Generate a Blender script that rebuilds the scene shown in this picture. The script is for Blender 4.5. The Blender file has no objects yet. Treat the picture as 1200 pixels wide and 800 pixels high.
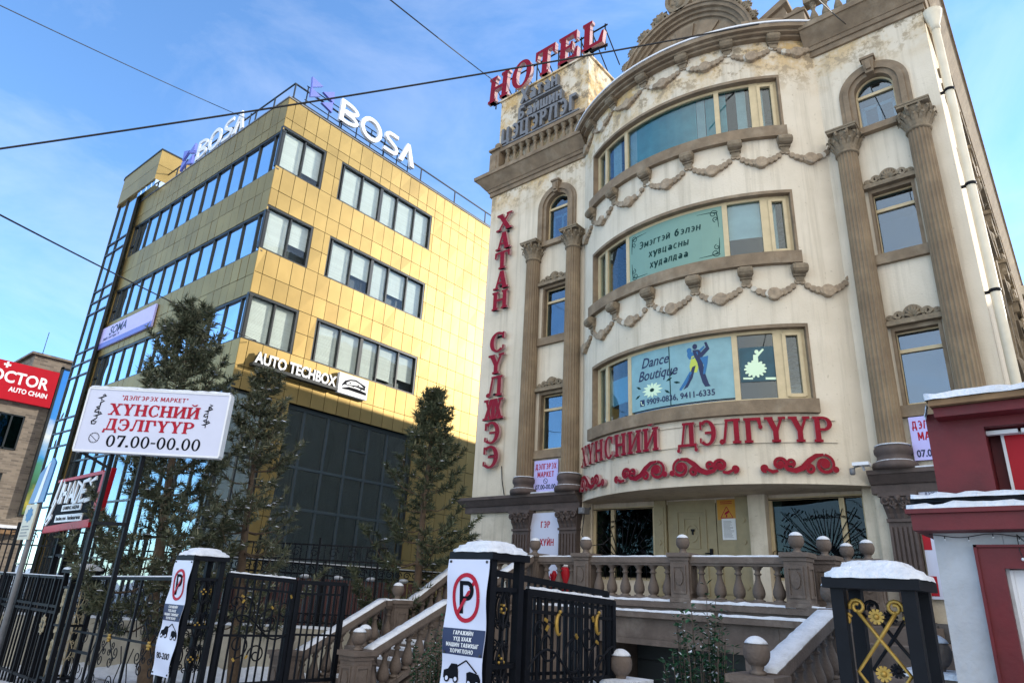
import bpy, math, random
from math import sin, cos, pi, radians as R, degrees, atan2, hypot
from mathutils import Vector, Matrix

sc = bpy.context.scene
COL = sc.collection

# ------------------------------------------------------------------ camera
YAW, PITCH, ROLL, FPX = 41.00663341, 20.64543049, -2.90427556, 782.3157
a, b, c = R(YAW), R(PITCH), R(ROLL)
fw = Vector((-sin(a) * cos(b), cos(a) * cos(b), sin(b)))
rt = Vector((cos(a), sin(a), 0.0))
dn = -(rt.cross(fw)).normalized()
dn = -(rt.cross(fw))
r2 = rt * cos(c) + dn * sin(c)
d2 = -rt * sin(c) + dn * cos(c)
cam_d = bpy.data.cameras.new('camera')
cam = bpy.data.objects.new('camera', cam_d)
COL.objects.link(cam)
M = Matrix.Identity(4)
for i in range(3):
    M[i][0] = r2[i]
    M[i][1] = -d2[i]
    M[i][2] = -fw[i]
cam.matrix_world = M
cam_d.sensor_fit = 'HORIZONTAL'
cam_d.sensor_width = 36.0
cam_d.lens = 36.0 * FPX / 1200.0
cam_d.clip_start = 0.05
cam_d.clip_end = 2000.0
sc.camera = cam

# ------------------------------------------------------------------ light
SUN_EL, SUN_AZ = 20.0, 30.0          # azimuth measured from +Y towards +X
world = bpy.data.worlds.new('World')
sc.world = world
world.use_nodes = True
nt = world.node_tree
nt.nodes.clear()
N = nt.nodes.new
L = nt.links.new
out = N('ShaderNodeOutputWorld')
bg = N('ShaderNodeBackground')
sky = N('ShaderNodeTexSky')
sky.sky_type = 'NISHITA'
sky.sun_disc = False
sky.sun_elevation = R(SUN_EL)
sky.sun_rotation = R(SUN_AZ)
sky.altitude = 1300
sky.air_density = 1.0
sky.dust_density = 0.25
sky.ozone_density = 3.0
tc = N('ShaderNodeTexCoord')
mp = N('ShaderNodeMapping')
mp.inputs['Scale'].default_value = (1.0, 1.0, 2.6)
mp.inputs['Rotation'].default_value = (0.35, 0.1, 0.5)
L(tc.outputs['Generated'], mp.inputs['Vector'])
nz = N('ShaderNodeTexNoise')
nz.inputs['Scale'].default_value = 2.2
nz.inputs['Detail'].default_value = 7
nz.inputs['Roughness'].default_value = 0.6
nz.inputs['Distortion'].default_value = 0.6
L(mp.outputs['Vector'], nz.inputs['Vector'])
cr = N('ShaderNodeValToRGB')
cr.color_ramp.elements[0].position = 0.45
cr.color_ramp.elements[0].color = (0, 0, 0, 1)
cr.color_ramp.elements[1].position = 0.78
cr.color_ramp.elements[1].color = (1, 1, 1, 1)
L(nz.outputs['Fac'], cr.inputs['Fac'])
# bright cloud bank added out of view to the south-east, lighting the shaded fronts
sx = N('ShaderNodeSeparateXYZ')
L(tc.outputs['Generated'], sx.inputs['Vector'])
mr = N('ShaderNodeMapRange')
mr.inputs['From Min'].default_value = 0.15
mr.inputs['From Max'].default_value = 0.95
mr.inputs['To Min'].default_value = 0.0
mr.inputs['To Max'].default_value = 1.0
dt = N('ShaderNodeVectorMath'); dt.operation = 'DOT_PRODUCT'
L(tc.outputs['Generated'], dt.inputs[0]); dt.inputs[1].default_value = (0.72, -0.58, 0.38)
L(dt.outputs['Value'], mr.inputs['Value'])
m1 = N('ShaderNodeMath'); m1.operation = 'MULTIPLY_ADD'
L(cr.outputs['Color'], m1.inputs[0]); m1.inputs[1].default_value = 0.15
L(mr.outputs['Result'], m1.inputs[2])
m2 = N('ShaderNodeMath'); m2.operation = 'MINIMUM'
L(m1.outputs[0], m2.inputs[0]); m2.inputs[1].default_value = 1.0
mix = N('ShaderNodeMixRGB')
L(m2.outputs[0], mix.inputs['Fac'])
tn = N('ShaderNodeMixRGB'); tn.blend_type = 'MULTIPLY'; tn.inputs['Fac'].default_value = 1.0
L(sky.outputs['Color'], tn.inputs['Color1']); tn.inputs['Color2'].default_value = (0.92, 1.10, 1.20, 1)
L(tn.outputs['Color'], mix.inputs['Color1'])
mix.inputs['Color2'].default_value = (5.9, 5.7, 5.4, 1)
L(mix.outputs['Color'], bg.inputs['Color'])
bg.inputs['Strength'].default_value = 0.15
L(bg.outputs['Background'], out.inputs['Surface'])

sun_d = bpy.data.lights.new('sun', 'SUN')
sun_d.energy = 2.7
sun_d.angle = R(0.5)
sun_d.color = (1.0, 0.91, 0.78)
sun = bpy.data.objects.new('sun', sun_d)
COL.objects.link(sun)
sd = Vector((sin(R(SUN_AZ)) * cos(R(SUN_EL)), cos(R(SUN_AZ)) * cos(R(SUN_EL)), sin(R(SUN_EL))))
sun.rotation_euler = sd.to_track_quat('Z', 'Y').to_euler()
sun.location = (30, 10, 40)

vs = sc.view_settings
sc.display_settings.display_device = 'sRGB'
vs.view_transform = 'Standard'
vs.look = 'None'
vs.gamma = 1.0
vs.use_curve_mapping = False
vs.exposure = 1.3
sc.cycles.max_bounces = 8
sc.cycles.diffuse_bounces = 3
sc.cycles.glossy_bounces = 3
sc.cycles.transmission_bounces = 4
sc.cycles.transparent_max_bounces = 10
sc.cycles.caustics_reflective = False
sc.cycles.caustics_refractive = False
sc.cycles.use_denoising = True

# ------------------------------------------------------------------ materials
def newmat(name):
    m = bpy.data.materials.new(name)
    m.use_nodes = True
    t = m.node_tree
    return m, t, t.nodes['Principled BSDF']

def setin(node, name, v):
    if name in node.inputs:
        node.inputs[name].default_value = v

def mat(name, col, rough=0.6, metal=0.0, spec=0.4, noise=0.0, nscale=6.0, bump=0.0, bscale=40.0, col2=None, lo=0.4, hi=0.65, island=0.0, coord='Object'):
    """principled material: a base colour, optional second colour on a noise mask, value jitter and bump"""
    m, t, p = newmat(name)
    n = t.nodes.new
    l = t.links.new
    p.inputs['Roughness'].default_value = rough
    p.inputs['Metallic'].default_value = metal
    setin(p, 'Specular IOR Level', spec)
    cur = None
    if coord == 'World':
        g = n('ShaderNodeNewGeometry'); co = g.outputs['Position']
    else:
        g = n('ShaderNodeTexCoord'); co = g.outputs['Object']
    rgb = n('ShaderNodeRGB'); rgb.outputs[0].default_value = (*col, 1)
    cur = rgb.outputs[0]
    if col2 is not None:
        a_ = n('ShaderNodeTexNoise'); a_.inputs['Scale'].default_value = nscale * 0.6
        a_.inputs['Detail'].default_value = 8; a_.inputs['Roughness'].default_value = 0.65
        l(co, a_.inputs['Vector'])
        rr = n('ShaderNodeMapRange'); rr.inputs['From Min'].default_value = lo; rr.inputs['From Max'].default_value = hi
        l(a_.outputs['Fac'], rr.inputs['Value'])
        mx = n('ShaderNodeMixRGB'); l(rr.outputs['Result'], mx.inputs['Fac'])
        l(cur, mx.inputs['Color1']); mx.inputs['Color2'].default_value = (*col2, 1)
        cur = mx.outputs['Color']
    if noise > 0:
        b_ = n('ShaderNodeTexNoise'); b_.inputs['Scale'].default_value = nscale
        b_.inputs['Detail'].default_value = 6; b_.inputs['Roughness'].default_value = 0.6
        l(co, b_.inputs['Vector'])
        rr = n('ShaderNodeMapRange'); rr.inputs['From Min'].default_value = 0.3; rr.inputs['From Max'].default_value = 0.7
        rr.inputs['To Min'].default_value = 1 - noise; rr.inputs['To Max'].default_value = 1 + noise * 0.6
        l(b_.outputs['Fac'], rr.inputs['Value'])
        mu = n('ShaderNodeMixRGB'); mu.blend_type = 'MULTIPLY'; mu.inputs['Fac'].default_value = 1
        l(cur, mu.inputs['Color1']); l(rr.outputs['Result'], mu.inputs['Color2'])
        cur = mu.outputs['Color']
    if island > 0:
        gi = n('ShaderNodeNewGeometry')
        rr = n('ShaderNodeMapRange'); rr.inputs['To Min'].default_value = 1 - island; rr.inputs['To Max'].default_value = 1 + island
        l(gi.outputs['Random Per Island'], rr.inputs['Value'])
        mu = n('ShaderNodeMixRGB'); mu.blend_type = 'MULTIPLY'; mu.inputs['Fac'].default_value = 1
        l(cur, mu.inputs['Color1']); l(rr.outputs['Result'], mu.inputs['Color2'])
        cur = mu.outputs['Color']
    l(cur, p.inputs['Base Color'])
    if bump > 0:
        c_ = n('ShaderNodeTexNoise'); c_.inputs['Scale'].default_value = bscale
        c_.inputs['Detail'].default_value = 5
        l(co, c_.inputs['Vector'])
        bp_ = n('ShaderNodeBump'); bp_.inputs['Strength'].default_value = bump; bp_.inputs['Distance'].default_value = 0.02
        l(c_.outputs['Fac'], bp_.inputs['Height']); l(bp_.outputs['Normal'], p.inputs['Normal'])
    return m

def plaster():
    """cream plaster: grey run-off streaks, ochre damp patches near the roofline, chipped spots"""
    m, t, p = newmat('cream_plaster')
    n, l = t.nodes.new, t.links.new
    p.inputs['Roughness'].default_value = 0.9
    setin(p, 'Specular IOR Level', 0.15)
    g = n('ShaderNodeNewGeometry'); pos = g.outputs['Position']
    sp = n('ShaderNodeSeparateXYZ'); l(pos, sp.inputs[0])
    def noise(scale, detail=6, rough=0.6, vec=None):
        x = n('ShaderNodeTexNoise'); x.inputs['Scale'].default_value = scale; x.inputs['Detail'].default_value = detail
        x.inputs['Roughness'].default_value = rough; l(vec or pos, x.inputs['Vector']); return x.outputs['Fac']
    def rng(v, f0, f1, t0=0.0, t1=1.0):
        x = n('ShaderNodeMapRange'); x.inputs['From Min'].default_value = f0; x.inputs['From Max'].default_value = f1
        x.inputs['To Min'].default_value = t0; x.inputs['To Max'].default_value = t1; l(v, x.inputs['Value']); return x.outputs['Result']
    def mul(u, v):
        x = n('ShaderNodeMath'); x.operation = 'MULTIPLY'; l(u, x.inputs[0])
        if isinstance(v, float): x.inputs[1].default_value = v
        else: l(v, x.inputs[1])
        return x.outputs[0]
    def mixc(f, c1, c2):
        x = n('ShaderNodeMixRGB'); l(f, x.inputs['Fac'])
        if isinstance(c1, tuple): x.inputs['Color1'].default_value = (*c1, 1)
        else: l(c1, x.inputs['Color1'])
        x.inputs['Color2'].default_value = (*c2, 1); return x.outputs['Color']
    cur = mixc(rng(noise(1.1), 0.35, 0.7), (0.64, 0.57, 0.455), (0.56, 0.495, 0.385))
    # ochre damp near the top
    high = rng(sp.outputs['Z'], 11.2, 12.6)
    cur = mixc(mul(mul(rng(noise(1.6, 8, 0.7), 0.43, 0.56), high), 0.9), cur, (0.50, 0.33, 0.13))
    cur = mixc(mul(mul(rng(noise(3.2, 9, 0.75), 0.53, 0.58), high), 0.85), cur, (0.20, 0.17, 0.13))
    # vertical run-off streaks
    mpn = n('ShaderNodeMapping'); mpn.inputs['Scale'].default_value = (5.0, 5.0, 0.22); l(pos, mpn.inputs['Vector'])
    st = rng(noise(1.0, 6, 0.65, mpn.outputs['Vector']), 0.50, 0.74)
    cur = mixc(mul(st, 0.6), cur, (0.30, 0.26, 0.19))
    # grime near the street
    low = rng(sp.outputs['Z'], 3.4, 1.2)
    cur = mixc(mul(mul(rng(noise(2.0, 7, 0.7), 0.45, 0.7), low), 0.6), cur, (0.33, 0.28, 0.2))
    # fine chips
    cur = mixc(mul(rng(noise(14.0, 4, 0.5), 0.68, 0.72), 0.6), cur, (0.36, 0.30, 0.22))
    l(cur, p.inputs['Base Color'])
    bp_ = n('ShaderNodeBump'); bp_.inputs['Strength'].default_value = 0.35; bp_.inputs['Distance'].default_value = 0.02
    l(noise(22.0, 6, 0.6), bp_.inputs['Height']); l(bp_.outputs['Normal'], p.inputs['Normal'])
    return m

def glass(name, tint=(0.55, 0.68, 0.7), refl=0.1, rough=0.015, wav=0.012, gl=(0.93, 0.97, 1.0)):
    """pane: mirror reflection by angle over a tinted see-through sheet"""
    m = bpy.data.materials.new(name); m.use_nodes = True
    t = m.node_tree; t.nodes.clear(); n, l = t.nodes.new, t.links.new
    o = n('ShaderNodeOutputMaterial'); mx = n('ShaderNodeMixShader')
    tr = n('ShaderNodeBsdfTransparent'); tr.inputs['Color'].default_value = (*tint, 1)
    gs = n('ShaderNodeBsdfGlossy'); gs.inputs['Roughness'].default_value = rough; gs.inputs['Color'].default_value = (*gl, 1)
    lw = n('ShaderNodeLayerWeight'); lw.inputs['Blend'].default_value = 0.5
    pw = n('ShaderNodeMath'); pw.operation = 'POWER'; pw.inputs[1].default_value = 4.0; l(lw.outputs['Facing'], pw.inputs[0])
    ad = n('ShaderNodeMapRange'); ad.inputs['To Min'].default_value = refl; ad.inputs['To Max'].default_value = 1.0
    l(pw.outputs[0], ad.inputs['Value']); l(ad.outputs['Result'], mx.inputs['Fac'])
    g = n('ShaderNodeNewGeometry'); nz_ = n('ShaderNodeTexNoise'); nz_.inputs['Scale'].default_value = 0.9; nz_.inputs['Detail'].default_value = 1
    l(g.outputs['Position'], nz_.inputs['Vector'])
    bp_ = n('ShaderNodeBump'); bp_.inputs['Strength'].default_value = 1.0; bp_.inputs['Distance'].default_value = wav
    l(nz_.outputs['Fac'], bp_.inputs['Height']); l(bp_.outputs['Normal'], gs.inputs['Normal'])
    l(tr.outputs[0], mx.inputs[1]); l(gs.outputs[0], mx.inputs[2]); l(mx.outputs[0], o.inputs['Surface'])
    return m

MT = {}
MT['plaster'] = plaster()
MT['trim'] = mat('brown_painted_plaster', (0.21, 0.155, 0.10), 0.85, noise=0.3, nscale=3, bump=0.3, bscale=30, col2=(0.29, 0.235, 0.165), lo=0.5, hi=0.75)
MT['column'] = mat('brown_column_paint', (0.205, 0.15, 0.094), 0.85, noise=0.22, nscale=2.5, bump=0.3, bscale=26, col2=(0.26, 0.195, 0.12), lo=0.48, hi=0.7)
MT['carved'] = mat('grey_brown_carving', (0.21, 0.165, 0.11), 0.9, noise=0.35, nscale=7, bump=0.5, bscale=25, col2=(0.42, 0.36, 0.28), lo=0.6, hi=0.75)
MT['chip'] = mat('chipped_white_plaster', (0.50, 0.46, 0.38), 0.9, noise=0.15, nscale=8)
MT['ledge'] = mat('dark_ledge_paint', (0.085, 0.064, 0.057), 0.8, noise=0.25, nscale=5, bump=0.3, bscale=30)
MT['stone'] = mat('brown_cast_stone', (0.125, 0.097, 0.08), 0.82, noise=0.28, nscale=4, bump=0.45, bscale=35, col2=(0.19, 0.16, 0.135), lo=0.52, hi=0.75)
MT['stone_dark'] = mat('dark_coursed_stone', (0.10, 0.095, 0.095), 0.85, noise=0.35, nscale=5, bump=0.6, bscale=18)
MT['snow'] = mat('snow', (0.62, 0.65, 0.70), 0.85, noise=0.16, nscale=7, bump=0.9, bscale=28, spec=0.2)
MT['ivory'] = mat('ivory_window_frame', (0.52, 0.42, 0.25), 0.55, noise=0.12, nscale=5)
MT['white'] = mat('white_paint', (0.66, 0.68, 0.71), 0.45, noise=0.05, nscale=3)
MT['greywhite'] = mat('cool_white_panel', (0.52, 0.55, 0.68), 0.4, noise=0.05, nscale=2)
MT['lilac'] = mat('lilac_banner', (0.46, 0.44, 0.78), 0.5, noise=0.05, nscale=2)
MT['red'] = mat('crimson_letter', (0.21, 0.002, 0.014), 0.5, spec=0.15, noise=0.2, nscale=4)
MT['redtext'] = mat('red_print', (0.34, 0.003, 0.02), 0.5, spec=0.2)
MT['redside'] = mat('pale_pink_return', (0.42, 0.27, 0.27), 0.5, noise=0.2, nscale=6)
MT['black'] = mat('black_print', (0.006, 0.007, 0.010), 0.7, spec=0.05)
MT['navy'] = mat('navy_print', (0.010, 0.017, 0.065), 0.5)
MT['iron'] = mat('black_iron_paint', (0.004, 0.005, 0.008), 0.55, spec=0.16, noise=0.3, nscale=8, col2=(0.009, 0.010, 0.013), lo=0.62, hi=0.85)
MT['gold'] = mat('gold_paint', (0.36, 0.225, 0.045), 0.42, metal=0.35, noise=0.3, nscale=12)
MT['silver'] = mat('worn_silver_paint', (0.34, 0.29, 0.19), 0.5, metal=0.3, noise=0.35, nscale=14)
MT['greyletter'] = mat('grey_metal_letter', (0.15, 0.155, 0.165), 0.55, noise=0.2, nscale=6)
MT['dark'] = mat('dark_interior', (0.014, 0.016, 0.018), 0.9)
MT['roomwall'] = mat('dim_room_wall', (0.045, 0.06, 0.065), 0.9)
MT['curtain'] = mat('teal_curtain', (0.20, 0.50, 0.53), 0.85, noise=0.2, nscale=3)
MT['sheer'] = mat('pale_sheer_curtain', (0.62, 0.68, 0.67), 0.85, noise=0.15, nscale=3)
MT['glass'] = glass('window_glass', (0.70, 0.80, 0.82), 0.06)
MT['glass_dark'] = glass('dark_shop_glass', (0.34, 0.48, 0.46), 0.02)
MT['glass_entrance'] = glass('entrance_glass', (0.62, 0.72, 0.75), 0.12)
MT['glass_low'] = glass('street_level_glass', (0.42, 0.52, 0.56), 0.22, wav=0.03, gl=(.75, .88, 1.0))
MT['teal_frame'] = mat('blue_grey_mullion', (.035, .05, .06), .4)
MT['glass_wing'] = glass('wing_window_glass', (0.50, 0.64, 0.70), 0.14, wav=0.02, gl=(.82, .92, 1.0))
MT['glass_blue'] = glass('office_glass', (0.45, 0.55, 0.6), 0.72, wav=0.02, gl=(0.80, 0.92, 1.0))
MT['glass_blind'] = glass('office_glass_clear', (0.95, 0.98, 0.97), 0.03, wav=0.012)
MT['goldpanel'] = mat('gold_cladding', (0.30, 0.212, 0.078), 0.5, metal=0.80, island=0.10, noise=0.14, nscale=0.7)
MT['mullion'] = mat('dark_aluminium', (0.022, 0.027, 0.03), 0.4, metal=0.2)
MT['blind'] = mat('white_blind_slats', (0.74, 0.75, 0.72), 0.7, island=0.06)
MT['concrete'] = mat('stained_concrete', (0.42, 0.385, 0.31), 0.9, noise=0.35, nscale=1.6, bump=0.5, bscale=22, col2=(0.27, 0.24, 0.19), lo=0.5, hi=0.75)
MT['door'] = mat('olive_painted_door', (0.30, 0.25, 0.14), 0.55, noise=0.15, nscale=4, bump=0.1, bscale=30)
MT['yellow'] = mat('yellow_notice', (0.50, 0.24, 0.012), 0.5, noise=0.1, nscale=5)
MT['paper'] = mat('white_paper', (0.72, 0.74, 0.75), 0.8)
MT['pipe'] = mat('cream_drainpipe', (0.66, 0.59, 0.45), 0.5, noise=0.1, nscale=3)
MT['cable'] = mat('black_cable', (0.012, 0.012, 0.014), 0.6)
MT['kioskred'] = mat('dark_red_boards', (0.115, 0.007, 0.011), 0.55, noise=0.3, nscale=3, bump=0.15, bscale=20, col2=(0.115, 0.025, 0.028), lo=0.55, hi=0.8)
MT['kioskwhite'] = mat('white_stucco', (0.43, 0.45, 0.475), 0.85, noise=0.16, nscale=3, bump=0.6, bscale=16, col2=(0.33, 0.335, 0.34), lo=0.52, hi=0.8)
MT['signred'] = mat('bright_red_panel', (0.36, 0.005, 0.015), 0.45, spec=.2, noise=0.08, nscale=3)
MT['wood'] = mat('brown_board', (0.20, 0.12, 0.06), 0.8, noise=0.3, nscale=6)
# ------------------------------------------------------------------ mesh helpers
class MB:
    def __init__(s): s.v, s.f, s.m, s.s = [], [], [], []
    def add(s, vs, fs, mi=0, sm=False):
        o = len(s.v); s.v += [tuple(x) for x in vs]
        for f in fs:
            s.f.append([o + i for i in f]); s.m.append(mi); s.s.append(sm)
    def box(s, x0, x1, y0, y1, z0, z1, mi=0):
        s.add([(x0, y0, z0), (x1, y0, z0), (x1, y1, z0), (x0, y1, z0), (x0, y0, z1), (x1, y0, z1), (x1, y1, z1), (x0, y1, z1)],
              [(0, 3, 2, 1), (4, 5, 6, 7), (0, 1, 5, 4), (1, 2, 6, 5), (2, 3, 7, 6), (3, 0, 4, 7)], mi)
    def hexa(s, p, mi=0):
        """8 points: bottom ring 0-3, top ring 4-7"""
        s.add(p, [(0, 3, 2, 1), (4, 5, 6, 7), (0, 1, 5, 4), (1, 2, 6, 5), (2, 3, 7, 6), (3, 0, 4, 7)], mi)
    def bar(s, p, q, w, h, up=(0, 0, 1), mi=0):
        """rectangular bar from p to q, w sideways, h along up"""
        p, q = Vector(p), Vector(q); d = (q - p).normalized(); u = Vector(up)
        sd_ = d.cross(u)
        if sd_.length < 1e-5: sd_ = d.cross(Vector((0, 1, 0)))
        sd_.normalize(); u = sd_.cross(d).normalized()
        A, B = sd_ * w / 2, u * h / 2
        s.hexa([p - A - B, p + A - B, q + A - B, q - A - B, p - A + B, p + A + B, q + A + B, q - A + B], mi)
    def tube(s, pts, r, n=6, mi=0, caps=True):
        pts = [Vector(p) for p in pts]; k = len(pts)
        rs = r if isinstance(r, (list, tuple)) else [r] * k
        vs = []; ref = None
        for i, p in enumerate(pts):
            d = (pts[min(i + 1, k - 1)] - pts[max(i - 1, 0)])
            if d.length < 1e-9: d = Vector((0, 0, 1))
            d.normalize()
            if ref is None: ref = d.orthogonal().normalized()
            u = ref - d * ref.dot(d)
            if u.length < 1e-5: u = d.orthogonal()
            u.normalize(); ref = u; w = d.cross(u)
            for j in range(n):
                t = 2 * pi * j / n; vs.append(p + (u * cos(t) + w * sin(t)) * rs[i])
        fs = [(i * n + j, i * n + (j + 1) % n, (i + 1) * n + (j + 1) % n, (i + 1) * n + j) for i in range(k - 1) for j in range(n)]
        if caps: fs += [tuple(range(n - 1, -1, -1)), tuple((k - 1) * n + j for j in range(n))]
        s.add(vs, fs, mi, True)
    def lathe(s, prof, c=(0, 0, 0), n=14, mi=0, sx=1, sy=1, a0=0, a1=2 * pi):
        full = abs(a1 - a0 - 2 * pi) < 1e-6; k = n if full else n + 1; vs = []
        for r, z in prof:
            for j in range(k):
                t = a0 + (a1 - a0) * j / n; vs.append((c[0] + sx * r * cos(t), c[1] + sy * r * sin(t), c[2] + z))
        fs = []
        for i in range(len(prof) - 1):
            for j in range(n):
                j2 = (j + 1) % k; fs.append((i * k + j, i * k + j2, (i + 1) * k + j2, (i + 1) * k + j))
        if full:
            fs += [tuple(range(k - 1, -1, -1)), tuple((len(prof) - 1) * k + j for j in range(k))]
        s.add(vs, fs, mi, True)
    def ball(s, c, r, n=12, mi=0, sz=1.0):
        prof = [(max(1e-4, r * sin(pi * i / 8)), -r * sz * cos(pi * i / 8)) for i in range(9)]
        s.lathe(prof, c, n, mi)
    def prism(s, poly, fr, d0, d1, mi=0, mside=None):
        """2D polygon extruded; fr(u, v, d) -> 3D point; front at d1"""
        ar = sum(poly[i][0] * poly[(i + 1) % len(poly)][1] - poly[(i + 1) % len(poly)][0] * poly[i][1] for i in range(len(poly)))
        if ar < 0: poly = poly[::-1]
        k = len(poly); vs = [fr(u, v, d1) for u, v in poly] + [fr(u, v, d0) for u, v in poly]
        s.add(vs, [tuple(range(k))], mi)
        o = len(s.v) - 2 * k
        sd_ = mi if mside is None else mside
        for i in range(k):
            j = (i + 1) % k; s.f.append([o + i, o + k + i, o + k + j, o + j]); s.m.append(sd_); s.s.append(False)
        s.f.append([o + k + i for i in range(k - 1, -1, -1)]); s.m.append(sd_); s.s.append(False)
    def cbox(s, t0, t1, ra, rb, z0, z1, mi=0, n=None, C=None):
        """curved box about the bow centre, angles in degrees"""
        C = C or HC; n = n or max(2, int(abs(t1 - t0) / 3)); vs = []
        for i in range(n + 1):
            t = R(t0 + (t1 - t0) * i / n)
            for r, z in ((rb, z0), (rb, z1), (ra, z1), (ra, z0)):
                vs.append((C[0] + r * sin(t), C[1] - r * cos(t), z))
        fs = []
        for i in range(n):
            a_, b_ = 4 * i, 4 * i + 4
            for k in range(4):
                k2 = (k + 1) % 4; fs.append((a_ + k, b_ + k, b_ + k2, a_ + k2))
        fs.append((0, 1, 2, 3)); fs.append((4 * n + 3, 4 * n + 2, 4 * n + 1, 4 * n))
        s.add(vs, fs, mi)
    def build(s, name, mats, parent=None, origin=None):
        if not isinstance(mats, (list, tuple)): mats = [mats]
        O = Vector((0, 0, 0))
        if parent is not None:
            pr = parent
            while pr is not None: O = O + Vector(pr.location); pr = pr.parent
        elif origin is not None: O = Vector(origin)
        else:
            xs = [v[0] for v in s.v]; ys = [v[1] for v in s.v]; zs = [v[2] for v in s.v]
            O = Vector(((min(xs) + max(xs)) / 2, (min(ys) + max(ys)) / 2, min(zs)))
        me = bpy.data.meshes.new(name)
        me.from_pydata([(v[0] - O[0], v[1] - O[1], v[2] - O[2]) for v in s.v], [], s.f)
        for m in mats: me.materials.append(MT[m] if isinstance(m, str) else m)
        me.polygons.foreach_set('material_index', s.m)
        me.polygons.foreach_set('use_smooth', s.s)
        me.update()
        o = bpy.data.objects.new(name, me); COL.objects.link(o)
        if parent is None: o.location = O
        else: o.parent = parent
        return o

def tag(o, label=None, cat=None, group=None, kind=None):
    if label: o['label'] = label
    if cat: o['category'] = cat
    if group: o['group'] = group
    if kind: o['kind'] = kind
    return o

def thing(name, loc, label, cat, group=None, rz=0.0):
    o = bpy.data.objects.new(name, None); o.empty_display_size = 0.3; COL.objects.link(o)
    o.location = loc; o.rotation_euler = (0, 0, rz)
    return tag(o, label, cat, group)

def copy_tree(o, parent=None):
    c_ = o.copy(); COL.objects.link(c_); c_.parent = parent
    for ch in list(o.children): copy_tree(ch, c_)
    return c_

def inst(name, me, loc, parent, rz=0.0):
    o = bpy.data.objects.new(name, me); COL.objects.link(o); o.parent = parent; o.location = loc; o.rotation_euler = (0, 0, rz); return o

# frames for flat lettering: fr(u, v, d)
def frY(x0, y0, z0): return lambda u, v, d: (x0 + u, y0 - d, z0 + v)              # faces -Y
def frDir(p, ux, nrm): 
    p, ux, nrm = Vector(p), Vector(ux), Vector(nrm)
    return lambda u, v, d: tuple(p + ux * u + Vector((0, 0, v)) + nrm * d)
HC = (-6.31, 17.56); HR = 4.86
def frBow(t0, r, z0):
    def f(u, v, d):
        t = R(t0) + u / r
        return (HC[0] + (r + d) * sin(t), HC[1] - (r + d) * cos(t), z0 + v)
    return f

# ------------------------------------------------------------------ slab-serif glyphs (polygons in a unit-high box)
def seg(p, q, t0, t1=None):
    t1 = t0 if t1 is None else t1
    dx, dy = q[0] - p[0], q[1] - p[1]; l_ = hypot(dx, dy); nx, ny = -dy / l_, dx / l_
    return [(p[0] + nx * t0 / 2, p[1] + ny * t0 / 2), (p[0] - nx * t0 / 2, p[1] - ny * t0 / 2), (q[0] - nx * t1 / 2, q[1] - ny * t1 / 2), (q[0] + nx * t1 / 2, q[1] + ny * t1 / 2)]
def diag(x0, x1, t):       # slanted stem from (x0, 0) to (x1, 1) with flat ends
    return [(x0 - t / 2, 0), (x0 + t / 2, 0), (x1 + t / 2, 1), (x1 - t / 2, 1)]
def rect(x0, x1, y0, y1): return [(x0, y0), (x1, y0), (x1, y1), (x0, y1)]
def arc(cx, cy, rx, ry, a0, a1, tx, ty, n=18):
    o_, i_ = [], []
    for k in range(n + 1):
        t = R(a0 + (a1 - a0) * k / n)
        o_.append((cx + rx * cos(t), cy + ry * sin(t))); i_.append((cx + (rx - tx) * cos(t), cy + (ry - ty) * sin(t)))
    return o_ + i_[::-1]
def ring(cx, cy, rx, ry, tx, ty): return [arc(cx, cy, rx, ry, 0, 180, tx, ty), arc(cx, cy, rx, ry, 180, 360, tx, ty)]
def ser(x, y, w=0.36, t=0.1): return rect(x - w / 2, x + w / 2, y, y + t)
TK, TN = 0.22, 0.1
def stem(x, s0=True, s1=True):
    r_ = [rect(x - TK / 2, x + TK / 2, 0, 1)]
    if s0: r_.append(ser(x, 0))
    if s1: r_.append(ser(x, 1 - TN))
    return r_
G = {}
G['Н'] = G['H'] = (0.95, stem(0.2) + stem(0.75) + [rect(0.2, 0.75, 0.44, 0.56)])
G['И'] = (0.98, stem(0.2) + stem(0.78) + [seg((0.25, 0.14), (0.73, 0.86), 0.11)])
G['Й'] = (0.98, G['И'][1] + [arc(0.49, 1.26, 0.2, 0.18, 185, 355, 0.08, 0.09)])
G['O'] = G['О'] = (0.92, ring(0.46, 0.5, 0.43, 0.53, 0.21, 0.09))
G['0'] = (0.68, ring(0.34, 0.5, 0.3, 0.52, 0.15, 0.09))
G['7'] = (0.66, [rect(0.06, 0.62, 0.86, 1), rect(0.06, 0.14, 0.7, 0.9), [(0.2, 0), (0.42, 0), (0.62, 0.9), (0.5, 0.9)]])
G['.'] = (0.3, [rect(0.06, 0.24, 0, 0.18)])
G['-'] = (0.4, [rect(0.04, 0.36, 0.4, 0.52)])
G[' '] = (0.5, [])
G['T'] = G['Т'] = (0.88, stem(0.44, True, False) + [rect(0.03, 0.85, 0.88, 1), [(0.03, 0.66), (0.11, 0.66), (0.16, 0.9), (0.03, 0.9)], [(0.77, 0.66), (0.85, 0.66), (0.85, 0.9), (0.72, 0.9)]])
G['E'] = (0.84, stem(0.2) + [rect(0.2, 0.74, 0.88, 1), rect(0.2, 0.78, 0, 0.12), rect(0.2, 0.56, 0.45, 0.55), rect(0.5, 0.58, 0.34, 0.66), [(0.66, 0.66), (0.74, 0.66), (0.74, 0.9), (0.6, 0.9)], [(0.62, 0.1), (0.78, 0.1), (0.8, 0.36), (0.72, 0.36)]])
G['L'] = (0.84, stem(0.2) + [rect(0.2, 0.8, 0, 0.12), [(0.62, 0.1), (0.8, 0.1), (0.84, 0.42), (0.76, 0.42)]])
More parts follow.
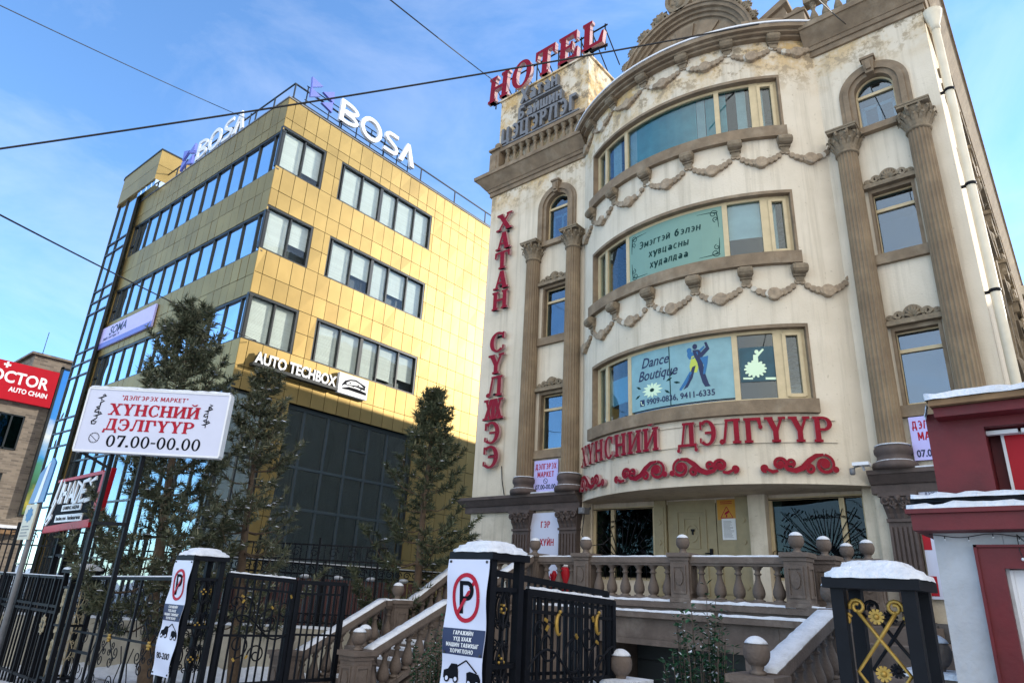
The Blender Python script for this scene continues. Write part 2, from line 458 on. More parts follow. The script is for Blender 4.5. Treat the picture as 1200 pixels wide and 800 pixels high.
G['Х'] = (0.94, [diag(0.76, 0.2, 0.26), diag(0.17, 0.75, 0.12), ser(0.17, 0, 0.32), ser(0.76, 0), ser(0.2, 1 - TN), ser(0.75, 1 - TN, 0.32)])
G['Ү'] = (0.92, [[(0.08, 1), (0.34, 1), (0.58, 0.44), (0.36, 0.4)], [(0.68, 1), (0.8, 1), (0.56, 0.4), (0.46, 0.44)], rect(0.35, 0.57, 0, 0.46), ser(0.46, 0), ser(0.2, 1 - TN), ser(0.74, 1 - TN, 0.3)])
G['С'] = (0.86, [arc(0.46, 0.5, 0.41, 0.53, 48, 180, 0.21, 0.1), arc(0.46, 0.5, 0.41, 0.53, 180, 312, 0.21, 0.1), rect(0.68, 0.78, 0.64, 0.98), rect(0.7, 0.78, 0.1, 0.3)])
G['Э'] = (0.86, [arc(0.38, 0.5, 0.42, 0.53, -132, 0, 0.21, 0.1), arc(0.38, 0.5, 0.42, 0.53, 0, 132, 0.21, 0.1), rect(0.06, 0.16, 0.64, 0.98), rect(0.3, 0.7, 0.45, 0.55), rect(0.06, 0.14, 0.1, 0.3)])
G['Л'] = (1.0, [[(0.16, 0.05), (0.27, 0.05), (0.42, 0.94), (0.3, 0.94)], arc(0.13, 0.09, 0.12, 0.11, 0, 359, 0.11, 0.1, 14), rect(0.28, 0.88, 0.9, 1)] + stem(0.76))
G['Д'] = (1.0, [[(0.22, 0.08), (0.32, 0.08), (0.46, 0.94), (0.35, 0.94)], rect(0.3, 0.88, 0.9, 1), rect(0.62, 0.84, 0, 1), rect(0.06, 0.96, 0.0, 0.11), rect(0.06, 0.16, -0.16, 0.02), rect(0.86, 0.96, -0.16, 0.02), arc(0.09, -0.15, 0.08, 0.08, 0, 359, 0.07, 0.07, 12), arc(0.93, -0.15, 0.08, 0.08, 0, 359, 0.07, 0.07, 12)])
G['Г'] = (0.8, stem(0.2) + [rect(0.2, 0.74, 0.88, 1), [(0.66, 0.62), (0.76, 0.62), (0.74, 0.9), (0.56, 0.9)], arc(0.71, 0.62, 0.09, 0.09, 0, 359, 0.08, 0.08, 12)])
G['Р'] = (0.84, stem(0.2) + [arc(0.44, 0.72, 0.36, 0.28, -90, 90, 0.2, 0.1), rect(0.2, 0.46, 0.9, 1.0), rect(0.2, 0.46, 0.44, 0.54)])
G['А'] = (0.98, [diag(0.2, 0.46, 0.12), diag(0.74, 0.5, 0.25), rect(0.26, 0.7, 0.28, 0.38), ser(0.2, 0, 0.32), ser(0.76, 0)])
G['Ж'] = (1.25, stem(0.62) + [diag(0.18, 0.52, 0.2), diag(1.06, 0.72, 0.2), diag(0.5, 0.2, 0.13), diag(0.76, 1.05, 0.13), ser(0.2, 0), ser(1.04, 0), ser(0.2, 1 - TN, 0.28), ser(1.04, 1 - TN, 0.28)])
G['В'] = (0.84, stem(0.2) + [arc(0.44, 0.74, 0.34, 0.26, -90, 90, 0.19, 0.1), arc(0.44, 0.26, 0.38, 0.27, -90, 90, 0.2, 0.1)])

def slab_width(txt, h, sx=1.0, gap=0.06): return sum((G[ch_][0] + gap) * h * sx for ch_ in txt) - gap * h * sx
def slab(mb, txt, fr, h, width=None, gap=0.06, depth=0.05, base=0.0, mi=0, mside=None, u0=0.0, v0=0.0, shear=0.0):
    sx = 1.0
    if width: sx = width / slab_width(txt, h, 1.0, gap)
    u = u0
    for ch_ in txt:
        w, polys = G[ch_]
        for k, pl in enumerate(polys):
            pts = [(u + x * h * sx + shear * y * h, v0 + y * h) for x, y in pl]
            mb.prism(pts, fr, base, base + depth + 0.0012 * k, mi, mside)
        u += (w + gap) * h * sx
    return u


# sans Cyrillic glyphs drawn as strokes (the built-in font's outlines overlap and do not fill)
def sans_glyph(ch_, t):
    low = ch_.islower(); c_ = ch_.upper(); k = .72 if low else 1.0
    V = lambda x: rect(x - t / 2, x + t / 2, 0, 1)
    Hb = lambda x0, x1, y: rect(x0, x1, y - t * .42, y + t * .42)
    T_, B_ = 1 - t * .42, t * .42; a_ = t / 2
    rg = lambda cx, cy, rx, ry, a0, a1: arc(cx, cy, rx, ry, a0, a1, t, t * .85)
    if ch_ == 'а': return .62, [rect(.5 - a_, .5 + a_, 0, .5), rg(.29, .21, .22, .22, 0, 180), rg(.29, .21, .22, .22, 180, 360), rg(.32, .48, .22, .235, 0, 150)]
    if ch_ == 'б': return .66, rg(.33, .33, .27, .35, 0, 180) and [rg(.33, .33, .27, .35, 0, 180), rg(.33, .33, .27, .35, 180, 360), rg(.55, .45, .49, .55, 105, 190)]
    if ch_ == 'у': return .6, [seg((.06, .72), (.32, .05), t), seg((.55, .72), (.22, -.25), t)]
    if ch_ == 'р': return .64, [rect(.12 - a_, .12 + a_, -.25, .72), rg(.33, .36, .25, .37, -180, 0), rg(.33, .36, .25, .37, 0, 180)]
    D = {
     'А': (.74, [seg((.06, 0), (.36, 1), t), seg((.68, 0), (.38, 1), t), Hb(.18, .56, .33)]),
     'Б': (.66, [V(.12), Hb(.12, .56, T_), rg(.32, .3, .28, .3, -90, 90), Hb(.12, .34, B_), Hb(.12, .34, .6 - t * .42)]),
     'В': (.66, [V(.12), rg(.32, .74, .24, .26, -90, 90), rg(.34, .27, .26, .28, -90, 90), Hb(.12, .34, T_), Hb(.12, .36, B_), Hb(.12, .34, .52)]),
     'Г': (.56, [V(.12), Hb(.12, .54, T_)]),
     'Д': (.78, [seg((.18, .1), (.26, 1), t), V(.58), Hb(.22, .6, T_), Hb(.04, .74, .12 + B_), rect(.04, .04 + t, -.16, .14), rect(.74 - t, .74, -.16, .14)]),
     'Е': (.6, [V(.12), Hb(.12, .55, T_), Hb(.12, .55, B_), Hb(.12, .5, .52)]),
     'Ж': (.98, [V(.49), seg((.06, 0), (.44, .55), t), seg((.92, 0), (.54, .55), t), seg((.08, 1), (.44, .5), t), seg((.9, 1), (.54, .5), t)]),
     'И': (.74, [V(.12), V(.62), seg((.14, .06), (.6, .94), t)]),
     'К': (.68, [V(.12), seg((.16, .45), (.58, 1), t), seg((.24, .55), (.62, 0), t)]),
     'Л': (.74, [seg((.1, 0), (.24, 1), t), V(.62), Hb(.2, .64, T_)]),
     'М': (.86, [V(.12), V(.74), seg((.14, 1), (.43, .2), t), seg((.72, 1), (.43, .2), t)]),
     'Н': (.74, [V(.12), V(.62), Hb(.12, .62, .52)]),
     'О': (.8, [rg(.4, .5, .35, .52, 0, 180), rg(.4, .5, .35, .52, 180, 360)]),
     'П': (.74, [V(.12), V(.62), Hb(.12, .62, T_)]),
     'Р': (.64, [V(.12), rg(.32, .7, .27, .3, -90, 90), Hb(.12, .34, T_), Hb(.12, .34, .4 + t * .42)]),
     'С': (.72, [rg(.4, .5, .35, .52, 50, 180), rg(.4, .5, .35, .52, 180, 310)]),
     'Т': (.64, [V(.32), Hb(.02, .62, T_)]),
     'У': (.66, [seg((.05, 1), (.35, .3), t), seg((.6, 1), (.2, 0), t)]),
     'Ү': (.66, [seg((.05, 1), (.33, .45), t), seg((.61, 1), (.33, .45), t), rect(.33 - a_, .33 + a_, 0, .48)]),
     'Х': (.68, [seg((.06, 0), (.62, 1), t), seg((.62, 0), (.06, 1), t)]),
     'Ц': (.78, [V(.12), V(.58), Hb(.12, .74, B_), rect(.74 - t, .74, -.18, .02)]),
     'Ш': (.96, [V(.12), V(.48), V(.84), Hb(.12, .84, B_)]),
     'Ы': (.86, [V(.12), V(.74), rg(.3, .28, .26, .3, -90, 90), Hb(.12, .32, B_), Hb(.12, .32, .58 - t * .42)]),
     'Э': (.72, [rg(.32, .5, .35, .52, -130, 0), rg(.32, .5, .35, .52, 0, 130), Hb(.26, .62, .5)]),
    }
    D['Й'] = (.74, D['И'][1] + [rg(.37, 1.2, .17, .14, 190, 350)])
    if c_ not in D: return .3, ([] if c_ == ' ' else [rect(.08, .08 + t, 0, t)] if c_ == '.' else [rect(.06, .06 + t * .7, .72, 1), rect(.2, .2 + t * .7, .72, 1)])
    w, pl = D[c_]
    return w * k, [[(x * k, y * k) for x, y in p_] for p_ in pl]
def stext(mb, txt, fr, h, width, t, depth, base, mi, u0, v0, shear, center, mside):
    gp = .1; gl = [sans_glyph(ch_, t if ch_.isupper() else t * 1.25) for ch_ in txt]
    W0 = sum(w + gp for w, _ in gl) - gp; sx = h if width is None else width / W0
    if center is not None: u0 = center - W0 * sx / 2
    u = u0
    for w, pl in gl:
        for i, p_ in enumerate(pl):
            mb.prism([(u + x * sx + shear * y * h, v0 + y * h) for x, y in p_], fr, base, base + depth + .0003 * i, mi, mside)
        u += (w + gp) * sx

# built-in sans lettering turned into mesh
_tc = bpy.data.curves.new('lettering', 'FONT')
_to = bpy.data.objects.new('lettering', _tc)
def text(mb, txt, fr, h, width=None, bold=0.0, depth=0.003, base=0.0, mi=0, u0=0.0, v0=0.0, shear=0.0, center=None, mside=None, spacing=1.0, space_line=1.0):
    """cap height h, left edge at u0 (or centred at center)"""
    if any('\u0400' <= q <= '\u04ff' for q in txt): return stext(mb, txt, fr, h, width, .13 + bold * 1.8, depth, base, mi, u0, v0, shear, center, mside)
    COL.objects.link(_to)
    _tc.body = txt; _tc.offset = bold; _tc.extrude = 0.0; _tc.space_character = spacing; _tc.resolution_u = 3
    bpy.context.view_layer.update()
    me = bpy.data.meshes.new_from_object(_to.evaluated_get(bpy.context.evaluated_depsgraph_get()))
    COL.objects.unlink(_to)
    vs = [v.co.copy() for v in me.vertices]
    if not vs: return
    x0, x1 = min(v.x for v in vs), max(v.x for v in vs)
    k = h / 0.73; sx = k if width is None else width / (x1 - x0)
    if center is not None: u0 = center - (x1 - x0) * sx / 2
    P = [(u0 + (v.x - x0) * sx + shear * v.y * k, v0 + v.y * k) for v in vs]
    o = len(mb.v)
    mb.v += [tuple(fr(u, v, base + depth)) for u, v in P]
    cnt = {}
    for p_ in me.polygons:
        f = list(p_.vertices)
        ar = sum(P[f[i]][0] * P[f[(i + 1) % len(f)]][1] - P[f[(i + 1) % len(f)]][0] * P[f[i]][1] for i in range(len(f)))
        if ar < 0: f = f[::-1]
        mb.f.append([o + i for i in f]); mb.m.append(mi); mb.s.append(False)
        for i in range(len(f)): cnt[(f[i], f[(i + 1) % len(f)])] = 1
    if depth > 0.006:
        o2 = len(mb.v); mb.v += [tuple(fr(u, v, base)) for u, v in P]
        for (i, j) in cnt:
            if (j, i) not in cnt:
                mb.f.append([o + i, o2 + i, o2 + j, o + j]); mb.m.append(mi if mside is None else mside); mb.s.append(False)
    bpy.data.meshes.remove(me)

def spiral(cx, cy, r0, r1, a0, turns, n=22):
    return [(cx + (r0 + (r1 - r0) * k / n) * cos(R(a0) + 2 * pi * turns * k / n), cy + (r0 + (r1 - r0) * k / n) * sin(R(a0) + 2 * pi * turns * k / n)) for k in range(n + 1)]
def ribbon(pts, w):
    """polygon of varying width along a 2D path"""
    k = len(pts); ws = w if isinstance(w, (list, tuple)) else [w] * k; A, B = [], []
    for i in range(k):
        p, q = pts[max(i - 1, 0)], pts[min(i + 1, k - 1)]
        dx, dy = q[0] - p[0], q[1] - p[1]; l_ = hypot(dx, dy) or 1e-6
        nx, ny = -dy / l_, dx / l_
        A.append((pts[i][0] + nx * ws[i] / 2, pts[i][1] + ny * ws[i] / 2)); B.append((pts[i][0] - nx * ws[i] / 2, pts[i][1] - ny * ws[i] / 2))
    return A, B
def rib(mb, pts, w, fr, d0, d1, mi=0, mside=None):
    A, B = ribbon(pts, w)
    mb.prism(A + B[::-1], fr, d0, d1, mi, mside)
# ------------------------------------------------------------------ ground
def ground_z(x, y):
    z = -1.65
    if x < -4: z += 0.03 * max(x + 4, -18)
    d = min(1, max(0, (y - 5.2) / 5.0)) * 1.25
    w = min(1, max(0, (x + 8.2) / 0.6)) * min(1, max(0, (-3.6 - x) / 0.6))
    if y < 13.5: z -= d * w
    return z
mb = MB()
def gsteps(lo, hi, step, ext): return [-ext, -ext / 3, lo - 30] + [lo + i * step for i in range(int((hi - lo) / step) + 1)] + [hi + 30, ext / 3, ext]
gx, gy = gsteps(-26, 10, 0.6, 700), gsteps(-6, 16, 0.6, 700)
vs_ = [(x, y, ground_z(x, y)) for y in gy for x in gx]
nx_ = len(gx)
mb.add(vs_, [(j * nx_ + i, j * nx_ + i + 1, (j + 1) * nx_ + i + 1, (j + 1) * nx_ + i) for j in range(len(gy) - 1) for i in range(nx_ - 1)], 0, True)
MT['ground'] = mat('trodden_snow_ground', (0.34, 0.33, 0.33), 0.85, noise=0.3, nscale=0.8, bump=0.4, bscale=6, col2=(0.74, 0.76, 0.79), lo=0.42, hi=0.58, coord='World')
tag(mb.build('ground', 'ground', origin=(0, 0, 0)), kind='structure')

# ------------------------------------------------------------------ hotel
hotel = thing('hotel_building', (-6.3, 14.0, -1.7), 'cream plastered hotel with a bowed front, garlands and fluted brown columns', 'hotel')
YF = 14.0
TOPZ = 12.85
# --- flat wings with window openings
def wall_with_openings(mb, x0, x1, y0, y1, z0, z1, ops):
    """ops: sorted list of (xa, xb, za, zb) stacked in one column"""
    xa, xb = ops[0][0], ops[0][1]
    mb.box(x0, xa, y0, y1, z0, z1); mb.box(xb, x1, y0, y1, z0, z1)
    z = z0
    for o in ops:
        mb.box(xa, xb, y0, y1, z, o[2]); z = o[3]
    mb.box(xa, xb, y0, y1, z, z1)
mb = MB()
LW, RW = (-11.04, -10.20), (-2.30, -1.48)
def arch_infill(mb, xa, xb, zs, y0, y1, ztop):
    """block above a round-headed opening: spring line zs"""
    cx, r = (xa + xb) / 2, (xb - xa) / 2
    pts = [(cx + r * cos(pi - pi * k / 16), zs + r * sin(pi * k / 16)) for k in range(17)]
    for k in range(16):
        p, q = pts[k], pts[k + 1]
        mb.hexa([(p[0], y0, p[1]), (q[0], y0, q[1]), (q[0], y1, q[1]), (p[0], y1, p[1]), (p[0], y0, ztop), (q[0], y0, ztop), (q[0], y1, ztop), (p[0], y1, ztop)])
wall_with_openings(mb, -13.38, -9.58, YF, YF + 0.35, -2.6, TOPZ, [(*LW, 3.62, 5.18), (*LW, 6.84, 8.40), (*LW, 9.92, 11.60)])
arch_infill(mb, *LW, 11.13, YF, YF + 0.35, 11.605)
wall_with_openings(mb, -3.03, -0.72, YF, YF + 0.35, -2.6, TOPZ, [(*RW, 3.66, 5.18), (*RW, 6.84, 8.32), (*RW, 9.92, 11.33)])
arch_infill(mb, *RW, 10.88, YF, YF + 0.35, 11.335)
# left end wall, right side wall, back
mb.box(-13.38, -13.03, YF + 0.352, 40, -2.6, TOPZ)
mb.box(-1.07, -0.72, YF + 0.352, 46, -2.6, TOPZ)
mb.box(-13.38, -0.72, 45.6, 46, -2.6, TOPZ)
mb.box(-13.0, -1.1, YF + 0.36, 45.5, 12.4, 12.7)
mb.build('wall', 'plaster', hotel)

# --- bowed front
T0, T1 = -43.2, 43.2
WIN = [(-33.2, 32.2, 3.86, 5.44), (-33.2, 32.2, 7.12, 8.65), (-33.2, 32.2, 10.36, 11.85)]
mb = MB(); z = 2.2
for ta, tb, za, zb in WIN:
    mb.cbox(T0, T1, 4.5, HR, z, za)
    mb.cbox(T0, ta, 4.5, HR, za, zb); mb.cbox(tb, T1, 4.5, HR, za, zb)
    z = zb
mb.cbox(T0, T1, 4.5, HR, z, 12.98)
# soffit under the bow
poly = [(HC[0] + 4.84 * sin(R(T0 + (T1 - T0) * k / 32)), HC[1] - 4.84 * cos(R(T0 + (T1 - T0) * k / 32))) for k in range(33)] + [(-3.0, 14.9), (-9.6, 14.9)]
mb.prism(poly, lambda u, v, d: (u, v, 2.203 + d), 0.0, 0.2)
mb.build('bow_wall', 'plaster', hotel)

def bow_window(idx, ta, tb, za, zb):
    gr = 4.68
    fr_ = MB(); ml = [-27.0, -16.2, 15.1, 25.6]
    def mull(t, w, r0=gr - 0.05, r1=gr + 0.05, m=0):
        dt = degrees(w / 2 / gr); fr_.cbox(t - dt, t + dt, r0, r1, za + 0.02, zb - 0.02, m, n=1)
    for t in ml: mull(t, 0.11 if t != 25.6 else 0.2)
    mull(ta + 0.9, 0.1); mull(tb - 0.75, 0.12)
    fr_.cbox(ta + 0.3, tb - 0.3, gr - 0.045, gr + 0.045, zb - 0.11, zb - 0.03)
    fr_.cbox(ta + 0.3, tb - 0.3, gr - 0.045, gr + 0.045, za, za + 0.07)
    # casement leaf on the right
    for t in (26.9, 30.6):
        fr_.cbox(t - 0.45, t + 0.45, gr - 0.02, gr + 0.075, za + 0.09, zb - 0.13, 0, n=1)
    fr_.cbox(26.9, 30.6, gr - 0.02, gr + 0.07, za + 0.075, za + 0.15, 0, n=2); fr_.cbox(26.9, 30.6, gr - 0.02, gr + 0.07, zb - 0.18, zb - 0.115, 0, n=2)
    f = fr_.build('window', 'ivory', hotel)
    g = MB(); ed = [ta + 0.9] + ml + [tb - 0.75]
    for k in range(len(ed) - 1):
        g.cbox(ed[k], ed[k + 1], gr - 0.006, gr + 0.006, za + 0.05, zb - 0.06, 0, n=max(2, int((ed[k + 1] - ed[k]) / 2.5)))
    g.build('pane', 'glass', f)
    s_ = MB(); s_.cbox(ta - 0.5, tb + 0.5, 4.64, 4.985, za - 0.30, za - 0.02)
    s_.build('sill', 'trim', f)
    s2 = MB()
    s2.cbox(ta, tb, 4.6, HR + 0.012, zb - 0.045, zb + 0.03)
    s2.cbox(ta - 0.25, ta + 0.35, 4.6, HR + 0.010, za - 0.02, zb + 0.03, 0, n=1); s2.cbox(tb - 0.35, tb + 0.25, 4.6, HR + 0.010, za - 0.02, zb + 0.03, 0, n=1)
    s2.build('surround', 'trim', f)
    rm = MB()
    rm.cbox(ta - 1, tb + 1, 2.6, 2.7, za - 0.5, zb + 0.5, 0, n=10)
    rm.cbox(ta - 1, tb + 1, 2.7, 4.55, zb + 0.02, zb + 0.1, 0, n=10); rm.cbox(ta - 1, tb + 1, 2.7, 4.55, za - 0.4, za - 0.3, 0, n=10)
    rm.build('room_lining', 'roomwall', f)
    cu = MB()
    if idx == 2:
        spans = [(-16, -13, 1), (-13.0, 8.5, 0), (8.6, 11.2, 1), (11.4, 14.6, 0), (15.6, 17.6, 0), (20.6, 23.4, 1), (26.4, 28.3, 1), (-25.0, -21.0, 1)]
    elif idx == 1:
        spans = [(26.2, 28.6, 1), (-31.5, -28.5, 1)]
        cu.cbox(15.5, 24.8, 4.60, 4.61, za + .55, zb, 1)
    else:
        spans = [(-31.5, -28, 1)]
    for u0, u1, k in spans:
        nf = max(3, int((u1 - u0) * 2.2)); pts = []
        for j in range(nf * 2 + 1):
            t = u0 + (u1 - u0) * j / (nf * 2); r = 4.57 + (0.03 if j % 2 else -0.03)
            pts.append((HC[0] + r * sin(R(t)), HC[1] - r * cos(R(t))))
        vs = [(x, y, zz) for x, y in pts for zz in (za - 0.1, zb + 0.05)]
        cu.add(vs, [(2 * j, 2 * j + 2, 2 * j + 3, 2 * j + 1) for j in range(len(pts) - 1)], k, True)
    cu.build('curtain', ['curtain', 'sheer'], f)
for i, w in enumerate(WIN): bow_window(i, *w)

# --- cornices
mb = MB()
def cornice(mb, x0, x1, y, z, steps, mi=0):
    """steps: (dz0, dz1, projection)"""
    for d0, d1, pr in steps: mb.box(x0 - pr if x0 < -13 else x0, x1 + (pr if x1 > -1 else 0), y - pr, y + 0.3, z + d0, z + d1, mi)
def slope_cornice(mb, x0, x1, y, z0, z1, p0, p1, endl=False, endr=False):
    a_, b_ = (x0 - (p0 if endl else 0), x0 - (p1 if endl else 0)); c_, d_ = (x1 + (p0 if endr else 0), x1 + (p1 if endr else 0))
    mb.hexa([(a_, y - p0, z0), (c_, y - p0, z0), (c_, y + 0.3, z0), (a_, y + 0.3, z0), (b_, y - p1, z1), (d_, y - p1, z1), (d_, y + 0.3, z1), (b_, y + 0.3, z1)])
def full_cornice(mb, x0, x1, el, er):
    slope_cornice(mb, x0, x1, YF, 12.40, 12.55, 0.06, 0.06, el, er)
    slope_cornice(mb, x0, x1, YF, 12.552, 12.64, 0.10, 0.14, el, er)
    slope_cornice(mb, x0, x1, YF, 12.642, 12.98, 0.16, 0.42, el, er)
    slope_cornice(mb, x0, x1, YF, 12.982, 13.10, 0.46, 0.47, el, er)
full_cornice(mb, -13.38, -9.5, True, False)
full_cornice(mb, -3.15, -0.72, False, True)
mb.cbox(-44.5, 44.5, 4.5, 5.0, 12.92, 12.985); mb.cbox(-44.5, 44.5, 4.5, 5.1, 12.987, 13.055); mb.cbox(-44.5, 44.5, 4.5, 5.2, 13.057, 13.17)
# side cornice along the right wall
for z0, z1, p0, p1 in ((12.40, 12.55, .06, .06), (12.552, 12.64, .10, .14), (12.642, 12.98, .16, .36), (12.982, 13.10, .40, .40)):
    mb.hexa([(-1.0, YF + .301, z0), (-.72 + p0, YF + .301, z0), (-.72 + p0, 46, z0), (-1.0, 46, z0), (-1.0, YF + .301, z1), (-.72 + p1, YF + .301, z1), (-.72 + p1, 46, z1), (-1.0, 46, z1)])
mb.build('cornice', 'trim', hotel)
mb = MB(); mb.cbox(-44.5, 44.5, 4.5, 5.23, 13.172, 13.215); mb.build('cornice_flashing', 'white', hotel)

# --- ledge above the ground floor
mb = MB()
for x0, x1, el, er in ((-13.38, -9.60, True, False), (-3.04, -0.72, False, True)):
    mb = MB()
    slope_cornice(mb, x0, x1, YF, 2.04, 2.20, 0.12, 0.12, el, er)
    slope_cornice(mb, x0, x1, YF, 2.202, 2.36, 0.16, 0.30, el, er)
    slope_cornice(mb, x0, x1, YF, 2.362, 2.44, 0.33, 0.33, el, er)
    lg = mb.build('ledge', 'ledge', hotel)
    mb = MB()
    if x0 < -9: mb.box(-11.05, -10.2, 13.70, 13.98, 2.442, 2.475)
    else: mb.box(-2.3, -1.5, 13.70, 13.98, 2.442, 2.47)
    mb.build('snow', 'snow', lg)

# --- columns
def fluted(mb, cx, cy, r0, r1, z0, z1, nf=18, half=False):
    prof = []
    for k in range(nf * 4):
        t = 2 * pi * k / (nf * 4); q = k % 4
        prof.append((t, 1.0 if q in (0, 1) else (0.90 if q == 2 else 0.905)))
    vs = [(cx + r * f * cos(t), cy + r * f * sin(t), z) for r, z in ((r0, z0), (r1, z1)) for t, f in prof]
    n = len(prof)
    mb.add(vs, [(j, (j + 1) % n, n + (j + 1) % n, n + j) for j in range(n)])
def leafquad(mb, c, ang, w, h, out, curl, mi=0):
    """acanthus-like leaf: a bent strip standing off the bell"""
    ca, sa = cos(ang), sin(ang); pr = [(0.0, 0.0, .8), (0.03, 0.4, 1.0), (0.06 + out * .4, 0.75, .9), (0.06 + out, 0.97, .55), (0.05 + out * 1.15, 0.86 - curl, .25)]
    vs = []
    for d, z, ww in pr:
        for s_ in (-1, 0, 1):
            dd = d + (0.018 if s_ == 0 else 0); vs.append((c[0] + ca * dd - sa * s_ * ww * w / 2, c[1] + sa * dd + ca * s_ * ww * w / 2, c[2] + z * h))
    mb.add(vs, [(3 * i + j, 3 * i + j + 1, 3 * i + j + 4, 3 * i + j + 3) for i in range(4) for j in range(2)], mi, False)
def capital_mesh(r, h):
    mb = MB()
    mb.lathe([(r * 1.02, 0), (r * 1.12, 0.02), (r * 1.12, 0.05), (r * 0.98, 0.07), (r * 1.0, h * .5), (r * 1.25, h * .86)], n=20)
    for row, (zz, hh, k, off) in enumerate(((0.06, h * .42, 12, 0), (h * .3, h * .42, 12, .5))):
        for j in range(k):
            t = 2 * pi * (j + off) / k; leafquad(mb, (r * .95 * cos(t), r * .95 * sin(t), zz), t, r * .6, hh, 0.07 + .03 * row, .1)
    for j in range(8):
        t = pi / 8 + 2 * pi * j / 8
        rr = r * 1.28
        mb.tube([(cos(t) * (rr + q[0] * .6), sin(t) * (rr + q[0] * .6), h * .76 + q[1]) for q in spiral(0, 0, .085, .02, -90, 1.4, 12)], .028, 5)
    for j in range(10):
        t = 2 * pi * (j + .25) / 10; mb.ball((r * 1.17 * cos(t), r * 1.17 * sin(t), h * .62), .035, 6)
    e = r * 1.38
    mb.box(-e, e, -e, e, h * .86, h * .94); mb.box(-e * 1.05, e * 1.05, -e * 1.05, e * 1.05, h * .942, h)
    o = mb.build('capital', 'carved', None, origin=(0, 0, 0)); me = o.data
    bpy.data.objects.remove(o); return me
CAPM = capital_mesh(0.215, 0.62)
def base_mesh(r):
    mb = MB(); mb.lathe([(r * 1.75, 0), (r * 1.8, .06), (r * 1.72, .12), (r * 1.42, .15), (r * 1.3, .22), (r * 1.35, .26), (r * 1.5, .30), (r * 1.5, .38), (r * 1.3, .43), (r * 1.05, .45)], n=24)
    o = mb.build('base', 'ledge', None, origin=(0, 0, 0)); me = o.data; bpy.data.objects.remove(o); return me
BASM = base_mesh(0.215)
CY = 13.86
for cx in (-11.36, -9.90, -2.58, -1.20):
    m_ = MB(); fluted(m_, cx, CY, 0.235, 0.205, 2.88, 9.36)
    cobj = m_.build('column', 'column', hotel)
    inst('capital', CAPM, (cx + 6.3, CY - 14.0, 9.30 + 1.7), cobj)
    bo = inst('column_base', BASM, (cx + 6.3, CY - 14.0, 2.445 + 1.7), cobj)
    sn = MB(); sn.lathe([(.33, 0.13), (.31, .15), (.26, .165), (.2, .16)], (cx, CY, 2.45), 18); sn.lathe([(.31, 0.43), (.29, .45), (.22, .455)], (cx, CY, 2.45), 18)
    sn.build('snow', 'snow', cobj)
# lower pilasters
for cx, w in ((-11.40, .52), (-9.90, .52), (-2.60, .44), (-1.25, .44)):
    m_ = MB(); nfl = 5
    m_.box(cx - w / 2, cx + w / 2, 13.82, YF - .002, -.25, 1.52)
    for k in range(nfl + 1):
        xx = cx - w / 2 + .03 + (w - .06) * k / nfl; m_.box(xx - .022, xx + .022, 13.785, 13.818, -.1, 1.44)
    m_.box(cx - w / 2 - .04, cx + w / 2 + .04, 13.76, YF - .004, -.45, -.12)
    p_ = m_.build('pilaster', 'ledge', hotel)
    k_ = MB(); 
    k_.box(cx - w / 2 - .02, cx + w / 2 + .02, 13.78, YF - .006, 1.522, 1.58)
    k_.hexa([(cx - w / 2, 13.82, 1.582), (cx + w / 2, 13.82, 1.582), (cx + w / 2, 13.99, 1.582), (cx - w / 2, 13.99, 1.582), (cx - w / 2 - .07, 13.74, 1.96), (cx + w / 2 + .07, 13.74, 1.96), (cx + w / 2 + .07, 13.99, 1.96), (cx - w / 2 - .07, 13.99, 1.96)])
    k_.box(cx - w / 2 - .09, cx + w / 2 + .09, 13.70, 13.99, 1.962, 2.035)
    for row in range(2):
        for j in range(4 + row):
            leafquad(k_, (cx - w / 2 + w * (j + .5) / (4 + row), 13.81 - .03 * row, 1.585 + .15 * row), -pi / 2, .13, .2, .06, .1)
    for s_ in (-1, 1):
        k_.tube([(cx + s_ * (w / 2 - .02) + q[0], 13.71, 1.88 + q[1]) for q in spiral(0, 0, .085, .02, 0, 1.5, 14)], .026, 6)
        k_.tube([(cx + s_ * .09 + q[0] * s_, 13.71, 1.84 + q[1]) for q in spiral(0, 0, .06, .015, 180, 1.3, 12)], .022, 6)
    k_.ball((cx, 13.72, 1.93), .06, 8)
    k_.build('capital', MT['ledge'], p_)

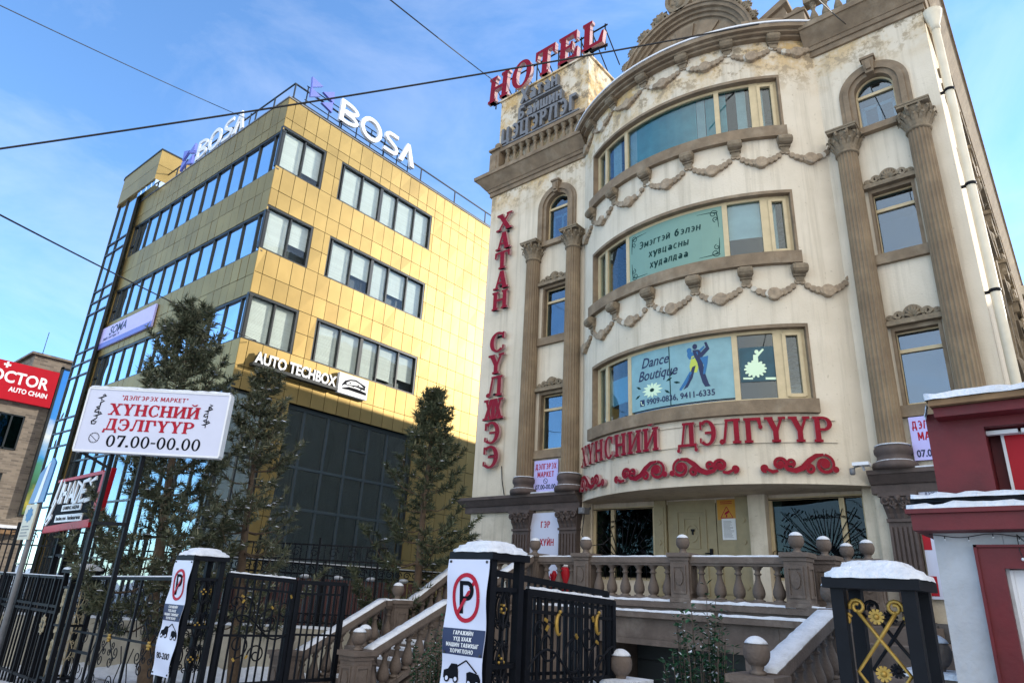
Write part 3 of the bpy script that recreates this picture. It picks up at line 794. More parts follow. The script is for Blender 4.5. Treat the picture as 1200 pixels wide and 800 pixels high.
# --- rectangular windows with shell pediments, arched windows
def flat_window(xa, xb, za, zb, arched, yf=YF, plain=False):
    cx, w = (xa + xb) / 2, xb - xa; gy_ = yf + 0.17
    m_ = MB(); t = .055
    zs = zb - w / 2 if arched else zb
    m_.box(xa, xa + t, gy_ - .04, gy_ + .04, za, zs); m_.box(xb - t, xb, gy_ - .04, gy_ + .04, za, zs)
    m_.box(xa + t, xb - t, gy_ - .04, gy_ + .04, za, za + .06)
    tr = zs - .06 if arched else za + (zb - za) * .70
    m_.box(xa + t, xb - t, gy_ - .05, gy_ + .045, tr, tr + .07)
    if arched:
        m_.prism(arc(cx, zs, w / 2, w / 2, 0, 180, t, t, 20), frY(0, gy_, 0), -.04, .04)
    else: m_.box(xa + t, xb - t, gy_ - .04, gy_ + .04, zb - .06, zb)
    f = m_.build('window', 'ivory', hotel)
    g_ = MB(); g_.box(xa + .02, xb - .02, gy_ - .005, gy_ + .005, za + .03, zb - .02 if not arched else zs)
    if arched: g_.prism([(cx + (w / 2 - .02) * cos(pi * k / 20), zs + .001 + (w / 2 - .02) * sin(pi * k / 20)) for k in range(21)], frY(0, gy_, 0), -.005, .005)
    g_.build('pane', 'glass_wing', f)
    r_ = MB(); r_.box(xa - .3, xb + .3, yf + 1.6, yf + 1.7, za - .3, zb + .3); r_.box(xa - .3, xb + .3, yf + .4, yf + 1.6, zb + .1, zb + .2)
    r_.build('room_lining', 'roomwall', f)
    if arched:
        c_ = MB(); c_.box(xa + .06, xb - .06, gy_ + .12, gy_ + .15, za + .05, za + .11); 
        for xx in (xa + .1, cx, xb - .1): c_.box(xx - .035, xx + .035, gy_ + .12, gy_ + .15, za + .11, tr - .15)
        c_.box(xa + .06, xb - .06, gy_ + .12, gy_ + .15, tr - .2, tr - .13)
        c_.build('inner_frame', 'white', f)
    s_ = MB()
    if not arched:
        s_.box(xa - .11, xb + .11, yf - .10, yf + .13, za - .24, za - .02)
        s_.build('sill', 'trim', f)
        d_ = MB()
        d_.box(xa - .02, xa + .04, yf - .02, yf + .13, za - .01, zb + .02); d_.box(xb - .04, xb + .02, yf - .02, yf + .13, za - .01, zb + .02); d_.box(xa - .02, xb + .02, yf - .018, yf + .13, zb - .03, zb + .05)
        d_.build('surround', 'trim', f)
        if not plain: pediment(cx, w, zb + .05, yf, f)
    else:
        s_.box(xa - .17, xb + .17, yf - .14, yf + .13, za - .17, za - .02); s_.build('sill', 'trim', f)
        d_ = MB(); o0, zst = .0, za
        for (ia, ib, pr) in ((-.02, .09, .03), (.09, .2, .08), (.2, .29, .05)):
            d_.box(xa - ib, xa - ia, yf - pr, yf + .13 if ia < 0 else yf - .002, za - .02, zs); d_.box(xb + ia, xb + ib, yf - pr, yf + .13 if ia < 0 else yf - .002, za - .02, zs)
            d_.prism(arc(cx, zs, w / 2 + ib, w / 2 + ib, 0, 180, ib - ia, ib - ia, 24), frY(0, yf, 0), -.13 if ia < 0 else .002, pr)
        kz = zs + w / 2
        d_.hexa([(cx - .08, yf - .14, kz - .02), (cx + .08, yf - .14, kz - .02), (cx + .08, yf - .01, kz - .02), (cx - .08, yf - .01, kz - .02), (cx - .12, yf - .16, kz + .34), (cx + .12, yf - .16, kz + .34), (cx + .12, yf - .01, kz + .34), (cx - .12, yf - .01, kz + .34)])
        d_.box(cx - .15, cx + .15, yf - .19, yf - .01, kz + .342, kz + .40)
        d_.box(cx - .05, cx + .05, yf - .185, yf - .13, kz + .05, kz + .28)
        d_.build('arch_surround', 'trim', f)
def pediment(cx, w, z, yf, parent):
    m_ = MB(); hw = w / 2 + .16
    m_.box(cx - hw, cx + hw, yf - .15, yf - .001, z, z + .09)
    m_.box(cx - hw + .03, cx + hw - .03, yf - .11, yf - .002, z + .092, z + .12)
    F = frY(cx, yf, z + .11)
    for k in range(7):      # shell fan
        t = R(20 + 140 * k / 6); m_.tube([(cx, yf - .04, z + .13), (cx + .10 * cos(t), yf - .09, z + .13 + .14 * sin(t)), (cx + .155 * cos(t), yf - .05, z + .13 + .215 * sin(t))], [.012, .03, .034], 6)
    m_.prism(arc(0, 0.02, .2, .26, 0, 180, .05, .06, 16), F, 0, .07)
    for s_ in (-1, 1):
        A, B = ribbon([(s_ * x, y) for x, y in spiral(.25, .09, .085, .02, 200, -1.3, 20)], [.05] * 12 + [.04] * 9); m_.prism(A + B[::-1], F, 0, .09)
        A, B = ribbon([(s_ * x, y) for x, y in spiral(.41, .06, .065, .015, 180, -1.2, 18)], .042); m_.prism(A + B[::-1], F, 0, .075)
        m_.tube([(cx + s_ * .3, yf - .04, z + .12), (cx + s_ * .45, yf - .07, z + .17), (cx + s_ * (hw - .05), yf - .04, z + .12)], [.03, .035, .02], 6)
        m_.ball((cx + s_ * .33, yf - .05, z + .2), .045, 7); m_.ball((cx + s_ * .5, yf - .04, z + .14), .04, 7)
    m_.build('pediment', 'carved', parent)
for xx, rows in ((LW, [(3.62, 5.18, 0), (6.84, 8.40, 0), (9.92, 11.55, 1)]), (RW, [(3.66, 5.18, 0), (6.84, 8.32, 0), (9.92, 11.29, 1)])):
    for za, zb, ar in rows: flat_window(*xx, za, zb, bool(ar))

# --- garlands on the bow
MT['garland'] = mat('brown_garland_plaster', (.29, .225, .155), .88, noise=.35, nscale=9, bump=.4, bscale=30, col2=(.38, .33, .26), lo=.58, hi=.72, island=.18)
random.seed(4)
KN = [-45.5, -32.6, -19.9, -6.7, 6.5, 19.25, 31.75, 44.2]
def garland(t0, t1, z0, z1, dip):
    m_ = MB(); n = 11
    for k in range(n):
        s_ = (k + .5) / n; t = t0 + (t1 - t0) * s_; zz = z0 + (z1 - z0) * s_ - dip * (1 - (2 * s_ - 1) ** 2) ** .8
        big = 1 - abs(2 * s_ - 1); r = .058 + .03 * big + (.05 if k == n // 2 else 0)
        mi = 1 if random.random() < .07 else 0
        F = frBow(t, HR, zz); nn = 14; j0 = random.random()
        dz_ = .03 + .075 * big + random.uniform(-.006, .006)
        ring_ = lambda rr, d: [F(rr * cos(2 * pi * (j + j0) / nn), rr * sin(2 * pi * (j + j0) / nn), d) for j in range(nn)]
        vs = ring_(r, -.02) + ring_(r, dz_) + ring_(r * .9, dz_ + .010); vs.append(F(0, 0, dz_ + .011))
        m_.add(vs, [(a0 * nn + j, a0 * nn + (j + 1) % nn, (a0 + 1) * nn + (j + 1) % nn, (a0 + 1) * nn + j) for a0 in (0, 1) for j in range(nn)] + [(2 * nn + j, 2 * nn + (j + 1) % nn, 3 * nn) for j in range(nn)], mi)
    return m_.build('garland', ['garland', 'chip'], hotel)
def knob(t, z):
    m_ = MB(); F = frBow(t, HR, z)
    def cy(u0, u1, v, d, r, k=10):
        vs = [F(u, v + r * cos(2 * pi * j / k), d + r * sin(2 * pi * j / k)) for u in (u0, u1) for j in range(k)]
        m_.add(vs, [(j, (j + 1) % k, k + (j + 1) % k, k + j) for j in range(k)] + [tuple(range(k - 1, -1, -1)), tuple(range(k, 2 * k))], 0, False)
    cy(-.14, .14, .03, .13, .105); cy(-.10, .10, .03, .13, .115); cy(-.155, -.12, .03, .13, .08); cy(.12, .155, .03, .13, .08)
    m_.prism([(-.12, -.12), (.12, -.12), (.15, .12), (-.15, .12)], F, -.02, .10)
    m_.prism([(-.07, -.24), (.07, -.24), (.1, -.12), (-.1, -.12)], F, -.02, .06)
    m_.build('garland_bracket', 'carved', hotel)
for z, dip in ((12.74, .30), (9.74, .35), (6.48, .36)):
    for k in range(len(KN) - 1): garland(KN[k], KN[k + 1], z, z + (.02 if k < 6 else .12), dip)
    for k in range(1, len(KN) - 1): knob(KN[k], z + .16)

# --- roof attic over the bow: a segmental gable with recessed panels and a carved crest
mb = MB(); AY = 13.55; AX, AZ, AR = -6.02, 13.38, 1.92
def arch_ring(mb, r0, r1, pr, back=.35):
    a_ = degrees(math.asin((13.2 - AZ) / r1)) + .5
    mb.prism(arc(AX, AZ, r1, r1, a_, 180 - a_, r1 - r0, r1 - r0, 40), frY(0, AY, 0), -back, pr)
a_ = math.asin((13.2 - AZ) / 1.6)
mb.prism([(AX + 1.6 * cos(a_ + (pi - 2 * a_) * k / 40), AZ + 1.6 * sin(a_ + (pi - 2 * a_) * k / 40)) for k in range(41)], frY(0, AY, 0), -.35, 0)
arch_ring(mb, 1.58, 1.68, .08); arch_ring(mb, 1.68, 1.77, .16); arch_ring(mb, 1.77, 1.87, .26); arch_ring(mb, 1.87, 1.93, .31)
for k in range(5):
    t = R(30 + 30 * k); mb.prism(arc(AX, AZ, 1.48, 1.48, degrees(t) - 11, degrees(t) + 11, .42, .42, 8), frY(0, AY, 0), 0.001, .05)
attic = [(-44, -24, 4.35, 4.7, 13.21, 13.62), (24, 44, 4.35, 4.7, 13.21, 13.62), (-44, -24, 4.35, 4.8, 13.622, 13.72), (24, 44, 4.35, 4.8, 13.622, 13.72)]
for q in attic: mb.cbox(*q)
mb.box(-9.2, -3.5, AY + .02, AY + .4, 13.0, 13.3)
mb.prism([(-4.35, 13.2), (-3.42, 13.2), (-3.42, 13.95), (-3.5, 14.28), (-4.35, 13.86)], frY(0, 13.75, 0), -.5, 0)
mb.prism([(-4.45, 13.84), (-3.44, 14.34), (-3.36, 14.3), (-3.36, 14.18), (-4.4, 13.7)], frY(0, 13.66, 0), -.6, 0)
mb.box(-3.42, -3.0, 13.66, 14.1, 13.1, 13.62); mb.box(-3.46, -2.96, 13.62, 14.14, 13.622, 13.72); mb.ball((-3.2, 13.88, 13.84), .15, 12)
mb.build('attic', 'trim', hotel)
mb = MB(); AYO = AY - .16
for tdeg, s_ in ((90, .95), (72, .72), (108, .72), (56, .6), (124, .6), (42, .5), (138, .5), (29, .42), (151, .42), (17, .36), (163, .36)):
    t = R(tdeg); px, pz = AX + 1.9 * cos(t), AZ + 1.9 * sin(t)
    up = Vector((cos(t), 0, sin(t))); al = Vector((sin(t), 0, -cos(t))); O_ = Vector((px, AYO, pz))
    F = lambda u, v, d, O_=O_, up=up, al=al: tuple(O_ + al * u + up * v + Vector((0, -d, 0)))
    for sg in (-1, 1):
        A, B = ribbon([(sg * x, y) for x, y in spiral(.2 * s_, .2 * s_, .2 * s_, .05 * s_, 230, -1.4, 20)], .095 * s_); mb.prism(A + B[::-1], F, -.14, .07)
    mb.ball(F(0, .30 * s_, .02), .16 * s_, 10); mb.ball(F(.05, .52 * s_, 0), .1 * s_, 8); mb.ball(F(-.22 * s_, .1, .03), .09 * s_, 7)
    for j in range(5):
        tt = R(25 + 32 * j); mb.tube([F(0, .28 * s_, 0), F(.26 * s_ * cos(tt), (.28 + .26 * sin(tt)) * s_, .05), F(.42 * s_ * cos(tt), (.3 + .36 * sin(tt)) * s_, .02)], [.03 * s_, .07 * s_, .03 * s_], 6)
F = frY(AX, AYO, AZ + 1.9)
mb.prism([(.33 * cos(2 * pi * k / 20), .46 + .42 * sin(2 * pi * k / 20)) for k in range(20)], F, -.16, .08)
mb.prism(arc(0, .46, .42, .5, 0, 180, .1, .12), F, -.12, .15); mb.prism(arc(0, .46, .42, .5, 180, 360, .1, .12), F, -.12, .15)
mb.build('attic_ornament', 'carved', hotel)

# --- baluster shared mesh
def baluster_mesh(name, h, rmax, m, n=12):
    mb = MB()
    pr = [(.95, 0), (.95, .06), (.62, .07), (.60, .10), (.85, .13), (1.0, .22), (.97, .32), (.72, .46), (.45, .60), (.40, .68), (.42, .72), (.62, .74), (.62, .77), (.42, .79), (.44, .86), (.66, .88), (.66, .92), (.9, .935), (.9, 1.0)]
    mb.lathe([(r * rmax, z * h) for r, z in pr], n=n)
    o = mb.build(name, m, None, origin=(0, 0, 0)); me = o.data; bpy.data.objects.remove(o); return me
# right roof balustrade
bal_r = baluster_mesh('baluster', .62, .10, 'carved', 10)
mb = MB(); mb.box(-2.98, -.5, 13.58, 13.86, 13.75, 13.9); mb.box(-2.98, -.5, 13.56, 13.9, 13.102, 13.15)
rb = mb.build('roof_balustrade', 'carved', hotel)
for k in range(9): inst('baluster', bal_r, (-2.8 + k * .27 + 6.3, 13.72 - 14, 13.14 + 1.7), rb)
mb = MB(); mb.box(-.78, -.5, 13.9, 45, 13.74, 13.88); sb_ = mb.build('roof_balustrade', 'carved', hotel)
for k in range(60): inst('baluster', bal_r, (-.64 + 6.3, 14.3 + k * .5 - 14, 13.12 + 1.7), sb_)

# --- attic tower on the left with a blind balustrade
mb = MB(); mb.box(-13.36, -9.62, 14.15, 18.2, 12.9, 16.45)
mb.box(-13.42, -9.56, 14.09, 18.26, 16.452, 16.52)
tw = mb.build('roof_tower', 'plaster', hotel)
mb = MB(); mb.box(-13.40, -9.55, 13.86, 14.14, 14.02, 14.15); mb.box(-13.40, -9.55, 13.84, 14.14, 13.105, 13.2)
mb.box(-13.44, -13.02, 13.82, 14.14, 13.2, 14.02); mb.box(-13.48, -12.98, 13.78, 14.14, 14.152, 14.22)
mb.box(-13.32, -13.14, 13.80, 13.83, 13.35, 13.9)
lb = mb.build('roof_balustrade', 'trim', hotel)
bal_t = baluster_mesh('baluster', .83, .115, 'carved', 10)
for k in range(11): inst('baluster', bal_t, (-12.75 + k * .29 + 6.3, 13.98 - 14, 13.195 + 1.7), lb)
mb = MB(); mb.ball((-13.2, 13.98, 14.36), .14, 12); mb.build('ball', 'carved', lb)

# --- right side wall details (seen along the wall)
mb = MB()
for k in range(9):
    y = 16.2 + k * 3.3
    mb.box(-.72, -.60, y - .26, y + .26, -1.6, 9.4); mb.box(-.72, -.5, y - .36, y + .36, 9.4, 9.75)
    mb.box(-.72, -.46, y - .42, y + .42, 9.752, 9.85)
    for zz in (3.5, 6.7, 9.75):
        mb.box(-.72, -.58, y + .7, y + 2.6, zz - .05, zz + .12)
        mb.box(-.72, -.64, y + .78, y + .95, zz + .12, zz + 1.6); mb.box(-.72, -.64, y + 2.35, y + 2.52, zz + .12, zz + 1.6)
        mb.box(-.72, -.54, y + .66, y + 2.64, zz + 1.602, zz + 1.75)
        mb.ball((-.68, y + 1.65, zz + 1.8), .2, 8)
    for j in range(8): mb.ball((-.68, y - 1.2 + j * .33, 11.4 - .35 * (1 - (2 * j / 7 - 1) ** 2)), .12, 7)
mb.box(-.72, -.52, 16, 46, 2.1, 2.4)
mb.build('side_trim', 'carved', hotel)
mb = MB()
for k in range(9):
    for zz in (3.62, 6.82, 9.87): mb.box(-.718, -.70, 17.15 + k * 3.3, 18.55 + k * 3.3, zz, zz + 1.45)
mb.build('side_window', 'mullion', hotel)

# --- unseen wing added on the right to keep sun off the gates and stairs
mb = MB(); mb.box(-.3, 16, 26, 38, -2.5, 10); mb.box(-.35, 16.1, 25.85, 38.1, 10.002, 10.3); mb.build('sun_blocking_wing', 'plaster', hotel)

# --- drainpipe at the right corner
mb = MB()
mb.tube([(-.56, 14.12, 12.3), (-.56, 14.12, -1.5)], .085, 12)
mb.lathe([(.10, 0), (.10, .12), (.19, .42), (.2, .5), (.14, .5)], (-.56, 14.12, 11.85), 12)
dp = mb.build('drainpipe', 'pipe', hotel)
mb = MB()
for zz in (10.2, 7.9, 5.6, 3.4, 1.2): mb.lathe([(.1, 0), (.1, .06)], (-.56, 14.12, zz), 12); mb.box(-.72, -.6, 14.10, 14.14, zz, zz + .05)
mb.build('bracket', 'iron', dp)

# --- recessed ground floor
YG = 14.42
mb = MB()
mb.box(-9.58, -9.54 - .002, 14.35, 14.75, -.1, 2.2)
mb.box(-9.54, -7.82, YG, YG + .3, -.1, .42)            # under left window
mb.box(-9.54, -5.2, YG + .001, YG + .3, 2.1, 2.2)
mb.box(-5.52, -5.16, 14.2, YG + .3, -.1, 2.2)          # cream pier
mb.box(-5.16, -3.28, YG, YG + .3, -.1, .5); mb.box(-5.16, -3.0, YG + .001, YG + .3, 2.14, 2.2)
mb.box(-3.28, -3.032, 14.2, YG + .3, -.1, 2.2)
mb.box(-9.582, -3.04, YG + .3, YG + .4, -2.4, -.1)
mb.build('ground_floor_wall', 'plaster', hotel)
def shop_window(xa, xb, za, zb, mulls, grille):
    m_ = MB()
    m_.box(xa, xa + .07, YG, YG + .1, za, zb); m_.box(xb - .07, xb, YG, YG + .1, za, zb); m_.box(xa + .07, xb - .07, YG, YG + .1, zb - .06, zb); m_.box(xa + .07, xb - .07, YG, YG + .1, za, za + .07)
    for x in mulls: m_.box(x - .05, x + .05, YG - .01, YG + .1, za + .07, zb - .06)
    f = m_.build('window', 'ivory', hotel)
    g_ = MB(); g_.box(xa + .05, xb - .05, YG + .05, YG + .06, za + .05, zb - .05); g_.build('pane', 'glass_dark', f)
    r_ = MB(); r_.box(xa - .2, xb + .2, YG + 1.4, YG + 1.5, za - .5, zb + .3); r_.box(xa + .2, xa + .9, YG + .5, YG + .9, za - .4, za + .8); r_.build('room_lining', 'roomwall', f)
    k_ = MB(); yg = YG - .05
    ox, oz = (xa * .42 + xb * .58, za + .45) if grille else ((xa + xb) / 2, za + .3)
    n = 17
    for j in range(n):
        t = R(4 + 172 * j / (n - 1)); dx, dz = cos(t), sin(t)
        lim = min([(xb - .05 - ox) / dx if dx > 1e-4 else 9, (xa + .05 - ox) / dx if dx < -1e-4 else 9, (zb - .05 - oz) / dz if dz > 1e-4 else 9])
        lim *= random.uniform(.72, 1)
        k_.tube([(ox + dx * .12, yg, oz + dz * .12), (ox + dx * lim * .6, yg, oz + dz * lim * .6 + .03 * dx), (ox + dx * lim, yg, oz + dz * lim)], [.014, .011, .009], 5)
        ex, ez = ox + dx * lim, oz + dz * lim
        for sg in (-1, 1):
            k_.tube([(ex - dx * .14 + sg * -dz * (q[0]), yg, ez - dz * .14 + sg * dx * q[0] + q[1] * .3) for q in spiral(.07, 0, .07, .02, 180, 1.1, 10)], .008, 4)
    for x in [xa + .1 + (xb - xa - .2) * j / 11 for j in range(12)]:
        k_.tube([(x, yg, za + .02), (x, yg, za + .42)], .008, 4)
        k_.tube([(x + q[0], yg, za + .5 + q[1]) for q in spiral(0, 0, .075, .075, 0, 1, 12)], .007, 4)
    k_.tube([(xa + .02, yg, za + .42), (xb - .02, yg, za + .42)], .01, 4); k_.tube([(xa + .02, yg, za + .06), (xb - .02, yg, za + .06)], .01, 4); k_.tube([(xa + .02, yg, zb - .05), (xb - .02, yg, zb - .05)], .01, 4)
    k_.build('grille', 'iron', f)
shop_window(-9.54, -7.82, .42, 2.1, (-8.98,), False)
shop_window(-5.16, -3.28, .5, 2.14, (-3.72,), True)
# door group: posts, leaf, side leaf
for x0, x1 in ((-7.82, -7.52), (-5.86, -5.52)):
    m_ = MB(); m_.box(x0, x1, YG - .06, YG + .2, 0, 2.2)
    m_.box(x0 + .05, x1 - .05, YG - .08, YG - .062, .1, 2.05)
    for zz in (.35, .8, 1.25, 1.7): m_.prism([((x0 + x1) / 2 - .05, zz), ((x0 + x1) / 2, zz - .06), ((x0 + x1) / 2 + .05, zz), ((x0 + x1) / 2, zz + .06)], frY(0, YG - .08, 0), 0, .02)
    m_.build('door_post', 'door', hotel)
m_ = MB(); m_.box(-7.50, -6.34, YG, YG + .08, 0, 2.17)
def panel(mm, x0, x1, z0, z1, y): 
    for q in ((x0, x1, z0, z0 + .04), (x0, x1, z1 - .04, z1), (x0, x0 + .04, z0 + .04, z1 - .04), (x1 - .04, x1, z0 + .04, z1 - .04)): mm.box(q[0], q[1], y - .025, y - .001, q[2], q[3])
panel(m_, -7.28, -6.56, 1.0, 1.95, YG); panel(m_, -7.28, -6.56, .15, .9, YG); panel(m_, -7.12, -6.72, 1.12, 1.80, YG)
m_.prism(arc(-6.92, 1.45, .16, .2, 0, 180, .04, .04), frY(0, YG, 0), 0, .02); m_.prism(arc(-6.92, 1.45, .16, .2, 180, 360, .04, .04), frY(0, YG, 0), 0, .02)
dr = m_.build('door', 'door', hotel)
m_ = MB(); m_.box(-6.50, -6.44, YG - .05, YG, .95, 1.12); m_.tube([(-6.47, YG - .06, 1.02), (-6.6, YG - .06, 1.02)], .014, 6); m_.build('handle', 'iron', dr)
m_ = MB(); m_.box(-6.32, -5.88, YG, YG + .08, 0, 2.17); panel(m_, -6.27, -5.93, .2, 1.0, YG); m_.build('door', 'door', hotel)
m_ = MB(); m_.box(-6.905, -6.875, YG - .04, YG - .001, 1.42, 1.5); m_.box(-6.93, -6.85, YG - .03, YG - .001, 1.49, 1.54); m_.build('door_knocker', 'iron', dr)
# stone plinth under the right wing
m_ = MB()
for r in range(8):
    z0 = -2.3 + r * .27
    for k in range(6):
        x0 = -3.2 + k * .62 + (.31 if r % 2 else 0); m_.box(x0, min(x0 + .605, -.5), 13.62 + random.uniform(0, .02), 13.76, z0, z0 + .255)
m_.box(-3.18, -.55, 13.66, 13.99, -2.4, -.13)
m_.build('plinth', 'stone_dark', hotel)
# ------------------------------------------------------------------ gold-clad office building (local frame: x along the left face, y along the right face)
KX, KY, KR = -21.64, 10.38, R(1.12648838)
office = thing('office_building', (KX, KY, 0), 'four storey office block clad in gold metal panels with dark ribbon windows', 'office building', rz=KR)
def ob(mb, name, mats, parent=None):
    """build in the office's own local coordinates"""
    p = parent or office
    me_o = mb.build(name, mats, None, origin=(0, 0, 0)); me_o.parent = p; me_o.location = (0, 0, 0); return me_o
random.seed(11)
ROWS = [6.15, 6.95, 7.95, 8.85, 9.72, 10.55, 11.53, 12.45, 13.37, 14.1, 15.13, 16.05, 17.0, 17.4, 18.37]
RWIN = [(7.95, 9.72), (11.53, 13.37), (15.13, 17.0)]
def panels(mb, fn, us, rows, holes):
    for k in range(len(us) - 1):
        for j in range(len(rows) - 1):
            rects = [(us[k], us[k + 1], rows[j], rows[j + 1])]
            for ha, hb, hz0, hz1 in holes:
                nr = []
                for (a_, b_, c_, d_) in rects:
                    if b_ <= ha or a_ >= hb or d_ <= hz0 + .001 or c_ >= hz1 - .001: nr.append((a_, b_, c_, d_)); continue
                    if a_ < ha - .02: nr.append((a_, ha, c_, d_))
                    if b_ > hb + .02: nr.append((hb, b_, c_, d_))
                rects = nr
            for (a_, b_, c_, d_) in rects:
                g = .011; tl = [random.uniform(-.006, .006) for _ in range(4)]
                fn(mb, a_ + g, b_ - g, c_ + g, d_ - g, tl)
def pR(mb, u0, u1, z0, z1, t):
    mb.hexa([(-.05, u0, z0), (.0 + t[0], u0, z0), (.0 + t[1], u1, z0), (-.05, u1, z0), (-.05, u0, z1), (.0 + t[2], u0, z1), (.0 + t[3], u1, z1), (-.05, u1, z1)])
def pL(mb, u0, u1, z0, z1, t):
    mb.hexa([(-u1, t[0], z0), (-u0, t[1], z0), (-u0, .05, z0), (-u1, .05, z0), (-u1, t[2], z1), (-u0, t[3], z1), (-u0, .05, z1), (-u1, .05, z1)])
mb = MB()
us = [0.0, .33] + [.90 + .57 * k for k in range(1, 40)]
us = [0.0, .33, .90, 1.47, 2.04, 2.62, 3.20, 3.80, 4.40] + [4.40 + .58 * k for k in range(1, 32)]
holesR = [(0, 2.08, a_, b_) for a_, b_ in RWIN] + [(2.9, 8.3, a_, b_) for a_, b_ in RWIN]
panels(mb, pR, us, ROWS, holesR)
lowrows = [-2.0, -1.0, 0.02, 1.05, 2.08, 3.1, 4.12, 5.14, 6.15]
panels(mb, pR, us, lowrows, [(2.33, 8.55, -3, 6.15), (0.0, 1.6, -3, 6.15)])
usL = [0.0 + .56 * k for k in range(26)] 
LROWS = [6.3, 7.0, 7.95, 9.65, 10.45, 11.40, 13.15, 14.1, 14.98, 16.82, 17.35, 18.37]
LWIN = [(-1.6, 6.3), (7.95, 9.65), (11.40, 13.15), (14.98, 16.82)]
panels(mb, pL, usL[:25] + [13.9], LROWS, [(0, 13.48, a_, b_) for a_, b_ in LWIN])
panels(mb, pL, usL[:25] + [13.9], [-2.4, -1.6], [(0, 1.6, -3, 6.15)])
ob(mb, 'wall_cladding', 'goldpanel')
mb = MB()   # structure behind
mb.box(-13.88, -.35, .35, 22, -2.5, 18.2)
mb.box(-13.9, -.06, .05, .35, 6.15, 6.31); mb.box(-.35, -.06, .36, 22.4, 18.0, 18.3)
for a_, b_ in ((9.72, 11.40), (13.37, 14.98), (17.0, 18.3), (6.31, 7.95)):
    mb.box(-13.9, -.06, .06, .34, a_, b_); mb.box(-.34, -.06, .35, 22.4, a_, b_)
for a_, b_ in RWIN: mb.box(-.34, -.06, 2.1, 2.88, a_, b_); mb.box(-.34, -.06, 8.32, 22.4, a_, b_)
mb.box(-.34, -.06, 8.57, 22.4, -2.5, 6.15); mb.box(-.34, -.06, 1.62, 2.31, -2.5, 6.15)
mb.box(-13.9, -1.62, .06, .34, -2.5, -1.62)
mb.box(-13.9, -13.5, .06, .34, -1.6, 17.0)
ob(mb, 'wall', 'mullion')
mb = MB(); mb.box(-13.9, .03, -.03, .4, 18.372, 18.43); mb.box(-.4, .03, .4, 22.4, 18.372, 18.43); mb.box(-13.9, -.4, .4, 22.2, 18.2, 18.3)
ob(mb, 'parapet_coping', 'greyletter')

def window_R(u0, u1, z0, z1, mulls, blind=True, wide=()):
    m_ = MB(); x0, x1 = -.16, -.07; t = .07
    if u0 < .5: m_.box(x0, -.03, -.005, .10, z0, z1)
    m_.box(x0, -.01, u0, u1, z1 - .09, z1); m_.box(x0, -.01, u0, u1, z0, z0 + .05)
    m_.box(x0, -.01, u1 - .09, u1, z0 + .05, z1 - .09)
    if u0 > .5: m_.box(x0, -.02, u0, u0 + .05, z0 + .05, z1 - .09)
    for u in mulls:
        w = .15 if u in wide else .065; m_.box(x0, -.05, u - w / 2, u + w / 2, z0 + .05, z1 - .09)
    f = ob(m_, 'window', 'mullion')
    g = MB(); ed = [u0 + .03] + list(mulls) + [u1 - .04]
    for k in range(len(ed) - 1):
        ti = random.uniform(-.004, .004); g.hexa([(-.125, ed[k], z0 + .04), (-.115 + ti, ed[k], z0 + .04), (-.115, ed[k + 1], z0 + .04), (-.125, ed[k + 1], z0 + .04), (-.125, ed[k], z1 - .05), (-.115, ed[k], z1 - .05), (-.115 + ti, ed[k + 1], z1 - .05), (-.125, ed[k + 1], z1 - .05)])
    ob(g, 'pane', 'glass_blind', f)
    if blind:
        b_ = MB()
        for k in range(len(ed) - 1):
            drop = z0 + .04 if random.random() < .68 else z0 + random.uniform(.2, .9)
            z = z1 - .1
            while z > drop:
                b_.hexa([(-.20, ed[k] + .05, z - .062), (-.185, ed[k] + .05, z - .064), (-.185, ed[k + 1] - .05, z - .064), (-.20, ed[k + 1] - .05, z - .062), (-.212, ed[k] + .05, z - .018), (-.205, ed[k] + .05, z - .018), (-.205, ed[k + 1] - .05, z - .018), (-.212, ed[k + 1] - .05, z - .018)])
                z -= .05
            b_.box(-.26, -.255, ed[k] + .03, ed[k + 1] - .03, drop, z1 - .06)
        ob(b_, 'blind', 'blind', f)
    return f
for z0, z1 in RWIN:
    window_R(0.0, 2.08, z0, z1, (1.12,)); window_R(2.9, 8.3, z0, z1, (3.08, 4.12, 5.2, 6.14, 7.24), wide=(5.2,))
# tall entrance glazing
m_ = MB(); U0, U1 = 2.33, 8.55
ml = (3.18, 4.27, 5.3, 6.28, 7.26)
m_.box(-.3, -.2, U0, U1, 6.0, 6.14); 
for u in (U0 + .04,) + ml + (U1 - .04,): m_.box(-.32, -.19, u - .045, u + .045, -1.9, 6.0)
for z in (3.93, 2.48): m_.box(-.31, -.185, U0, U1, z - .05, z + .05)
for z in (5.0,): m_.box(-.31, -.19, 5.34, 6.24, z - .03, z + .03)
m_.box(-.31, -.188, U0, U1, -.02, .06)
f = ob(m_, 'entrance_glazing', 'teal_frame')
g = MB(); g.box(-.262, -.25, U0, U1, -1.9, 6.05); ob(g, 'pane', 'glass_entrance', f)
g = MB(); 
for u, z in ((2.75, 5.3), (5.6, 5.35), (5.4, 4.6)): g.box(-2.2, -1.4, u, u + .55, z, z + .04)
MT['lamp'] = mat('ceiling_lamp', (.9, .85, .7), .5)
mlp = MT['lamp'].node_tree.nodes['Principled BSDF']; setin(mlp, 'Emission Color', (1, .85, .6, 1)); setin(mlp, 'Emission Strength', 5.0)
MT['lobby'] = mat('lobby_wall', (.30, .26, .22), .8, noise=.3, nscale=1.2)
ob(g, 'ceiling_lamp', 'lamp', f)
g = MB(); g.box(-4.2, -4.1, U0 - 1, U1 + 1, -2, 6.1); g.box(-4.1, -.36, U0 - 1, U1 + 1, 5.7, 5.8); g.box(-4.1, -.36, U0, U1, 3.0, 3.3); g.box(-3.2, -2.6, 4.4, 6.6, -1.5, 1.9); ob(g, 'room_lining', 'lobby', f)
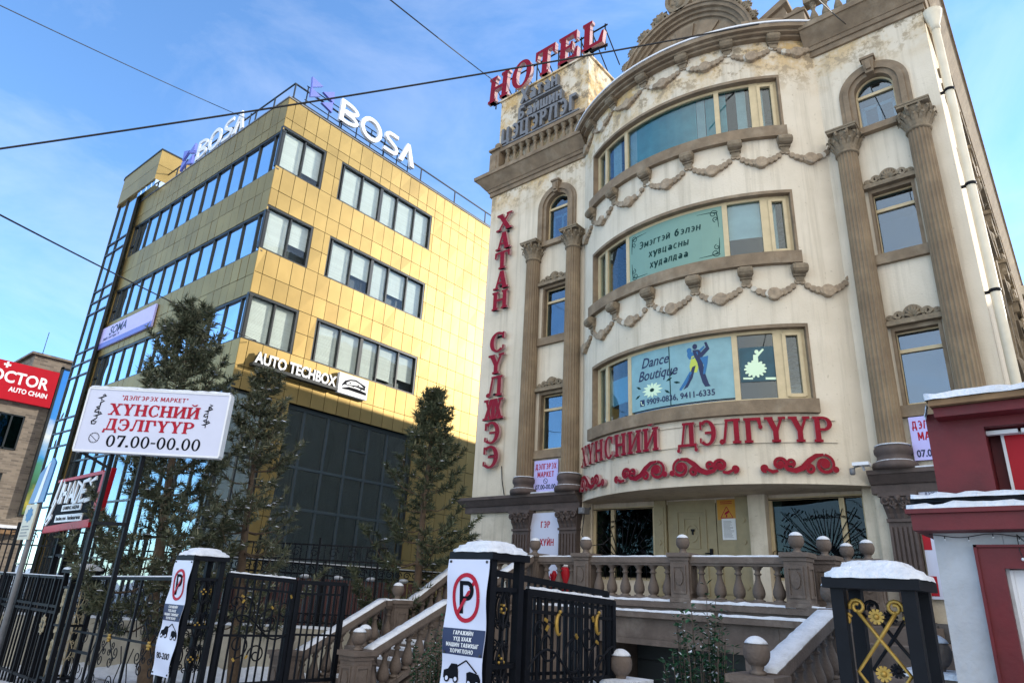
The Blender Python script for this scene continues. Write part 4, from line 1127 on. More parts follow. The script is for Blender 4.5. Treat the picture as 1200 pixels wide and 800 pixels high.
g = MB(); g.box(-1.2, -1.0, 5.9, 6.8, 1.0, 2.1); g.box(-1.2, -1.0, 3.4, 4.1, 3.35, 3.7); ob(g, 'display_board', 'white', f)
# glazed ground corner
m_ = MB()
for u in (.02, .8, 1.58): m_.box(-.2, -.1, u - .03, u + .04, -2, 6.13)
for z in (1.5, 3.9, 6.05): m_.box(-.2, -.1, 0, 1.6, z, z + .07)
for u in (.8, 1.58): m_.box(-u - .04, -u + .03, .1, .2, -2, 6.13)
for z in (1.5, 3.9, 6.05): m_.box(-1.6, -.1, .1, .2, z, z + .07)
f = ob(m_, 'window', 'mullion'); g = MB(); g.box(-.16, -.15, .15, 1.6, -2, 6.1); g.box(-1.6, -.15, .15, .16, -2, 6.1); ob(g, 'pane', 'glass_blue', f)

def window_L(u0, u1, z0, z1, step=1.12, first=.56):
    m_ = MB(); m_.box(-u1, -u0, .02, .16, z1 - .08, z1); m_.box(-u1, -u0, .03, .16, z0, z0 + .05)
    ul = []; u = u0 + first
    while u < u1 - .3: ul.append(u); u += step
    for u in [u0 + .05] + ul + [u1 - .05]: m_.box(-u - .035, -u + .035, .04, .16, z0 + .05, z1 - .08)
    if z1 - z0 > 2:
        for zz_ in (.5, 2.6, 4.6): m_.box(-u1, -u0, .045, .155, zz_, zz_ + .07)
    else: m_.box(-u1 + .1, -ul[-1], .045, .155, z0 + .62, z0 + .67)
    f = ob(m_, 'window', 'mullion')
    g = MB(); ed = [u0 + .02] + ul + [u1]
    for k in range(len(ed) - 1):
        ti = random.uniform(-.006, .006); g.hexa([(-ed[k + 1], .10 + ti, z0), (-ed[k], .10, z0), (-ed[k], .11, z0), (-ed[k + 1], .11, z0), (-ed[k + 1], .10, z1 - .03), (-ed[k], .10 + ti, z1 - .03), (-ed[k], .11, z1 - .03), (-ed[k + 1], .11, z1 - .03)])
    ob(g, 'pane', 'glass_blue' if z1 - z0 < 2 else 'glass_low', f)
for z0, z1 in LWIN: window_L(0.0, 13.48, z0, z1)
mb = MB()      # gold reveal posts at the far end of each band
for z0, z1 in LWIN: mb.box(-13.9, -13.5, -.006, .05, z0 + .01, z1 - .01)
ob(mb, 'pier', 'goldpanel')
# glazed stair tower
m_ = MB(); xa, xb = -15.85, -13.42
for x in (xa, -14.75, xb): m_.box(x - .03, x + .03, -.28, -.16, -2.4, 18.75)
for z in (16.3, 15.68, 13.55, 12.9, 12.25, 10.15, 9.5, 8.85, 6.75, 6.08, 5.4, 3.2, 2.6, 0.2): m_.box(xa, xb, -.275, -.165, z - .03, z + .03)
for y in (1.0, 2.2): m_.box(xa - .03, xa + .03, y - .03, y + .03, -2.4, 18.75)
f = ob(m_, 'stair_tower', 'mullion')
g = MB()
zz = [-2.4, .2, 2.6, 3.2, 5.4, 6.08, 6.75, 8.85, 9.5, 10.15, 12.25, 12.9, 13.55, 15.68, 16.3, 18.75]
for x0, x1 in ((xa, -14.75), (-14.75, xb)):
    for k in range(len(zz) - 1):
        ti = random.uniform(-.008, .008); g.hexa([(x0, -.22 + ti, zz[k]), (x1, -.22, zz[k]), (x1, -.2, zz[k]), (x0, -.2, zz[k]), (x0, -.22, zz[k + 1]), (x1, -.22 + ti, zz[k + 1]), (x1, -.2, zz[k + 1]), (x0, -.2, zz[k + 1])])
g.box(xa, xa + .02, -.2, 3, -2.4, 18.75); ob(g, 'pane', 'glass_blue', f)
g = MB(); g.box(xa + .06, -13.95, .45, 3, -2.4, 18.75); ob(g, 'wall', 'roomwall', f)
# penthouse
mb = MB()
cr_ = [(-16.3, .2), (-16.25, -.1), (-16.1, -.3), (-15.8, -.36), (-11.4, -.36), (-11.4, 5), (-16.3, 5)]
for zA, zB in ((18.78, 19.62), (19.64, 20.5)):
    mb.prism(cr_, lambda u, v, d: (u, v, d), zA, zB)
for u0, u1 in ((-15.3, -12.3),): pass
ob(mb, 'penthouse', 'goldpanel')
mb = MB(); mb.prism([(x - .04 if x < -14 else x + .03, y - .04 if y < 1 else y) for x, y in cr_], lambda u, v, d: (u, v, d), 20.502, 20.58); ob(mb, 'coping', 'mullion', office.children[-1])
mb = MB(); mb.box(-13.4, -11.4, -.3, .3, 18.43, 18.78); 
for x in (-13.0, -12.4, -11.8): mb.box(x - .03, x + .03, -.32, -.28, 18.43, 18.78)
ob(mb, 'window', 'glass_blue')
# roof railing
mb = MB()
for z in (19.33, 18.62): mb.box(-.2, -.15, .25, 22.4, z - .03, z + .03); mb.box(-11.9, -.15, .2, .25, z - .028, z + .028)
for k in range(10): mb.box(-.2, -.15, .25 + k * 2.4 - .025, .25 + k * 2.4 + .025, 18.43, 19.3)
for k in range(1, 9): mb.box(-.2 - k * 1.45, -.15 - k * 1.45, .19, .24, 18.43, 19.3)
ob(mb, 'roof_railing', 'mullion')

# --- signs on the office block (their own things, in world space)
ca, sa = cos(KR), sin(KR)
def off(x, y, z): return (KX + x * ca - y * sa, KY + x * sa + y * ca, z)
UR, NR = Vector((-sa, ca, 0)), Vector((ca, sa, 0))
UL, NL = Vector((ca, sa, 0)), Vector((sa, -ca, 0))
MT['letterblue'] = mat('violet_blue_panel', (.13, .16, .50), .45, noise=.08, nscale=3)
def bold_B(x, w, h): return [rect(x, x + .2, 0, h), arc(x + .28, h * .73, w - .3, h * .27, -90, 90, .18, .17), arc(x + .28, h * .27, w - .26, h * .275, -90, 90, .18, .17), rect(x + .1, x + .3, h - .17, h), rect(x + .1, x + .3, 0, .17), rect(x + .1, x + .3, h * .5 - .09, h * .5 + .09)]
def BOSA(mb, F, s=1.0, mi=0, ms=0, d=.14):
    pl = bold_B(0, .98, 1.12)
    pl += [arc(1.72, .56, .6, .6, 0, 180, .19, .19), arc(1.72, .56, .6, .6, 180, 360, .19, .19)]
    A_, B_ = ribbon([(3.28, 1.03), (3.0, 1.04), (2.74, 1.02), (2.60, .92), (2.60, .78), (2.72, .68), (2.95, .57), (3.18, .46), (3.27, .34), (3.24, .18), (3.1, .09), (2.82, .08), (2.50, .09)], .17)
    pl += [A_ + B_[::-1]]
    pl += [[(3.42, 0), (3.66, 0), (4.02, 1.0), (3.86, 1.12)], [(4.16, 0), (4.40, 0), (4.02, 1.12), (3.84, 1.12)]]
    for k, p_ in enumerate(pl): mb.prism([(u * s, v * s) for u, v in p_], F, 0, d + .001 * k, mi, ms)
rs = thing('roof_sign', off(.1, 4.4, 18.45), 'white BOSA roof letters with violet flag logo facing the hotel', 'roof sign')
F = frDir(off(.02, 2.3, 18.76), UR, NR)
mb = MB(); BOSA(mb, F); mb.build('lettering', 'white', rs)
mb = MB(); F2 = frDir(off(.02, 0, 0), UR, NR)
for tri in (((.75, 19.92), (1.31, 19.80), (.81, 19.42)), ((.79, 19.40), (1.28, 19.25), (.81, 18.92)), ((1.88, 19.91), (1.94, 19.34), (1.36, 19.55)), ((1.89, 19.36), (1.92, 18.85), (1.37, 19.0))):
    mb.prism(list(tri), F2, 0, .12)
mb.build('logo', 'letterblue', rs)
mb = MB()
for u in (.77, 1.9, 2.5, 3.4, 4.2, 5.0, 5.8, 6.5): p = off(-.08, u, 18.43); mb.bar(p, (p[0], p[1], 19.5), .04, .04, up=(1, 0, 0))
for z in (18.8, 19.5): mb.bar(off(-.08, .7, z), off(-.08, 6.7, z), .03, .03)
mb.build('support_frame', 'mullion', rs)
rs = thing('roof_sign', off(-6, .1, 18.45), 'white BOSA roof letters with grey logo on the shaded face of the gold block', 'roof sign')
mb = MB(); BOSA(mb, frDir(off(-7.9, .05, 18.55), UL, NL), .98, d=.06); mb.build('lettering', 'white', rs)
mb = MB(); F2 = frDir(off(-9.3, .05, 18.5), UL, NL)
for tri in (((0, 1.2), (.6, 1.0), (.05, .6)), ((.05, .55), (.6, .4), (.05, 0)), ((1.15, 1.2), (1.2, .6), (.6, .85)), ((1.15, .55), (1.2, 0), (.6, .2))): mb.prism(list(tri), F2, 0, .12)
mb.build('logo', 'letterblue', rs)
mb = MB()
for u in (9.2, 8.1, 7, 6, 5, 4, 3.4): p = off(-u, .14, 18.43); mb.bar(p, (p[0], p[1], 19.3), .04, .04, up=(0, 1, 0))
mb.bar(off(-9.3, .14, 19.2), off(-3.2, .14, 19.2), .03, .03); mb.build('support_frame', 'mullion', rs)
# banner on the shaded face
bn = thing('wall_banner', off(-11, -.05, 9.7), 'white and blue SOMA banner between window bands of the gold block', 'banner')
F = frDir(off(-14.0, -.05, 10.0), UL, NL)
mb = MB(); mb.prism(rect(0, 6.2, .02, 1.08), F, -.02, .06); mb.build('panel', 'lilac', bn)
mb = MB(); mb.prism(rect(0, 6.2, .02, .28), F, .061, .064); mb.build('stripe', 'letterblue', bn)
mb = MB(); text(mb, 'SOMA', F, .44, width=1.9, bold=.02, base=.062, u0=1.5, v0=.56, shear=.2); text(mb, 'ЭМИЙН САНГУУДЫН ТӨВ', F, .13, base=.062, u0=.9, v0=.36, shear=.1)
mb.build('lettering', 'navy', bn)
# car parts shop sign
cs_ = thing('shop_sign', off(.1, 2.4, 7.1), 'silver car shop lettering on a dark tray above the entrance glazing', 'sign')
F = frDir(off(.03, .5, 7.18), UR, NR)
mb = MB(); mb.prism(rect(0, 3.65, -.14, -.03), F, 0, .22); mb.build('tray', 'mullion', cs_)
mb = MB(); text(mb, 'AUTO TECHBOX', F, .42, width=3.5, bold=.035, depth=.1, base=.06, mi=0, mside=1, u0=.08, v0=.0); mb.build('lettering', ['white', 'mullion'], cs_)
cp = thing('logo_panel', off(.1, 4.95, 7.0), 'white panel with a black car silhouette beside the silver shop lettering', 'sign panel')
F = frDir(off(.03, 4.2, 7.02), UR, NR)
mb = MB(); mb.prism(rect(0, 1.45, 0, .82), F, 0, .14); mb.build('panel', 'white', cp)
mb = MB()
A, B = ribbon([(.18, .32), (.32, .5), (.55, .62), (.8, .66), (1.05, .6), (1.3, .5)], [.05, .09, .05, .06, .05, .11]); mb.prism(A + B[::-1], F, .14, .146)
A, B = ribbon([(.2, .2), (.5, .27), (.9, .27), (1.38, .24)], [.04, .12, .14, .1]); mb.prism(A + B[::-1], F, .14, .1475)
A, B = ribbon([(.2, .38), (.5, .4), (.85, .44), (1.3, .42)], [.02, .03, .05, .1]); mb.prism(A + B[::-1], F, .14, .145)
for u, v in ((.35, .43), (.55, .5), (.72, .4), (.95, .5), (1.1, .36)): mb.prism([(u + .04 * cos(j), v + .03 * sin(j)) for j in (0, 1.2, 2.4, 3.6, 4.8)], F, .14, .149)
mb.build('emblem', 'black', cp)

# ------------------------------------------------------------------ brick building at the far left
brickm = None
def brick_mat():
    m, t, p = newmat('beige_brick'); n, l = t.nodes.new, t.links.new
    g = n('ShaderNodeNewGeometry'); s_ = n('ShaderNodeSeparateXYZ'); l(g.outputs['Position'], s_.inputs[0])
    ad = n('ShaderNodeMath'); ad.operation = 'ADD'; l(s_.outputs['X'], ad.inputs[0]); l(s_.outputs['Y'], ad.inputs[1])
    cb = n('ShaderNodeCombineXYZ'); l(ad.outputs[0], cb.inputs['X']); l(s_.outputs['Z'], cb.inputs['Y'])
    b_ = n('ShaderNodeTexBrick'); l(cb.outputs[0], b_.inputs['Vector'])
    b_.inputs['Scale'].default_value = 1.0; b_.inputs['Brick Width'].default_value = .42; b_.inputs['Row Height'].default_value = .13; b_.inputs['Mortar Size'].default_value = .012
    b_.inputs['Color1'].default_value = (.19, .155, .12, 1); b_.inputs['Color2'].default_value = (.06, .048, .04, 1); b_.inputs['Mortar'].default_value = (.17, .15, .125, 1); b_.inputs['Bias'].default_value = -.25
    l(b_.outputs['Color'], p.inputs['Base Color']); p.inputs['Roughness'].default_value = .9
    return m
MT['brick'] = brick_mat()
MT['poster_sky'] = None
bb = thing('brick_building', (-44, 10, -2.2), 'beige brick building with dark windows at the left edge', 'building')
mb = MB()
mb.box(-55, -42.0, 5.2, 26, -2.3, 9.2)
mb.box(-55, -42.6, 9.3, 12.3, 9.2, 11.0); mb.box(-55, -42.45, 9.1, 12.5, 11.0, 11.12)
mb.build('wall', 'brick', bb)
for y0, z0, z1, w in ((8.42, 5.7, 7.5, 1.15), (6.3, 5.7, 7.5, 1.3), (8.15, 2.7, 4.5, 1.2), (6.0, 2.7, 4.5, 1.3)):
    m_ = MB(); X = -42.0
    for q in ((y0, y0 + w, z1 - .07, z1), (y0, y0 + w, z0, z0 + .07), (y0, y0 + .07, z0, z1), (y0 + w - .07, y0 + w, z0, z1), (y0 + w * .5 - .04, y0 + w * .5 + .04, z0, z1)): m_.box(X, X + .05, q[0], q[1], q[2], q[3])
    f = m_.build('window', 'mullion', bb); g = MB(); g.box(X + .002, X + .02, y0 + .05, y0 + w - .05, z0 + .05, z1 - .05); g.build('pane', 'glass_dark', f)
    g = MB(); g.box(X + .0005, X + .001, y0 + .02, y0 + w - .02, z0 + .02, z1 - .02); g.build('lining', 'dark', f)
mb = MB(); mb.box(-41.99, -40.4, 5.4, 10.9, 1.55, 1.75); cn = mb.build('canopy', 'wood', bb)
mb = MB(); mb.box(-42, -40.35, 5.35, 10.95, 1.752, 1.95); mb.build('snow', 'snow', cn)
mb = MB(); mb.tube([(-42.6, 9.6, 11.1), (-42.6, 9.6, 12.4)], .02, 5); mb.build('antenna', 'mullion', bb)
ss = thing('shop_sign', (-41.9, 9.1, 8.1), 'red fascia with white lettering DOCTOR AUTO CHAIN', 'sign')
F = lambda u, v, d: (-41.95 + d, 4.0 + u, 8.15 + v)
mb = MB(); mb.prism(rect(1.5, 6.45, -.03, 1.95), F, 0, .25); mb.build('panel', 'signred', ss)
mb = MB(); text(mb, 'DOCTOR', F, .62, width=3.15, bold=.025, base=.25, u0=2.95, v0=.87); text(mb, 'AUTO CHAIN', F, .25, width=1.75, bold=.03, base=.25, u0=4.42, v0=.42); text(mb, '+', F, .4, bold=.05, base=.25, u0=3.9, v0=1.55); mb.build('lettering', 'white', ss)
bl = thing('wall_poster', (-41.9, 11.2, 3.2), 'tall blue poster with clouds and flowers beside the brick wall', 'poster')
def poster_mat():
    m, t, p = newmat('printed_poster'); n, l = t.nodes.new, t.links.new
    g = n('ShaderNodeTexCoord'); s_ = n('ShaderNodeSeparateXYZ'); l(g.outputs['Generated'], s_.inputs[0])
    z = n('ShaderNodeTexNoise'); z.inputs['Scale'].default_value = 1.4; z.inputs['Detail'].default_value = 4; l(g.outputs['Object'], z.inputs['Vector'])
    ma = n('ShaderNodeMath'); ma.operation = 'MULTIPLY_ADD'; l(z.outputs['Fac'], ma.inputs[0]); ma.inputs[1].default_value = .22; l(s_.outputs['Z'], ma.inputs[2])
    c_ = n('ShaderNodeValToRGB'); e = c_.color_ramp.elements
    e[0].position = .1; e[0].color = (.05, .10, .03, 1); e[1].position = 1.0; e[1].color = (.01, .17, .55, 1)
    for ps, cl in ((.2, (.35, .30, .04, 1)), (.28, (.02, .09, .03, 1)), (.42, (.04, .2, .12, 1)), (.5, (.02, .22, .5, 1)), (.66, (.55, .6, .6, 1)), (.78, (.02, .2, .55, 1))):
        q = e.new(ps); q.color = cl
    l(ma.outputs[0], c_.inputs['Fac']); l(c_.outputs['Color'], p.inputs['Base Color']); p.inputs['Roughness'].default_value = .5
    return m
MT['poster_sky'] = poster_mat()
mb = MB(); mb.box(-42, -41.8, 10.62, 13.0, 2.6, 10.35); mb.build('poster_sheet', 'poster_sky', bl)
mb = MB(); mb.box(-42.0, -41.75, 10.5, 10.6, 2.5, 10.5); mb.box(-42, -41.75, 10.5, 13.1, 10.36, 10.46); mb.build('frame', 'mullion', bl)
for o in (bb, ss, bl):          # the brick building stands further back along the same sight lines
    o.location = Vector(o.location) * 1.19; o.scale = (1.19, 1.19, 1.19)
# ------------------------------------------------------------------ terrace, stairs and balustrades
terr = thing('terrace', (-6.9, 12.6, -1.7), 'raised brown stone entrance terrace over a dark garage opening', 'terrace')
def fx(X): return 11.42 - (X + 10.9) * .055      # front line swings slightly towards the right
mb = MB()
XA, XB = -10.9, -3.2
def strip(mb, x0, x1, dy0, y1, z0, z1): mb.hexa([(x0, fx(x0) + dy0, z0), (x1, fx(x1) + dy0, z0), (x1, y1, z0), (x0, y1, z0), (x0, fx(x0) + dy0, z1), (x1, fx(x1) + dy0, z1), (x1, y1, z1), (x0, y1, z1)])
strip(mb, XA, XB, -.02, 14.42, -.10, 0.0)
strip(mb, XA, XB, .04, 14.40, -.18, -.102)
strip(mb, XA, XB, -.06, 14.40, -.28, -.182)
strip(mb, XA, -7.35, .06, 14.4, -3.0, -.282)
strip(mb, -4.55, XB, .06, 14.4, -3.0, -.282)
strip(mb, -7.348, -4.552, .06, fx(-6) + .5, -.62, -.282)
strip(mb, -7.348, -4.552, .02, fx(-6) + .5, -.72, -.622)
mb.box(-7.348, -4.552, 13.2, 14.3, -3.0, -.282)
for x in (-9.9, -8.8, -4.0): strip(mb, x, x + .02, .05, fx(x) + .1, -2.9, -.29)
mb.build('wall', 'stone', terr)
mb = MB()
for k in range(6): mb.box(-7.3, -4.6, 12.6, 12.66, -2.95 + k * .38, -2.6 + k * .38)
mb.box(-7.34, -4.56, 12.66, 12.7, -3, -.3)
mb.build('garage_door', 'mullion', terr)
random.seed(5)
def snow_strip(mb, x0, x1, fy0, fy1, z, h, n=24, taper=.3):
    vs = []; 
    for k in range(n + 1):
        x = x0 + (x1 - x0) * k / n; hh = h * random.uniform(.6, 1.15); j = random.uniform(-.012, .012)
        ya, yb = fy0(x) + j, fy1(x)
        vs += [(x, ya, z - .004), (x, ya + .012, z + hh * .75), (x, (ya + yb) / 2, z + hh), (x, yb, z + hh * .8), (x, yb, z - .004)]
    fs = [(5 * k + j, 5 * k + 5 + j, 5 * k + 6 + j, 5 * k + 1 + j) for k in range(n) for j in range(4)]
    fs += [(0, 1, 2, 3, 4), tuple(5 * n + j for j in (4, 3, 2, 1, 0))]
    mb.add(vs, fs, 0, True)
mb = MB()
snow_strip(mb, XA, XB, lambda x: fx(x) - .02, lambda x: fx(x) + .07, 0.0, .05, 60)
snow_strip(mb, XA, -5.0, lambda x: fx(x) - .06, lambda x: fx(x) + .035, -.18, .045, 60); snow_strip(mb, -4.9, XB, lambda x: fx(x) - .06, lambda x: fx(x) + .035, -.18, .04, 12)
mb.build('snow', 'snow', terr)

BALU = baluster_mesh('baluster', .56, .098, 'stone', 12)
def post_mesh(h, w):
    mb = MB(); a_ = w / 2
    mb.box(-a_ * 1.12, a_ * 1.12, -a_ * 1.12, a_ * 1.12, 0, .07); mb.box(-a_, a_, -a_, a_, .072, h - .13)
    for sx, sy in ((0, -1), (1, 0), (-1, 0)):
        for q in ((-.7, .7, h - .24, h - .2), (-.7, .7, .14, .18), (-.7, -.55, .18, h - .24), (.55, .7, .18, h - .24)):
            if sy: mb.box(q[0] * a_, q[1] * a_, -a_ - .018, -a_ - .001, q[2], q[3])
            else: mb.box(*(sorted((sx * (a_ + .001), sx * (a_ + .018)))), q[0] * a_, q[1] * a_, q[2], q[3])
        if sy:
            mb.prism([(.42 * a_ * cos(2 * pi * j / 10), h * .5 + .13 * sin(2 * pi * j / 10)) for j in range(10)], frY(0, -a_, 0), .001, .02)
    mb.box(-a_ * 1.1, a_ * 1.1, -a_ * 1.1, a_ * 1.1, h - .128, h - .07); mb.box(-a_ * 1.28, a_ * 1.28, -a_ * 1.28, a_ * 1.28, h - .068, h)
    o = mb.build('post', 'stone', None, origin=(0, 0, 0)); me = o.data; bpy.data.objects.remove(o); return me
def ball_mesh(r):
    mb = MB(); mb.lathe([(r * .62, 0), (r * .62, .025), (r * .42, .04), (r * .5, .07)] + [(r * sin(pi * (i + 1.2) / 10.2), .07 + r * .95 - r * 1.08 * cos(pi * (i + 1.2) / 10.2)) for i in range(9)], n=18)
    o = mb.build('ball', 'stone', None, origin=(0, 0, 0)); me = o.data; bpy.data.objects.remove(o)
    mb = MB(); top = .07 + r * .95
    mb.lathe([(r * sin(pi * k / 18) * 1.03, top + r * 1.08 * cos(pi * k / 18) + .012) for k in range(6, -1, -1)], n=18)
    o = mb.build('snow', 'snow', None, origin=(0, 0, 0)); ms = o.data; bpy.data.objects.remove(o); return me, ms
BALL = ball_mesh(.118)
POST = post_mesh(.80, .34)
def add_post(parent, x, y, z, ball=True, snow=True):
    L0 = parent.location
    p = inst('post', POST, (x - L0[0], y - L0[1], z - L0[2]), parent)
    if ball: inst('ball', BALL[0], (0, 0, .80), p); inst('snow', BALL[1], (0, 0, .80), p)
    return p
def rail_run(parent, P, Q, n, z_off=0.0, snow=True):
    """hand rail + base rail + balusters between floor points P and Q (sloped if their heights differ)"""
    P, Q = Vector(P), Vector(Q); L0 = Vector(parent.location)
    m_ = MB(); up = Vector((0, 0, 1))
    m_.bar(P + up * .685, Q + up * .685, .25, .10); m_.bar(P + up * .62, Q + up * .62, .19, .05); m_.bar(P + up * .035, Q + up * .035, .24, .07)
    rl = m_.build('rail', 'stone', parent)
    if snow:
        m_ = MB(); d = Q - P; sd_ = d.cross(up).normalized(); vs = []; N_ = 18
        for k in range(N_ + 1):
            c_ = P + d * k / N_ + up * .732
            h = .035 * random.uniform(.7, 1.2)
            for w_, hh in ((-.12, -.004), (-.11, h * .8), (0, h), (.11, h * .8), (.12, -.004)): vs.append(c_ + sd_ * w_ * random.uniform(.94, 1.03) + up * hh)
        m_.add(vs, [(5 * k + j, 5 * k + 1 + j, 5 * k + 6 + j, 5 * k + 5 + j) for k in range(N_) for j in range(4)] + [(4, 3, 2, 1, 0), tuple(5 * N_ + j for j in range(5))], 0, True)
        m_.build('snow', 'snow', rl)
    for k in range(n):
        p_ = P + (Q - P) * ((k + .5) / n) + up * .055 - L0
        inst('baluster', BALU, p_, parent)
bs = thing('balustrade', (-6.8, 11.2, 0), 'long terrace balustrade of brown stone with ball finials facing the street', 'balustrade')
PX = [-10.72, -9.05, -7.72, -5.60, -3.62]
for x in PX: add_post(bs, x, fx(x) + .16, 0.0)
for k in range(len(PX) - 1):
    x0, x1 = PX[k] + .17, PX[k + 1] - .17; rail_run(bs, (x0, fx(x0) + .16, 0), (x1, fx(x1) + .16, 0), max(3, int((x1 - x0) / .285)))
b2 = thing('balustrade', (-3.4, 12.6, 0), 'short return balustrade with ball finials at the right end of the terrace', 'balustrade')
for y in (11.9, 13.2): add_post(b2, -3.42, y, 0.0)
add_post(b2, -2.95, 12.6, 0.0)
rail_run(b2, (-3.42, 12.07, 0), (-3.42, 13.03, 0), 4); rail_run(b2, (-3.25, 12.6, 0), (-3.12, 12.6, 0), 0)

# left staircase: from the terrace down towards the street
def steps(mb, x0, x1, ya, za, yb, zb, n):
    for k in range(n):
        y0 = ya + (yb - ya) * k / n; y1 = ya + (yb - ya) * (k + 1) / n; z = za + (zb - za) * (k + .5) / n
        mb.box(x0, x1, min(y0, y1), max(y0, y1) - .001, -3.0, z)
st = thing('staircase', (-9.9, 9, -1.7), 'brown stone staircase left of the driveway with a landing', 'staircase')
mb = MB(); steps(mb, -10.58, -9.1, 11.3, 0.0, 9.55, -.95, 7); mb.box(-10.58, -9.1, 8.9, 9.549, -3, -.951); steps(mb, -10.58, -9.1, 8.899, -.95, 7.2, -1.85, 6)
mb.build('step', 'stone', st)
mb = MB()
def cheek(mb, x0, x1, pts):
    """side wall under a sloped rail: pts (y, ztop)"""
    for (ya, za), (yb, zb) in zip(pts, pts[1:]): mb.hexa([(x0, ya, -3), (x1, ya, -3), (x1, yb, -3), (x0, yb, -3), (x0, ya, za), (x1, ya, za), (x1, yb, zb), (x0, yb, zb)])
cheek(mb, -10.82, -10.582, [(11.25, 0), (9.55, -.98), (8.9, -.98), (7.1, -1.85)]); cheek(mb, -9.1, -8.86, [(11.25, 0), (9.55, -.98), (8.9, -.98), (7.1, -1.85)])
mb.build('side_wall', 'stone', st)
mb = MB()
for k in range(6):
    y = 8.75 - k * .283; z = -.95 - .15 * (k + .5); mb.box(-10.5, -9.2, y - .1, y + .1, z, z + .045)
mb.box(-10.5, -9.2, 9.0, 9.5, -.95, -.90); mb.build('snow', 'snow', st)
sb1 = thing('stair_balustrade', (-10.7, 9, -1.4), 'outer balustrade of the left staircase with two flights and ball finials', 'balustrade')
rail_run(sb1, (-10.7, 11.2, 0.0), (-10.7, 9.62, -.97), 7); rail_run(sb1, (-10.7, 9.6, -.97), (-10.7, 8.95, -.97), 2); rail_run(sb1, (-10.7, 8.9, -.97), (-10.7, 7.2, -1.83), 7)
add_post(sb1, -10.7, 9.28, -1.02); add_post(sb1, -10.7, 6.98, -1.86)
sb2 = thing('stair_balustrade', (-8.98, 8.2, -1.4), 'inner balustrade of the left staircase sloping beside the driveway', 'balustrade')
rail_run(sb2, (-8.98, 8.95, -.9), (-8.98, 7.3, -1.65), 7); rail_run(sb2, (-8.98, 11.2, 0), (-8.98, 9.2, -.9), 8)
add_post(sb2, -8.98, 7.1, -1.72); add_post(sb2, -9.35, 7.5, -1.70)
# right staircase
st2 = thing('staircase', (-2.0, 9, -1.7), 'brown stone staircase right of the driveway, partly behind the gold lattice post', 'staircase')
mb = MB(); mb.box(-2.7, -1.2, 9.2, 11.0, -3, -.75); steps(mb, -2.44, -1.2, 9.199, -.75, 6.5, -1.45, 5); mb.box(-3.18, -1.2, 11.0, 13.6, -3, -.42); mb.box(-3.18, -2.2, 11.6, 13.6, -3, -.2)
mb.build('step', 'stone', st2)
mb = MB(); cheek(mb, -2.70, -2.442, [(9.1, -.78), (6.45, -1.37)]); mb.build('side_wall', 'stone', st2)
mb = MB()
for k in range(5): y = 9.199 - (k + .5) * .54; z = -.75 - .14 * (k + .5); mb.box(-2.4, -1.3, y - .2, y + .2, z, z + .05)
mb.build('snow', 'snow', st2)
sb3 = thing('stair_balustrade', (-2.57, 7.8, -1.4), 'snow topped balustrade sloping down the right staircase', 'balustrade')
rail_run(sb3, (-2.57, 8.85, -.74), (-2.57, 6.7, -1.30), 8)
add_post(sb3, -2.57, 9.0, -.79); add_post(sb3, -2.57, 6.56, -1.376)
def lone(x, y, ztop, label):
    np_ = thing('newel_post', (x, y, ztop - .8), label, 'post'); add_post(np_, x, y, ztop - .8)
    m_ = MB(); m_.box(x - .24, x + .24, y - .24, y + .24, ztop, ztop + .045); m_.build('snow', 'snow', np_)
    m_ = MB(); m_.box(x - .2, x + .2, y - .2, y + .2, -3, ztop - .798); m_.build('pedestal', 'stone', np_)
lone(-4.0, 6.56, -.80, 'low newel post with snowy ball finial just right of the scrolled gate leaf')
lone(-1.2, 6.9, -.47, 'low newel post with snowy ball finial beside the white kiosk wall')
# ------------------------------------------------------------------ hotel signs
random.seed(21)
hs = thing('roof_sign', (-11.5, 14.3, 16.5), 'big red HOTEL letters standing on the roof tower', 'roof sign')
F = frY(-14.0, 14.22, 16.62)
u = 0; wtot = slab_width('HOTEL', 1.12, 1, .1); sx_ = 5.0 / wtot
for k, ch_ in enumerate('HOTEL'):
    mb = MB(); slab(mb, ch_, F, 1.12, width=G[ch_][0] * 1.12 * sx_, depth=.16, mi=0, mside=1, u0=u, shear=.04); mb.build('letter', ['red', 'redside'], hs)
    u += (G[ch_][0] + .1) * 1.12 * sx_
mb = MB()
for z in (16.68, 17.5): mb.bar((-13.9, 14.30, z), (-9.0, 14.30, z), .04, .04)
for k in range(11): x = -13.8 + k * .47; mb.bar((x, 14.32, 16.5), (x, 14.32, 17.6), .035, .035, up=(0, 1, 0)); mb.bar((x, 14.32, 17.4), (x, 15.2, 16.55), .03, .03, up=(1, 0, 0))
mb.bar((-9.6, 14.1, 16.55), (-9.0, 14.3, 16.62), .05, .05)
mb.build('support_frame', 'iron', hs)
gs = thing('wall_lettering', (-11.6, 14.1, 14.5), 'three lines of grey metal letters on the roof tower below the HOTEL sign', 'lettering')
F = frY(0, 14.15, 0)
for t, x0, x1, z, h in (('Хатан', -12.32, -10.75, 15.76, .62), ('Байшин', -12.40, -10.55, 15.10, .52), ('ЦЭЦЭРЛЭГ', -13.12, -9.98, 14.42, .62)):
    mb = MB(); text(mb, t, F, h, width=x1 - x0, bold=.045, depth=.16, base=.02, mi=0, mside=0, u0=x0, v0=z); mb.build('letters', 'greyletter', gs)
    mb = MB(); mb.box(x0 - .05, x1 + .1, 13.99, 14.13, z - .10, z - .04); mb.build('tray', 'greyletter', gs)
vsn = thing('vertical_sign', (-12.6, 13.95, 3.2), 'tall column of crimson letters down the left edge of the hotel front', 'sign')
word = ['Х', 'А', 'Т', 'А', 'Н', ' ', 'С', 'Ү', 'Л', 'Ж', 'Э', 'Э']
zt = 11.52; hh = .655
